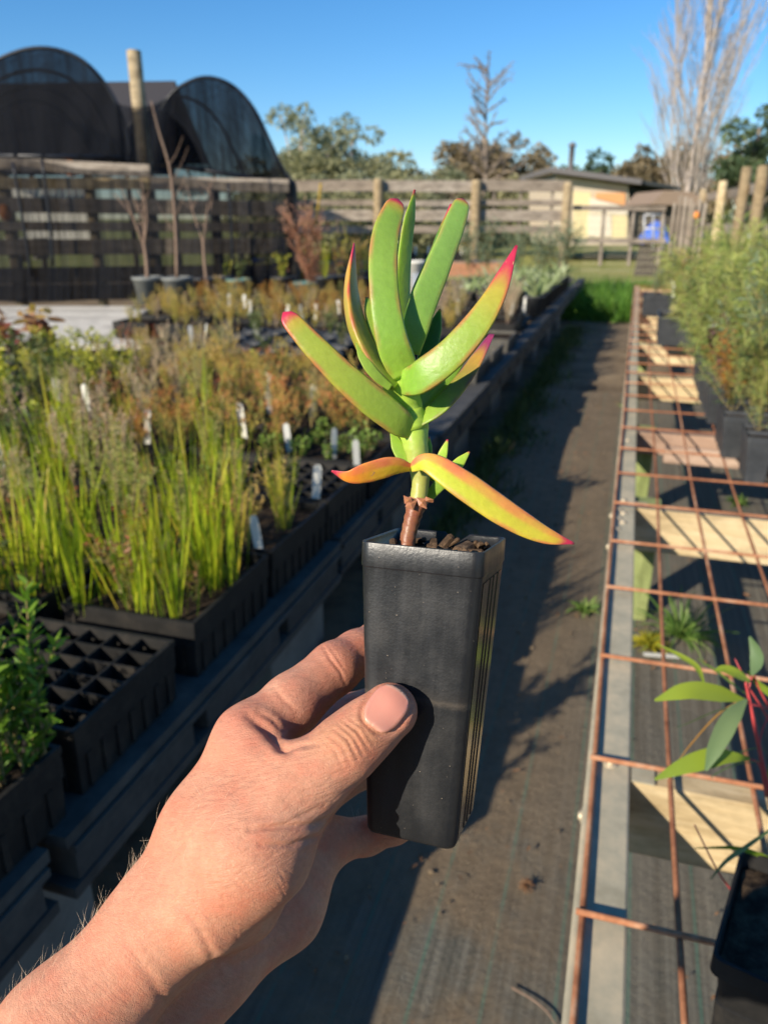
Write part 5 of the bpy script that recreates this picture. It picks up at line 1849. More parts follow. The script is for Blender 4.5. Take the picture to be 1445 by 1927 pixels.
def rsq(w, r, z, nc=6, ne=7):
    """rounded square ring, half width w"""
    P = []
    cs = [(w - r, -w + r, -90), (w - r, w - r, 0), (-w + r, w - r, 90), (-w + r, -w + r, 180)]
    for q, (cx, cy, a0) in enumerate(cs):
        for k in range(nc + 1):
            an = R(a0 + 90 * k / nc)
            P.append((cx + r * math.cos(an), cy + r * math.sin(an), z))
        nx, ny, na = cs[(q + 1) % 4]
        e0 = np.array(P[-1])
        e1 = np.array((nx + r * math.cos(R(na)), ny + r * math.sin(R(na)), z))
        for k in range(1, ne):
            P.append(tuple(e0 + (e1 - e0) * k / ne))
    return np.array(P)


def held_pot_material():
    m, nt, p = newmat('scuffed_black_pot')
    mp = coords(nt)
    vert = coords(nt, (1, 1, 0.06))
    n1 = N(nt, 'TexNoise', Scale=55.0, Detail=8.0, Roughness=0.7)
    nt.links.new(mp.outputs[0], n1.inputs[0])
    n2 = N(nt, 'TexNoise', Scale=160.0, Detail=4.0, Roughness=0.6)
    nt.links.new(vert.outputs[0], n2.inputs[0])
    n3 = N(nt, 'TexNoise', Scale=900.0, Detail=2.0)
    nt.links.new(mp.outputs[0], n3.inputs[0])
    sep = nt.nodes.new('ShaderNodeSeparateXYZ')
    nt.links.new(mp.outputs[0], sep.inputs[0])
    # dusty ring where the next tray cell rubbed it (z about -59 mm)
    zz = math_(nt, 'ADD', sep.outputs[2], math_(nt, 'MULTIPLY', n1.outputs[0], 0.008))
    band = ramp(nt, math_(nt, 'MULTIPLY', math_(nt, 'ADD', zz, 0.066), 60.0), [(0.35, 0.0), (0.5, 1.0), (0.58, 0.25), (0.85, 0.0)])
    dust = ramp(nt, n1.outputs[0], [(0.45, 0.0), (0.75, 1.0)])
    scr = ramp(nt, n2.outputs[0], [(0.52, 0.0), (0.72, 1.0)])
    spk = ramp(nt, n3.outputs[0], [(0.755, 0.0), (0.78, 1.0)])
    base = mixc(nt, math_(nt, 'MULTIPLY', scr.outputs[0], 0.5), (0.014, 0.015, 0.017), (0.032, 0.033, 0.036))
    base = mixc(nt, math_(nt, 'MULTIPLY', dust.outputs[0], 0.35), base, (0.055, 0.051, 0.046))
    base = mixc(nt, math_(nt, 'MULTIPLY', math_(nt, 'MULTIPLY', band.outputs[0], n1.outputs[0]), 0.65), base, (0.15, 0.12, 0.09))
    base = mixc(nt, math_(nt, 'MULTIPLY', spk.outputs[0], 0.8), base, (0.42, 0.33, 0.24))
    nt.links.new(base, p.inputs['Base Color'])
    rr = ramp(nt, math_(nt, 'ADD', math_(nt, 'MULTIPLY', n1.outputs[0], 0.6), math_(nt, 'MULTIPLY', n2.outputs[0], 0.4)), [(0.3, 0.24), (0.7, 0.52)])
    nt.links.new(rr.outputs[0], p.inputs['Roughness'])
    p.inputs['Specular IOR Level'].default_value = 0.5
    bump(nt, math_(nt, 'ADD', n2.outputs[0], n3.outputs[0]), 0.12, 0.0006, p)
    return m


def build_pot():
    m = held_pot_material()
    gl, nt, p = newmat('glossy_black_pot')
    p.inputs['Base Color'].default_value = (0.018, 0.018, 0.02, 1)
    p.inputs['Roughness'].default_value = 0.16
    t = thing('plant_pot', 'tall square black plastic pot gripped between thumb and fingers', 'plant pot', tuple(POTC))
    t.rotation_euler = Matrix(POTR.tolist()).to_euler()
    wt, wb, H = 0.0250, 0.0193, 0.1239
    body = MB()
    prof = [(-0.0100, wt - 0.0004), (-0.0106, wt - 0.0005)]
    for k in range(1, 13):
        f = k / 12
        prof.append((-0.0106 - (H - 0.0126) * f, (wt - 0.0005) + (wb - wt + 0.0005) * f))
    rs = [rsq(w, 0.0042, z) for z, w in prof]
    rs.append(rsq(wb - 0.0006, 0.0040, -H + 0.0006))
    rs.append(rsq(wb - 0.002, 0.0035, -H))
    body.rings(rs, (False, True))
    body.obj('pot_body', m, t, True)
    rim = MB()
    r_out = [rsq(wt - 0.0006, 0.0042, -0.0101), rsq(wt - 0.0001, 0.0044, -0.0099), rsq(wt, 0.0044, -0.0095), rsq(wt, 0.0044, -0.0003), rsq(wt - 0.0001, 0.0043, 0.0), rsq(wt - 0.0007, 0.0040, 0.0001),
             rsq(wt - 0.0012, 0.0038, -0.0006), rsq(wt - 0.0014, 0.0036, -0.004), rsq(wt - 0.0017, 0.0036, -0.0041), rsq(wt - 0.0017, 0.0036, -0.0065), rsq(wt - 0.0020, 0.0034, -0.0066), rsq(wt - 0.0021, 0.0034, -0.0105), rsq(wt - 0.0024, 0.0034, -0.022)]
    # a slot moulded in the back edge of the rim
    for r_ in r_out:
        for q in r_:
            if q[1] > 0.02 and 0.0015 < q[0] < 0.0065 and q[2] > -0.0045: q[2] = -0.0046
    rim.rings(r_out)
    rim.obj('rim', m, t, True)
    # raised moulding ribs on the glossy side
    for k, x in enumerate((-0.006, 0.001, 0.0095)):
        rb = MB()
        f0, f1 = 0.02, 0.985
        for f_ in (0,):
            z0, z1 = -0.0106 - (H - 0.0126) * f0, -0.0106 - (H - 0.0126) * f1
            w0, w1 = (wt - 0.0005) + (wb - wt + 0.0005) * f0, (wt - 0.0005) + (wb - wt + 0.0005) * f1
            s0, s1 = x, x * 0.78
            V = [(w0 - .0002, s0 - .0006, z0), (w0 + .0006, s0, z0), (w0 - .0002, s0 + .0006, z0), (w1 - .0002, s1 - .0006, z1), (w1 + .0006, s1, z1), (w1 - .0002, s1 + .0006, z1)]
            rb.add(V, [(0, 1, 4, 3), (1, 2, 5, 4), (0, 2, 1), (3, 4, 5)])
        rb.obj('rib', gl, t)
    side = MB()
    z0, z1 = -0.013, -0.1205
    w0, w1 = wt - 0.00035, (wt - 0.0005) + (wb - wt + 0.0005) * 0.975 + 0.00012
    a0, a1 = wt - 0.0062, wb - 0.0055
    side.add([(w0, -a0, z0), (w0, a0, z0), (w1, a1, z1), (w1, -a1, z1)], [(0, 1, 2, 3)])
    side.obj('side_panel', gl, t)
    # soil
    s = MB()
    n = 26
    w = wt - 0.0023
    g = np.linspace(-w, w, n)
    zz = rng.normal(0, 0.0009, (n, n))
    V = [(g[i], g[j], -0.0062 + zz[i, j] + 0.001 * math.sin(g[i] * 160) * math.cos(g[j] * 210)) for i in range(n) for j in range(n)]
    s.add(V, [(i * n + j, (i + 1) * n + j, (i + 1) * n + j + 1, i * n + j + 1) for i in range(n - 1) for j in range(n - 1)])
    s.obj('potting_mix', M['soil'], t)
    chipm = grit('bark_chip', (0.02, 0.014, 0.010), (0.09, 0.055, 0.032), 160, 0.85, 0.2, c3=(0.26, 0.17, 0.10), b=0.6, bd=0.001)
    r_ = np.random.default_rng(5)
    spots = [(0.002, 0.006, .0105, .4), (0.011, 0.004, .010, 1.2), (0.016, 0.010, .007, 2.0), (-0.004, 0.010, .006, 1.9), (0.008, 0.014, .0075, .9), (-0.001, -0.002, .006, 2.6), (0.017, -0.003, .007, .2),
             (0.006, -0.008, .006, 1.5), (-0.015, 0.008, .006, .3), (-0.017, -0.005, .006, 2.2), (0.0135, -0.012, .0065, .7), (-0.009, -0.013, .006, 1.0), (0.019, 0.016, .005, .4), (-0.012, 0.016, .006, 2.9),
             (0.003, 0.018, .006, .2), (0.012, 0.018, .0055, 2.4)]
    for (x, y, L, an) in spots:
        c = MB()
        pr = r_.uniform(.32, .6, 7)
        ring = [(math.cos(2 * math.pi * k / 7) * pr[k], math.sin(2 * math.pi * k / 7) * pr[k]) for k in range(7)]
        Mx = Matrix.Rotation(an, 3, 'Z') @ Matrix.Rotation(r_.uniform(-1.0, 1.0), 3, 'Y') @ Matrix.Rotation(r_.uniform(-.5, .5), 3, 'X')
        rs = []
        for q, f in ((-.5, .6), (-.42, 1), (.4, .95), (.5, .55)):
            rs.append([np.array(Mx) @ np.array((q * L, u * L * .55 * f, v * L * .4 * f)) for u, v in ring])
        c.rings(rs, (True, True))
        o = c.obj('bark_chip', chipm, t)
        o.location = (x, y, -0.0042 + L * .12)
    return t


pot = build_pot()

# ================================================================== the succulent
SKINM, nt_, p_ = newmat('succulent_skin')
_a = nt_.nodes.new('ShaderNodeAttribute')
_a.attribute_name = 'pigment'
_mp = coords(nt_)
_n = N(nt_, 'TexNoise', Scale=420.0, Detail=4.0)
nt_.links.new(_mp.outputs[0], _n.inputs[0])
_n2 = N(nt_, 'TexNoise', Scale=60.0, Detail=5.0)
nt_.links.new(_mp.outputs[0], _n2.inputs[0])
_r = ramp(nt_, _n.outputs[0], [(0.3, 0.93), (0.7, 1.05)])
_c = mixc(nt_, 1.0, _a.outputs['Color'], _r.outputs[0], 'MULTIPLY')
_r2 = ramp(nt_, _n2.outputs[0], [(0.3, 0.95), (0.7, 1.04)])
_c = mixc(nt_, 1.0, _c, _r2.outputs[0], 'MULTIPLY')
_sp = N(nt_, 'TexVoronoi', Scale=150.0)
nt_.links.new(_mp.outputs[0], _sp.inputs[0])
_sr = ramp(nt_, _sp.outputs['Distance'], [(0.03, 1.0), (0.07, 0.0)])
_c = mixc(nt_, math_(nt_, 'MULTIPLY', _sr.outputs[0], 0.22), _c, (0.30, 0.17, 0.05))
nt_.links.new(_c, p_.inputs['Base Color'])
p_.inputs['Roughness'].default_value = 0.42
p_.inputs['Specular IOR Level'].default_value = 0.42
p_.inputs['Subsurface Weight'].default_value = 0.38
p_.inputs['Subsurface Radius'].default_value = (0.6, 1.0, 0.15)
p_.inputs['Subsurface Scale'].default_value = 0.004
bump(nt_, _n.outputs[0], 0.25, 0.0008, p_)


def catmull(P, m):
    P = np.asarray(P, float)
    k = len(P)
    Q = np.vstack([2 * P[0] - P[1], P, 2 * P[-1] - P[-2]])
    out = []
    for s in np.linspace(0, k - 1, m):
        i = min(int(s), k - 2)
        f = s - i
        p0, p1, p2, p3 = Q[i], Q[i + 1], Q[i + 2], Q[i + 3]
        out.append(0.5 * ((2 * p1) + (-p0 + p2) * f + (2 * p0 - 5 * p1 + 4 * p2 - p3) * f * f + (-p0 + 3 * p1 - 3 * p2 + p3) * f ** 3))
    return np.array(out)


GREEN = np.array((0.215, 0.385, 0.048))
LIME = np.array((0.40, 0.60, 0.065))
RED = np.array((0.52, 0.025, 0.075))
ORANGE = np.array((0.74, 0.30, 0.035))
YELLOW = np.array((0.62, 0.47, 0.035))
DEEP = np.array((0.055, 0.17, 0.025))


def smooth(x, a, b):
    t = np.clip((x - a) / (b - a), 0, 1)
    return t * t * (3 - 2 * t)


def pig_mesh(me, Cs):
    ca = me.color_attributes.new('pigment', 'FLOAT_COLOR', 'POINT')
    d = np.ones((len(Cs), 4), np.float32)
    d[:, :3] = Cs
    ca.data.foreach_set('color', d.ravel())


def fleshy_leaf(parent, pts, wpx, thick=0.8, roll=0.0, base=GREEN, mid=None, edge=0.4, tip=0.15, tipc=RED, name='leaf', label=None, blunt=False, baselime=0.35, edge_side=None, round_=0.27, upper=0.0):
    P3 = np.array([at(*p) for p in pts])
    dep = np.array([p[2] for p in pts])
    m, n = 44, 30
    P = catmull(P3, m)
    t = np.linspace(0, 1, m)
    wp = np.interp(t, np.linspace(0, 1, len(wpx)), np.array(wpx) * 1.0)
    wp = np.convolve(np.pad(wp, 2, 'edge'), [.1, .2, .4, .2, .1], 'valid')
    w = wp * np.interp(t, np.linspace(0, 1, len(dep)), dep) / FPX / 2
    T = np.gradient(P, axis=0)
    T /= np.linalg.norm(T, axis=1)[:, None]
    V, Cs = [], []
    mid = base if mid is None else mid
    for i in range(m):
        view = C0 - P[i]
        view /= np.linalg.norm(view)
        Nn = view - T[i] * (view @ T[i])
        Nn /= np.linalg.norm(Nn)
        B = np.cross(T[i], Nn)
        ca, sa = math.cos(R(roll)), math.sin(R(roll))
        N2, B2 = Nn * ca + B * sa, B * ca - Nn * sa
        endf = 1.0
        if blunt and t[i] > .93: endf = math.sqrt(max(0, 1 - ((t[i] - .93) / .0705) ** 2))
        ww = w[i] * endf
        for k in range(n):
            ph = 2 * math.pi * k / n
            # rounded triangle: two keels at the sides of the flat face, one behind
            q = (ph + math.pi / 2) % (2 * math.pi / 3) - math.pi / 3
            tri = math.cos(math.pi / 3) / math.cos(q)
            tri = (1 - round_) * min(tri, 0.96) / 0.9 + round_ * 0.86
            # corner angles at ph = -90 (back), 30, 150  -> x = cos, y = sin (towards the viewer)
            x, y = math.cos(ph) * tri, math.sin(ph) * tri
            V.append(P[i] + B2 * x * ww * 1.13 + N2 * (y + 0.12) * ww * thick * .82)
            cor = max(0.0, (tri - 0.60) / 0.36)
            sd = 1.0
            if edge_side is not None:
                sd = 1.0 if (x * edge_side > 0.2) else 0.25
                if y < -0.6: sd = 1.0
            ti = t[i]
            ef = edge * smooth(cor + .06 * math.sin(ti * 31 + ph * 2), 0.80, 1.0) * (0.35 + 0.65 * ti) * sd
            c = base * (1 - smooth(ti, 0.25, 0.75)) + mid * smooth(ti, 0.25, 0.75)
            c = c * (1 - baselime * (1 - smooth(ti, 0.0, 0.35))) + LIME * baselime * (1 - smooth(ti, 0.0, 0.35))
            half = smooth(cor, 0.45, 0.9) * edge * sd * 0.16 * smooth(ti, 0.15, 0.9)
            c = c * (1 - half) + ORANGE * half
            c = c * (1 - ef) + tipc * ef
            if upper:
                uf = upper * smooth(-x * (1 if T[i] @ RT > 0 else -1), -.05, .30) * (.8 + .2 * math.sin(ti * 23)) * (1 - .35 * smooth(ti, .2, .8))
                c = c * (1 - uf) + (np.array((.70, .10, .10)) * .75 + ORANGE * .25) * uf
            if tip > 0:
                tf = smooth(ti + 0.25 * tip * (cor - .5), 1 - tip * 1.2, 1 - tip * .45)
                of = smooth(ti, 1 - tip * 2.2, 1 - tip) * 0.30
                c = c * (1 - of) + ORANGE * of
                c = c * (1 - tf) + tipc * tf
            Cs.append(c)
    Fc = [(i * n + k, i * n + (k + 1) % n, (i + 1) * n + (k + 1) % n, (i + 1) * n + k) for i in range(m - 1) for k in range(n)]
    Fc += [tuple(range(n - 1, -1, -1)), tuple((m - 1) * n + k for k in range(n))]
    o0 = np.array(parent.location)
    mb = MB()
    mb.add(np.array(V) - o0, Fc)
    me = mb.mesh(name, SKINM, True)
    pig_mesh(me, np.array(Cs))
    o = link(name, me, parent)
    if label: o['label'] = label
    return o


def pig_tube(parent, pts, rpx, cols, name, n=24, wob=0.03, m=30):
    P = catmull(np.array([at(*p) for p in pts]), m)
    d = np.interp(np.linspace(0, 1, m), np.linspace(0, 1, len(pts)), [p[2] for p in pts])
    r = np.interp(np.linspace(0, 1, m), np.linspace(0, 1, len(rpx)), rpx) * d / FPX
    mb = MB()
    mb.tube(P - np.array(parent.location), r, n, True, 0.5, wob)
    me = mb.mesh(name, SKINM, True)
    cc = np.array([cols[int(min(i / n, m - 1) / (m - 1) * (len(cols) - 1) + .5)] for i in range(m * n)])
    tt = np.repeat(np.linspace(0, 1, m), n)
    cc = np.stack([np.interp(tt, np.linspace(0, 1, len(cols)), [c[k] for c in cols]) for k in range(3)], 1)
    pig_mesh(me, cc)
    return link(name, me, parent)


D0 = 0.327
plant = thing('succulent_plant', 'green succulent with red tipped finger leaves rooted in the held black pot', 'succulent', tuple(at(768, 1022, D0)))
BRN = np.array((0.26, 0.085, 0.04))
BRN2 = np.array((0.36, 0.15, 0.075))
stem = pig_tube(plant, [(764, 1034, D0), (770, 1000, D0), (778, 968, D0), (787, 940, D0)], [15.5, 14.5, 16, 19], [BRN, BRN2 * .8, BRN, BRN2], 'woody_stem', wob=0.05, m=24)
for q, (px, py, dx, dy) in enumerate([(776, 940, -6, 14), (792, 936, 4, 16), (806, 944, 3, -10), (770, 948, -3, -16)]):
    mb = MB()
    a, b, c, d_ = at(px - 9, py, D0 - .005), at(px + 9, py + 2, D0 - .0052), at(px + dx + 7, py + dy + 6, D0 - .0062), at(px + dx - 8, py + dy, D0 - .006)
    e = (a + b + c + d_) / 4 - FW * .001
    mb.add(np.array([a, b, c, d_, e]) - np.array(plant.location), [(0, 1, 4), (1, 2, 4), (2, 3, 4), (3, 0, 4)])
    me = mb.mesh('dry_sheath', SKINM)
    pig_mesh(me, np.tile(BRN2 * 1.1, (5, 1)))
    link('dry_sheath', me, plant)
SG = np.array((0.42, 0.42, 0.10))
pig_tube(plant, [(787, 946, D0), (791, 905, D0), (788, 870, D0), (782, 838, D0), (777, 806, D0 + .001), (768, 772, D0)], [16, 16, 20, 21, 25, 31, 29], [SG * 1.0, SG, np.array((.40, .47, .09)), LIME, LIME], 'stem', wob=0.02)
pig_tube(plant, [(778, 812, D0), (767, 770, D0), (758, 740, D0 - .002), (752, 712, D0 - .003), (755, 680, D0), (760, 650, D0)], [28, 29, 32, 35, 28, 12], [LIME, LIME * .98, LIME, LIME * .9, GREEN], 'stem', wob=0.02)
# the leaves: paths read off the photograph, each at its own distance
L = fleshy_leaf
L(plant, [(784, 818, D0 - .001), (742, 788, D0 - .010), (668, 728, D0 - .018), (598, 660, D0 - .022), (533, 588, D0 - .023)], [20, 56, 63, 56, 48, 34], .62, 8, GREEN * np.array((1.3, 1.05, 1.0)), GREEN * np.array((1.5, 1.0, 1)), .85, .07, label='long lower leaf with a damaged blunt red tip', blunt=True, baselime=.5)
L(plant, [(748, 727, D0 - .004), (770, 719, D0 - .013), (800, 706, D0 - .021), (862, 655, D0 - .026), (925, 570, D0 - .027), (972, 462, D0 - .024)], [14, 44, 58, 64, 67, 64, 60, 50, 34, 3], .62, -14, GREEN * np.array((1.0, 1.05, 1)), GREEN * np.array((1.3, 1.0, 1)), .8, .15, label='broad leaf with a deep red scarred tip', baselime=.6, edge_side=None)
L(plant, [(762, 705, D0 - .010), (737, 640, D0 - .017), (722, 545, D0 - .018), (724, 450, D0 - .014), (748, 374, D0 - .008)], [58, 66, 62, 58, 58, 52, 36], .5, 4, GREEN, GREEN * np.array((1.05, .95, 1.2)), .72, .05, blunt=True, edge_side=None, baselime=.6, round_=.3)
L(plant, [(757, 660, D0 + .004), (754, 560, D0 + .006), (762, 450, D0 + .006), (780, 357, D0 + .003)], [40, 44, 38, 34, 30, 4], .7, 40, GREEN * np.array((1.15, 1.05, .8)), None, .22, .04, baselime=.2)
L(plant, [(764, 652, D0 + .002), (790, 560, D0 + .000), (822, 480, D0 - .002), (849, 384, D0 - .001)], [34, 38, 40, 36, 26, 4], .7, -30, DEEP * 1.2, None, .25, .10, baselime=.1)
L(plant, [(772, 665, D0 - .006), (789, 590, D0 - .009), (820, 510, D0 - .009), (851, 432, D0 - .006), (871, 374, D0 - .003)], [36, 54, 55, 52, 46, 42, 30], .55, 6, GREEN * np.array((.95, .95, 1.3)), GREEN * np.array((1.0, .97, 1.6)), .35, .03, blunt=True, baselime=.25, round_=.32)
L(plant, [(742, 728, D0 - .010), (700, 680, D0 - .013), (668, 612, D0 - .012), (658, 540, D0 - .007), (666, 458, D0 - .002)], [28, 44, 52, 52, 44, 30, 3], .95, 58, GREEN * np.array((1.7, .95, 1)), GREEN * np.array((2.1, .8, 1)), .95, .13, label='upright leaf with a bright red keel facing the viewer', baselime=.4, round_=.22)
L(plant, [(738, 722, D0 - .007), (722, 672, D0 - .009), (700, 600, D0 - .007), (690, 560, D0 - .003)], [30, 38, 34, 26, 6], .8, 20, GREEN * np.array((1.2, 1.0, 1)), None, .3, .02, baselime=.3)
L(plant, [(734, 730, D0 - .014), (706, 706, D0 - .017), (684, 676, D0 - .018), (670, 646, D0 - .017)], [14, 20, 22, 16, 3], .6, 15, GREEN * np.array((1.2, 1.0, 1)), None, .1, .0, baselime=.6)
L(plant, [(795, 700, D0 + .006), (808, 650, D0 + .010), (828, 582, D0 + .010)], [22, 34, 38, 30, 4], .6, -8, DEEP, None, .05, .02, baselime=.0)  # deep green puts the shade of this backlit leaf into its colour
L(plant, [(790, 795, D0 - .002), (832, 765, D0 - .003), (880, 708, D0 - .002), (926, 630, D0 + .002)], [34, 44, 50, 46, 38, 14], .62, -48, GREEN * np.array((1.1, .95, 1)), np.array((.26, .20, .04)), .85, .16, tipc=np.array((.25, .03, .10)), label='lower right leaf flushed with purple', baselime=.35)
L(plant, [(786, 782, D0 + .004), (800, 748, D0 + .004), (838, 712, D0 + .003), (868, 680, D0 + .003)], [30, 40, 40, 30, 12], .6, 10, GREEN, None, .1, .0, baselime=.3)
L(plant, [(772, 880, D0 + .002), (752, 850, D0 + .002), (738, 815, D0 + .003)], [22, 28, 26, 10], .6, 15, GREEN * np.array((1.2, 1.05, 1)), None, .1, .0, baselime=.3)
L(plant, [(800, 880, D0 + .006), (804, 850, D0 + .007), (806, 822, D0 + .007)], [16, 20, 18, 5], .7, 0, GREEN * .8, None, .3, .08)
L(plant, [(812, 905, D0 + .004), (828, 868, D0 + .004), (842, 827, D0 + .003)], [18, 25, 24, 16, 3], .7, 0, GREEN * np.array((1.1, 1.0, 1)), LIME, .2, .05)
L(plant, [(806, 936, D0 + .004), (838, 898, D0 + .002), (862, 872, D0 + .001), (883, 850, D0)], [18, 28, 27, 20, 3], .7, 10, GREEN * np.array((1.1, 1.05, 1)), LIME, .2, .03)
DY, DO = np.array((.66, .42, .03)), np.array((.76, .26, .03))
L(plant, [(774, 880, D0 - .007), (738, 876, D0 - .011), (690, 888, D0 - .014), (656, 896, D0 - .015), (624, 886, D0 - .015)], [14, 34, 44, 43, 34, 18, 3], .55, -22, DY, DO, .85, .16, upper=.85, label='withering orange leaf hanging to one side', baselime=0)
L(plant, [(775, 880, D0 - .008), (806, 872, D0 - .013), (868, 912, D0 - .017), (950, 968, D0 - .019), (1020, 1006, D0 - .019), (1080, 1023, D0 - .018)], [18, 34, 52, 60, 58, 48, 30, 3], .6, -16, np.array((.50, .54, .045)), np.array((.54, .47, .04)), .85, .11, upper=.9, label='long drooping yellow leaf edged with red', baselime=0)
bpy.context.view_layer.update()


def scar(px, py, r, col, an=0.0, asp=1.6):
    """corky scar: a thin ragged scab lying on the leaf found behind a pixel"""
    dg = bpy.context.evaluated_depsgraph_get()
    o0, d0 = Vector(C0), Vector(at(px, py, 1) - C0).normalized()
    ok, hit, nn, _, ob, _ = SC.ray_cast(dg, o0 + d0 * .05, d0)
    if not ok or not ob.name.startswith('leaf'): return
    hit, nn = np.array(hit), np.array(nn)
    s_ = r / FPX * .31
    u = np.cross(nn, np.array([0, 0, 1.0]))
    u /= np.linalg.norm(u)
    v = np.cross(nn, u)
    q = np.random.default_rng(int(px))
    k = 12
    ring = [hit + nn * .00004 + (u * math.cos(t_ + an) * s_ * asp + v * math.sin(t_ + an) * s_) * q.uniform(.55, 1.1) for t_ in np.linspace(0, 2 * math.pi, k, endpoint=False)]
    m = MB()
    m.add(np.array(ring + [hit + nn * .00025]) - np.array(plant.location), [(i, (i + 1) % k, k) for i in range(k)])
    me = m.mesh('scar', SKINM, True)
    pig_mesh(me, np.tile(np.array(col), (k + 1, 1)))
    link('scar', me, plant)


for (px, py, r_, c_, an) in [(958, 494, 5, (.62, .36, .14), 1.2), (955, 504, 3.5, (.6, .4, .2), 0), (950, 500, 3, (.62, .36, .14), .6), (829, 478, 4, (.62, .58, .22), 1.0), (796, 705, 3.5, (.50, .2, .05), 0), (693, 890, 8, (.45, .24, .10), 1.0), (697, 900, 6, (.40, .2, .08), .4), (754, 395, 2.5, (.2, .08, .05), 0), (735, 402, 2, (.3, .12, .05), 0),
                             (745, 455, 4, (.45, .55, .2), 1.3), (660, 720, 2, (.35, .25, .1), 0), (900, 600, 2.2, (.3, .3, .1), 0), (890, 640, 2, (.3, .3, .1), 0), (880, 930, 3, (.5, .2, .05), 0), (930, 965, 2.5, (.5, .2, .05), 0)]:
    scar(px, py, r_, c_, an)

# ================================================================== hand and forearm, one continuous body
def camp(p): return np.array([(p[0] - CX) / FPX * p[2], (CY - p[1]) / FPX * p[2], -p[2]])


def smin(a, b, k):
    h = np.maximum(k - np.abs(a - b), 0) / k
    return np.minimum(a, b) - h * h * k * 0.25


def cone(Pt, a, b, ra, rb):
    ba = b - a
    pa = Pt - a
    h = np.clip((pa @ ba) / (ba @ ba), 0, 1)
    return np.linalg.norm(pa - h[:, None] * ba, axis=1) - (ra + (rb - ra) * h)


MM = 0.001
BULK = [  # (point px,py,depth), radius mm ... joined smoothly
    [((468, 1392, .318), 13.5), ((392, 1560, .306), 17), ((305, 1735, .297), 19)],           # second metacarpal to wrist
    [((528, 1440, .346), 13), ((350, 1765, .318), 19)],
    [((575, 1505, .366), 12.5), ((385, 1790, .330), 18)],
    [((612, 1585, .376), 11.5), ((530, 1705, .352), 17.5), ((415, 1800, .328), 18)],           # little finger side, hypothenar
    [((548, 1492, .2945), 14.4), ((480, 1590, .290), 20.5), ((395, 1690, .291), 20)],            # thenar
    [((500, 1452, .303), 12.5), ((455, 1560, .298), 17)],                                       # first web
    [((545, 1560, .318), 13), ((450, 1690, .310), 18)],
    [((305, 1735, .297), 19.5), ((120, 1960, .283), 24), ((-480, 2720, .270), 30)],
    [((395, 1795, .322), 18.5), ((235, 2010, .312), 25), ((-420, 2790, .300), 30)],
]
FINGERS = [
    ([((548, 1492, .2945), 14.3), ((604, 1449, .2955), 12.8), ((652, 1407, .2975), 12.5), ((688, 1375, .2998), 11.4), ((733, 1338, .3022), 11.0)], .0045, .009),    # thumb
    ([((468, 1392, .318), 13.0), ((550, 1324, .331), 12.6), ((630, 1257, .346), 11.4), ((672, 1229, .357), 10.2), ((715, 1203, .371), 9.2), ((790, 1185, .374), 8.0)], .004, .008),
    ([((528, 1440, .346), 12.5), ((650, 1350, .376), 10.6), ((730, 1320, .384), 9.5), ((800, 1310, .374), 8.5)], .004, .007),
    ([((575, 1505, .366), 12), ((676, 1445, .392), 10), ((750, 1430, .388), 9.0), ((810, 1425, .374), 8)], .004, .007),
    ([((612, 1585, .376), 11), ((690, 1573, .385), 8.8), ((742, 1556, .380), 7.8), ((800, 1530, .364), 7)], .004, .007),
]


def hand_sdf(Pt):
    d = None
    for ch in BULK:
        for (p, r), (q, s) in zip(ch[:-1], ch[1:]):
            e = cone(Pt, camp(p), camp(q), r * MM, s * MM)
            d = e if d is None else smin(d, e, .011)
    best = d
    for ch, k1, k2 in FINGERS:
        f = None
        for (p, r), (q, s) in zip(ch[:-1], ch[1:]):
            e = cone(Pt, camp(p), camp(q), r * MM, s * MM)
            f = e if f is None else smin(f, e, k1)
        best = np.minimum(best, smin(d, f, k2))
    return best


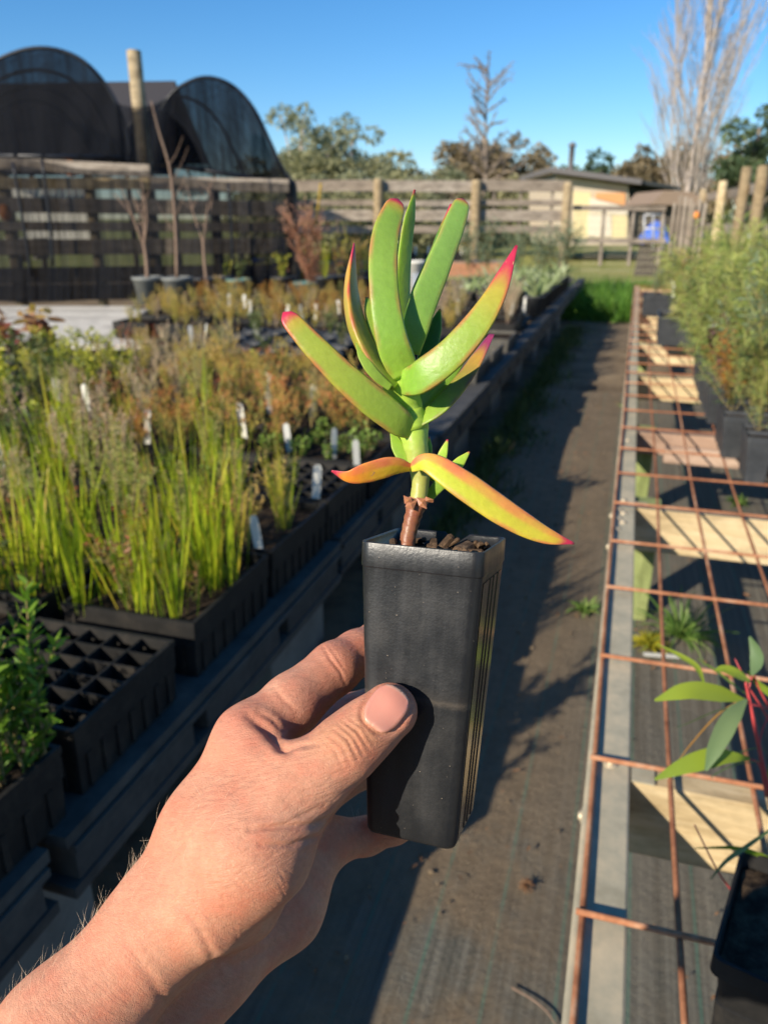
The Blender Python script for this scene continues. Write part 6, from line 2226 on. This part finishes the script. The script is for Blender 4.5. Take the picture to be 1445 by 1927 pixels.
def surface_nets(h, lo, dims, sdf=None):
    hand_sdf = sdf or globals()['hand_sdf']
    nx, ny, nz = dims
    sd = np.full(dims, 1.0, np.float32)
    bs = 8
    bx = [np.arange(0, n, bs) for n in dims]
    G = np.stack(np.meshgrid(*bx, indexing='ij'), -1).reshape(-1, 3)
    ctr = lo + (G + bs / 2) * h
    dv = hand_sdf(ctr)
    rad = bs * h * 0.9 + 0.012
    inside = dv < 0
    for g, v in zip(G[np.abs(dv) >= rad], dv[np.abs(dv) >= rad]):
        if v < 0: sd[g[0]:g[0] + bs, g[1]:g[1] + bs, g[2]:g[2] + bs] = -1
    near = G[np.abs(dv) < rad]
    off = np.stack(np.meshgrid(*[np.arange(bs)] * 3, indexing='ij'), -1).reshape(-1, 3)
    for c0 in range(0, len(near), 400):
        blk = near[c0:c0 + 400]
        I = (blk[:, None, :] + off[None]).reshape(-1, 3)
        I = I[(I < np.array(dims)).all(1)]
        sd[I[:, 0], I[:, 1], I[:, 2]] = hand_sdf(lo + I * h)
    ng = sd < 0
    cnt = np.zeros((nx - 1, ny - 1, nz - 1), np.int8)
    for dx in (0, 1):
        for dy in (0, 1):
            for dz in (0, 1):
                cnt += ng[dx:nx - 1 + dx, dy:ny - 1 + dy, dz:nz - 1 + dz]
    idx = np.argwhere((cnt > 0) & (cnt < 8))
    cid = np.full(cnt.shape, -1, np.int32)
    cid[idx[:, 0], idx[:, 1], idx[:, 2]] = np.arange(len(idx))
    cor = np.array([(a, b, c) for a in (0, 1) for b in (0, 1) for c in (0, 1)])
    vals = [sd[idx[:, 0] + c[0], idx[:, 1] + c[1], idx[:, 2] + c[2]] for c in cor]
    acc = np.zeros((len(idx), 3))
    wt = np.zeros(len(idx))
    for i in range(8):
        for j in range(i + 1, 8):
            if np.abs(cor[i] - cor[j]).sum() != 1: continue
            a, b = vals[i], vals[j]
            x = (a < 0) != (b < 0)
            t = np.where(x, a / np.where(a == b, 1, a - b), 0)
            acc += np.where(x[:, None], cor[i] + t[:, None] * (cor[j] - cor[i]), 0)
            wt += x
    V = lo + (idx + acc / wt[:, None]) * h
    Fs = []
    for ax in range(3):
        o1, o2 = [(1, 2), (2, 0), (0, 1)][ax]
        s0 = [slice(None)] * 3
        s1 = [slice(None)] * 3
        s0[ax], s1[ax] = slice(0, -1), slice(1, None)
        a, b = ng[tuple(s0)], ng[tuple(s1)]
        e = np.argwhere(a != b)
        e = e[(e[:, o1] > 0) & (e[:, o2] > 0) & (e[:, o1] < dims[o1] - 1) & (e[:, o2] < dims[o2] - 1)]
        fl = a[e[:, 0], e[:, 1], e[:, 2]]
        d1, d2 = np.eye(3, dtype=int)[o1], np.eye(3, dtype=int)[o2]
        q = [e - d1 - d2, e - d2, e, e - d1]
        q = np.stack([cid[k[:, 0], k[:, 1], k[:, 2]] for k in q], 1)
        q[~fl] = q[~fl][:, ::-1]
        Fs.append(q[(q >= 0).all(1)])
    return V, np.concatenate(Fs)


def build_hand():
    h = 0.00115
    lo = np.array([-.262, -.385, -.412])
    hi = np.array([.030, -.03, -.225])
    dims = tuple(int(v) for v in np.ceil((hi - lo) / h))
    V, Fc = surface_nets(h, lo, dims)
    nV = len(V)
    e = np.concatenate([Fc[:, [0, 1]], Fc[:, [1, 2]], Fc[:, [2, 3]], Fc[:, [3, 0]]])
    e = np.unique(np.sort(e, 1), axis=0)
    deg = np.bincount(e.ravel(), minlength=nV).astype(float)

    def lap(X):
        out = np.zeros_like(X)
        for k in range(X.shape[1]):
            out[:, k] = np.bincount(e[:, 0], X[e[:, 1], k], nV) + np.bincount(e[:, 1], X[e[:, 0], k], nV)
        return out / np.maximum(deg, 1)[:, None]
    bound = deg < 3
    for it in range(6):
        k = 0.55 if it % 2 == 0 else -0.5
        V = V + (lap(V) - V) * k * (~bound)[:, None]

    # one round of subdivision so that the skin folds have enough points
    eu_, inv = np.unique(np.sort(np.concatenate([Fc[:, [0, 1]], Fc[:, [1, 2]], Fc[:, [2, 3]], Fc[:, [3, 0]]]), 1), axis=0, return_inverse=True)
    inv = inv.reshape(4, -1).T + nV
    fcen = nV + len(eu_) + np.arange(len(Fc))
    V = np.concatenate([V, V[eu_].mean(1), V[Fc].mean(1)])
    Fc = np.concatenate([np.stack([Fc[:, k], inv[:, k], fcen, inv[:, (k + 3) % 4]], 1) for k in range(4)])
    nV = len(V)
    e = np.unique(np.sort(np.concatenate([Fc[:, [0, 1]], Fc[:, [1, 2]], Fc[:, [2, 3]], Fc[:, [3, 0]]]), 1), axis=0)
    deg = np.bincount(e.ravel(), minlength=nV).astype(float)
    bound = deg < 3
    for it in range(4):
        V = V + (lap(V) - V) * (0.5 if it % 2 == 0 else -0.45) * (~bound)[:, None]

    def normals(V):
        n = np.cross(V[Fc[:, 2]] - V[Fc[:, 0]], V[Fc[:, 3]] - V[Fc[:, 1]])
        out = np.zeros_like(V)
        for k in range(4):
            for c in range(3): out[:, c] += np.bincount(Fc[:, k], n[:, c], nV)
        return out / (np.linalg.norm(out, axis=1)[:, None] + 1e-12)
    Nn = normals(V)
    px = CX + FPX * V[:, 0] / -V[:, 2]
    py = CY - FPX * V[:, 1] / -V[:, 2]
    facing = -(Nn * V).sum(1) / np.linalg.norm(V, axis=1)
    dep = -V[:, 2]

    def dline(pl):
        pl = np.array(pl, float)
        best = np.full(nV, 1e9)
        tt = np.zeros(nV)
        for i in range(len(pl) - 1):
            a, b = pl[i], pl[i + 1]
            ab = b - a
            t = np.clip(((px - a[0]) * ab[0] + (py - a[1]) * ab[1]) / (ab @ ab), 0, 1)
            d = np.hypot(px - a[0] - t * ab[0], py - a[1] - t * ab[1])
            u = d < best
            best = np.where(u, d, best)
            tt = np.where(u, (i + t) / (len(pl) - 1), tt)
        return best, tt
    push = np.zeros(nV)
    front = smooth(facing, 0.05, 0.35)

    def crease(pl, mm, wpx, dmax=1.0, bulge=.35):
        d, t = dline(pl)
        f = np.sin(np.clip(t, 0.04, .96) * math.pi) ** .5
        g = -np.exp(-(d / wpx) ** 2) + bulge * np.exp(-((d - 2.2 * wpx) / (1.3 * wpx)) ** 2)
        np.add(push, g * mm * 1.15 * MM * f * front * (dep < dmax), out=push)
    # thumb knuckle folds
    for q, (a, b, c) in enumerate([((628, 1372), (655, 1392), (672, 1428)), ((638, 1365), (664, 1386), (683, 1420)), ((646, 1358), (672, 1377), (693, 1409)), ((616, 1383), (645, 1404), (660, 1440)), ((606, 1392), (632, 1414), (648, 1452)), ((655, 1352), (682, 1370), (702, 1400))]):
        crease([a, b, c], .34 if q < 3 else .17, 3.2, .318)
    # folds of the thumb root and web
    crease([(490, 1590), (545, 1590), (600, 1575), (655, 1535)], .7, 5, .33)
    crease([(470, 1562), (530, 1556), (590, 1552), (640, 1530)], .8, 5, .33)
    crease([(500, 1560), (560, 1540), (610, 1515)], .35, 4, .33)
    crease([(470, 1350), (505, 1375), (532, 1408), (548, 1412)], 1.4, 9, .34)
    crease([(520, 1412), (560, 1405), (600, 1398)], .5, 5, .33)
    crease([(485, 1340), (512, 1355), (530, 1375)], .5, 5, .34)
    crease([(515, 1293), (535, 1318), (560, 1338)], .3, 5, .36, .15)
    crease([(608, 1216), (622, 1240), (640, 1262), (650, 1285)], .4, 3.5, .37, .15)
    crease([(616, 1213), (636, 1240), (654, 1268)], .2, 3, .37, .1)
    # wrist folds and tendon hollows
    crease([(405, 1800), (440, 1822), (490, 1796), (540, 1768)], .5, 8, .36)
    crease([(330, 1690), (372, 1740), (400, 1800), (420, 1870)], .35, 7, .36)
    crease([(235, 1770), (290, 1850), (330, 1920)], .25, 9, .36)
    crease([(300, 1640), (360, 1590), (440, 1520), (500, 1450)], .6, 26, .36, 0.1)
    crease([(420, 1500), (470, 1450), (500, 1420)], .7, 20, .36, 0.1)
    # fine diagonal skin folds across the back of the thumb root
    r_ = np.random.default_rng(3)
    for q in range(170):
        cx_, cy_ = r_.uniform(330, 640), r_.uniform(1450, 1780)
        an = R(-32 + r_.normal(0, 12)) if cy_ < 1640 else R(40 + r_.normal(0, 14))
        Lq = r_.uniform(14, 40)
        crease([(cx_ - Lq * math.cos(an), cy_ - Lq * math.sin(an)), (cx_, cy_ + r_.normal(0, 2)), (cx_ + Lq * math.cos(an), cy_ + Lq * math.sin(an))], r_.uniform(.03, .10), 2.2, .36)
    # low bulges: knuckle of the index finger, thumb pad, veins
    d, t = dline([(425, 1385), (440, 1375)])
    push += np.exp(-(d / 45) ** 2) * .8 * MM * front
    d, t = dline([(660, 1380), (672, 1395)])
    push += np.exp(-(d / 30) ** 2) * .6 * MM * front * (dep < .318)
    # groove and fold of skin round the nail
    ang = np.linspace(0, 2 * math.pi, 40)
    axv, sdv = np.array((.60, -.80)), np.array((.80, .60))
    loop = [np.array((727, 1333)) + sdv * 39.5 * np.sign(math.cos(t_)) * abs(math.cos(t_)) ** .75 + axv * 48 * np.sign(math.sin(t_)) * abs(math.sin(t_)) ** .75 for t_ in ang]
    dl, _ = dline(loop)
    push += (-np.exp(-(dl / 4.0) ** 2) * .55 + np.exp(-((dl - 10) / 7) ** 2) * .30 * (np.hypot(px - 727, py - 1333) > 40)) * MM * front * (dep < .318)
    V = V + Nn * push[:, None]
    Nn = normals(V)
    me = bpy.data.meshes.new('person')
    Vw = np.array([C0 + RT * v[0] + UP * v[1] - FW * v[2] for v in V]) if False else C0 + V[:, :1] * RT + V[:, 1:2] * UP - V[:, 2:] * FW
    base = at(305, 1760, .30)
    me.from_pydata((Vw - base).tolist(), [], Fc.tolist())
    me.polygons.foreach_set('use_smooth', [True] * len(me.polygons))
    # pigment masks: blush at finger ends and knuckles, and a mask for knuckle wrinkles
    blush = np.zeros(nV)
    for (x, y, r_) in [(745, 1310, 60), (770, 1350, 40), (720, 1410, 40), (640, 1230, 70), (590, 1330, 60), (440, 1370, 60), (660, 1400, 45)]:
        blush = np.maximum(blush, np.exp(-(np.hypot(px - x, py - y) / r_) ** 2))
    a = me.attributes.new('blush', 'FLOAT', 'POINT')
    a.data.foreach_set('value', blush.astype(np.float32))
    d1, _ = dline([(625, 1395), (680, 1385)])
    a = me.attributes.new('knuckle', 'FLOAT', 'POINT')
    a.data.foreach_set('value', (np.exp(-(d1 / 42) ** 2) * (dep < .318)).astype(np.float32))
    # skin line directions: level across the thumb root, across the limb on the forearm
    fore = smooth(py + .35 * px, 1790, 1900)
    a = me.attributes.new('fore', 'FLOAT', 'POINT')
    a.data.foreach_set('value', fore.astype(np.float32))
    return me, V, Nn, Fc, base


SK, nt, p = newmat('skin')
mp = coords(nt)
n1 = N(nt, 'TexNoise', Scale=38.0, Detail=5.0, Roughness=0.6)
n2 = N(nt, 'TexNoise', Scale=420.0, Detail=5.0, Roughness=0.65)
rot = nt.nodes.new('ShaderNodeMapping')
rot.inputs['Rotation'].default_value = (0.3, 0.6, 0.9)
rot.inputs['Scale'].default_value = (1.0, 2.6, 1.0)
nt.links.new(mp.outputs[0], rot.inputs[0])
v1 = N(nt, 'TexVoronoi', Scale=1150.0)
v1.feature = 'DISTANCE_TO_EDGE'
v2 = N(nt, 'TexVoronoi', Scale=640.0)
v2.feature = 'DISTANCE_TO_EDGE'
for n_, s_ in ((n1, mp), (n2, mp), (v1, mp), (v2, rot)): nt.links.new(s_.outputs[0], n_.inputs[0])
bl = nt.nodes.new('ShaderNodeAttribute')
bl.attribute_name = 'blush'
kn = nt.nodes.new('ShaderNodeAttribute')
kn.attribute_name = 'knuckle'
c = ramp(nt, n1.outputs[0], [(0.3, (0.57, 0.250, 0.150)), (0.5, (0.63, 0.292, 0.180)), (0.72, (0.68, 0.345, 0.220))]).outputs[0]
c = mixc(nt, math_(nt, 'MULTIPLY', bl.outputs['Fac'], 0.55), c, (0.54, 0.20, 0.13))
c = mixc(nt, math_(nt, 'MULTIPLY', kn.outputs['Fac'], 0.5), c, (0.46, 0.22, 0.10))
mot = ramp(nt, n2.outputs[0], [(0.3, 0.86), (0.7, 1.08)])
c = mixc(nt, 1.0, c, mot.outputs[0], 'MULTIPLY')
n3 = N(nt, 'TexNoise', Scale=95.0, Detail=4.0, Roughness=0.6)
nt.links.new(mp.outputs[0], n3.inputs[0])
c = mixc(nt, ramp(nt, n3.outputs[0], [(0.45, 0.0), (0.72, 0.55)]).outputs[0], c, (0.66, 0.20, 0.115))
frk = N(nt, 'TexVoronoi', Scale=75.0)
nt.links.new(mp.outputs[0], frk.inputs[0])
fr = ramp(nt, frk.outputs['Distance'], [(0.035, 1.0), (0.075, 0.0)])
c = mixc(nt, math_(nt, 'MULTIPLY', fr.outputs[0], 0.28), c, (0.32, 0.13, 0.07))
nt.links.new(c, p.inputs['Base Color'])
p.inputs['Roughness'].default_value = 0.56
p.inputs['Specular IOR Level'].default_value = 0.34
p.inputs['Subsurface Weight'].default_value = 0.16
p.inputs['Subsurface Radius'].default_value = (1.0, 0.32, 0.16)
p.inputs['Subsurface Scale'].default_value = 0.0045
hh = math_(nt, 'ADD', math_(nt, 'MULTIPLY', ramp(nt, v2.outputs['Distance'], [(0.0, 0.0), (0.12, 1.0)]).outputs[0], 0.9), math_(nt, 'MULTIPLY', ramp(nt, v1.outputs['Distance'], [(0.0, 0.0), (0.15, 1.0)]).outputs[0], 0.5))


def lines(nt, direction, sc):
    """noise drawn out along one direction: the fine parallel lines of skin"""
    dn = np.array(direction) / np.linalg.norm(direction)
    o1 = np.cross(dn, FW)
    o1 /= np.linalg.norm(o1)
    cb = nt.nodes.new('ShaderNodeCombineXYZ')
    for i, (v, k) in enumerate(((dn, .16), (o1, 1.0), (FW, .5))):
        dt = nt.nodes.new('ShaderNodeVectorMath')
        dt.operation = 'DOT_PRODUCT'
        nt.links.new(mp.outputs[0], dt.inputs[0])
        dt.inputs[1].default_value = tuple(v * k)
        nt.links.new(dt.outputs['Value'], cb.inputs[i])
    n_ = N(nt, 'TexNoise', Scale=sc, Detail=3.0, Roughness=0.55, Distortion=0.35)
    nt.links.new(cb.outputs[0], n_.inputs[0])
    return n_.outputs[0]


fo = nt.nodes.new('ShaderNodeAttribute')
fo.attribute_name = 'fore'
la, lb = lines(nt, RT * .97 + UP * .22, 760.0), lines(nt, RT * .79 - UP * .61, 620.0)
lx = math_(nt, 'ADD', math_(nt, 'MULTIPLY', la, math_(nt, 'SUBTRACT', 1.0, fo.outputs['Fac'])), math_(nt, 'MULTIPLY', lb, fo.outputs['Fac']))
hh = math_(nt, 'ADD', math_(nt, 'MULTIPLY', hh, .55), math_(nt, 'ADD', math_(nt, 'MULTIPLY', n2.outputs[0], 0.5), math_(nt, 'MULTIPLY', lx, 3.2)))
bump(nt, hh, 0.5, 0.00038, p)

hm, hV, hN, hF, hbase = build_hand()
hm.materials.append(SK)
person = link('person', hm)
person.location = tuple(hbase)
tag(person, 'bare suntanned left hand and forearm holding up the square black pot', 'person')


def nail():
    """thumb nail: a domed plate lying on the thumb, found by casting on the hand"""
    tree = BVHTree.FromPolygons([tuple(v) for v in (C0 + hV[:, :1] * RT + hV[:, 1:2] * UP - hV[:, 2:] * FW)], hF.tolist())
    cxp, cyp = 727, 1333
    ax = np.array((0.60, -0.80))      # nail axis in the picture, root to tip
    sd = np.array((0.80, 0.60))
    nu, nv = 17, 21
    V, ok = [], True
    keep = {}
    P = np.zeros((nu, nv, 3))
    for i in range(nu):
        for j in range(nv):
            u, v = -1 + 2 * i / (nu - 1), -1 + 2 * j / (nv - 1)
            # superellipse outline, squarer at the free edge
            e = 2.6 if v > 0 else 2.2
            su = u * (1 - abs(v) ** 4 * .42) if v > 0 else u * math.sqrt(max(0, 1 - (abs(v) ** 2.6) * .93))
            q = np.array((cxp, cyp)) + sd * su * 36.5 + ax * (v * 45 - (1 - u * u) * (0 if v > 0 else 0))
            if v > 0: q = q - ax * (abs(u) ** 3) * 9 * v
            o = at(q[0], q[1], .2)
            dd = FW + RT * (q[0] - CX) / FPX + UP * (CY - q[1]) / FPX
            hit, nn, _, _ = tree.ray_cast(Vector(o), Vector(dd))
            if hit is None: hit, nn = Vector(at(q[0], q[1], .283)), Vector(-FW)
            edge = max(abs(u), abs(v))
            P[i, j] = np.array(hit) + np.array(nn) * (0.00055 * (1 - smooth(edge, .86, 1.0)) - 0.00035 * smooth(edge, .9, 1.0) + 0.0002)
    # relax so that the plate reads smooth
    for _ in range(8):
        Q = P.copy()
        Q[1:-1, 1:-1] = (P[:-2, 1:-1] + P[2:, 1:-1] + P[1:-1, :-2] + P[1:-1, 2:]) / 4
        P[2:-2, 2:-2] = Q[2:-2, 2:-2]
    m, nt, p = newmat('nail_plate')
    tc = coords(nt)
    n = N(nt, 'TexNoise', Scale=90.0, Detail=3.0)
    nt.links.new(tc.outputs[0], n.inputs[0])
    a = nt.nodes.new('ShaderNodeAttribute')
    a.attribute_name = 'tint'
    c = ramp(nt, a.outputs['Fac'], [(0.0, (0.74, 0.36, 0.26)), (0.15, (0.68, 0.28, 0.20)), (0.88, (0.68, 0.265, 0.19)), (0.96, (0.78, 0.50, 0.36))]).outputs[0]
    c = mixc(nt, math_(nt, 'MULTIPLY', n.outputs[0], 0.2), c, (0.72, 0.38, 0.28))
    nt.links.new(c, p.inputs['Base Color'])
    p.inputs['Roughness'].default_value = 0.33
    p.inputs['Subsurface Weight'].default_value = 0.15
    p.inputs['Subsurface Radius'].default_value = (1, .4, .3)
    p.inputs['Subsurface Scale'].default_value = 0.002
    mb = MB()
    mb.add(P.reshape(-1, 3) - np.array(person.location), [(i * nv + j, (i + 1) * nv + j, (i + 1) * nv + j + 1, i * nv + j + 1) for i in range(nu - 1) for j in range(nv - 1)], np.tile(np.linspace(0, 1, nv), nu))
    o = mb.obj('thumbnail', m, person, True)
    so = o.modifiers.new('plate', 'SOLIDIFY')
    so.thickness = 0.0004
    so.offset = 0


nail()


def arm_hair():
    """fine hairs standing along the outer edge of the forearm and over its back"""
    Vw = C0 + hV[:, :1] * RT + hV[:, 1:2] * UP - hV[:, 2:] * FW
    px = CX + FPX * hV[:, 0] / -hV[:, 2]
    py = CY - FPX * hV[:, 1] / -hV[:, 2]
    facing = -(hN * hV).sum(1) / np.linalg.norm(hV, axis=1)
    Nw = hN[:, :1] * RT + hN[:, 1:2] * UP - hN[:, 2:] * FW
    r_ = np.random.default_rng(11)
    left = Nw @ (RT * -.75 + UP * .65)
    wgt = (py > 1480) * (facing > -0.35) * np.clip(left - .35, 0, 1) ** 1.2 * np.exp(-((facing) / .45) ** 2) * np.clip((py - 1450) / 180, .1, 1)
    idx = r_.choice(len(hV), 900, p=wgt / wgt.sum())
    arm = at(480, 1400, .30) - at(100, 1950, .29)
    arm /= np.linalg.norm(arm)
    mb = MB()
    for i in idx:
        n = Nw[i]
        d = n * r_.uniform(.35, .8) + arm * r_.uniform(.2, .9) + r_.normal(0, .25, 3)
        d /= np.linalg.norm(d)
        Ln = r_.uniform(.003, .0078)
        bend = arm * r_.uniform(.0, .9) - n * r_.uniform(.0, .6)
        P = [Vw[i] + d * Ln * t + bend * Ln * .5 * t * t for t in np.linspace(0, 1, 5)]
        mb.tube(np.array(P) - np.array(person.location), [.000032, .000026, .00001], 3, False)
    hm_, nt, p = newmat('fair_hair')
    p.inputs['Base Color'].default_value = (0.95, 0.80, 0.58, 1)
    p.inputs['Roughness'].default_value = 0.4
    o = mb.obj('arm_hair', hm_, person, True)
    o['kind'] = 'stuff'


arm_hair()


# the rest of the person stands behind the viewer; only the shadow falls into the picture
def toworld(V): return C0 + V[:, :1] * RT + V[:, 1:2] * UP - V[:, 2:] * FW


EL = C0 + (RT * (-450 - CX) + UP * (CY - 2755)) / FPX * .285 + FW * .285
SHL, SHR, ELR, WRR = uv(-.26, -.40, 1.40), uv(.12, -.42, 1.40), uv(.20, -.50, 1.13), uv(.16, -.36, .93)


def chain_sdf(chains, k):
    def f(Pt):
        d = None
        for ch in chains:
            for (p, r), (q, s) in zip(ch[:-1], ch[1:]):
                e = cone(Pt, np.array(p, float), np.array(q, float), r, s)
                d = e if d is None else smin(d, e, k)
        return d
    return f


def body_part(name, mat, chains, k, lo, hi, h=.012):
    lo, hi = np.array(lo), np.array(hi)
    V, Fc = surface_nets(h, lo, tuple(int(v) for v in np.ceil((hi - lo) / h)), chain_sdf(chains, k))
    me = bpy.data.meshes.new(name)
    me.from_pydata((V - np.array(person.location)).tolist(), [], Fc.tolist())
    me.polygons.foreach_set('use_smooth', [True] * len(me.polygons))
    me.materials.append(mat)
    return link(name, me, person)


shirt = plain('navy_shirt', (.03, .045, .09), .85)
jeans = plain('dark_jeans', (.03, .035, .05), .9)
w_ = lambda u, v, z: tuple(uv(u, v, z))
body_part('shirt', shirt, [
    [(w_(-.19, -.42, 1.38), .075), (w_(.05, -.42, 1.38), .075)], [(w_(-.17, -.42, 1.30), .105), (w_(.03, -.42, 1.30), .105)],
    [(w_(-.15, -.42, 1.12), .115), (w_(.01, -.42, 1.12), .115)], [(w_(-.15, -.42, .95), .115), (w_(.01, -.42, .95), .115)],
    [(w_(-.22, -.42, 1.37), .072), (tuple(SHL), .064), (tuple((SHL + EL) / 2), .052), (tuple(EL * .70 + SHL * .30), .048)],
    [(w_(.08, -.42, 1.37), .072), (tuple(SHR), .062), (tuple(ELR), .052), (tuple(WRR), .042)]], .05, (-.55, -.75, .78), (.55, .3, 1.52))
body_part('upper_arm', SK, [[(tuple(EL * .6 + SHL * .4), .042), (tuple(EL), .036)]], .01, (-.45, -.35, .75), (.1, .2, 1.3), .008)
body_part('trousers', jeans, [[(w_(-.15, -.42, .93), .118), (w_(.01, -.42, .93), .118)], [(w_(-.16, -.42, .86), .10), (w_(-.17, -.40, .5), .07), (w_(-.17, -.42, .10), .055)], [(w_(.02, -.42, .86), .10), (w_(.03, -.41, .5), .07), (w_(.03, -.44, .10), .055)]], .03, (-.5, -.75, .03), (.5, -.1, 1.08))
body_part('shoe', M['dark_wood'], [[(w_(-.17, -.45, .07), .045), (w_(-.17, -.30, .055), .04)]], .02, (-.3, -.7, .0), (.2, -.15, .2))
body_part('shoe', M['dark_wood'], [[(w_(.03, -.47, .07), .045), (w_(.04, -.32, .055), .04)]], .02, (-.2, -.75, .0), (.4, -.15, .2))
body_part('head', SK, [[(w_(-.07, -.43, 1.42), .055), (w_(-.07, -.40, 1.54), .052)], [(w_(-.07, -.37, 1.60), .075), (w_(-.07, -.39, 1.68), .088)], [(w_(-.07, -.32, 1.57), .035), (w_(-.07, -.30, 1.62), .03)], [(w_(-.07, -.275, 1.625), .012), (w_(-.07, -.29, 1.66), .008)], [(w_(-.155, -.39, 1.62), .012), (w_(-.157, -.395, 1.655), .014)], [(w_(.015, -.39, 1.62), .012), (w_(.017, -.395, 1.655), .014)]], .02, (-.3, -.7, 1.36), (.3, -.1, 1.82), .007)
body_part('hair', M['stick'], [[(w_(-.07, -.405, 1.70), .088), (w_(-.07, -.44, 1.64), .080)]], .02, (-.3, -.7, 1.5), (.3, -.1, 1.83), .008)
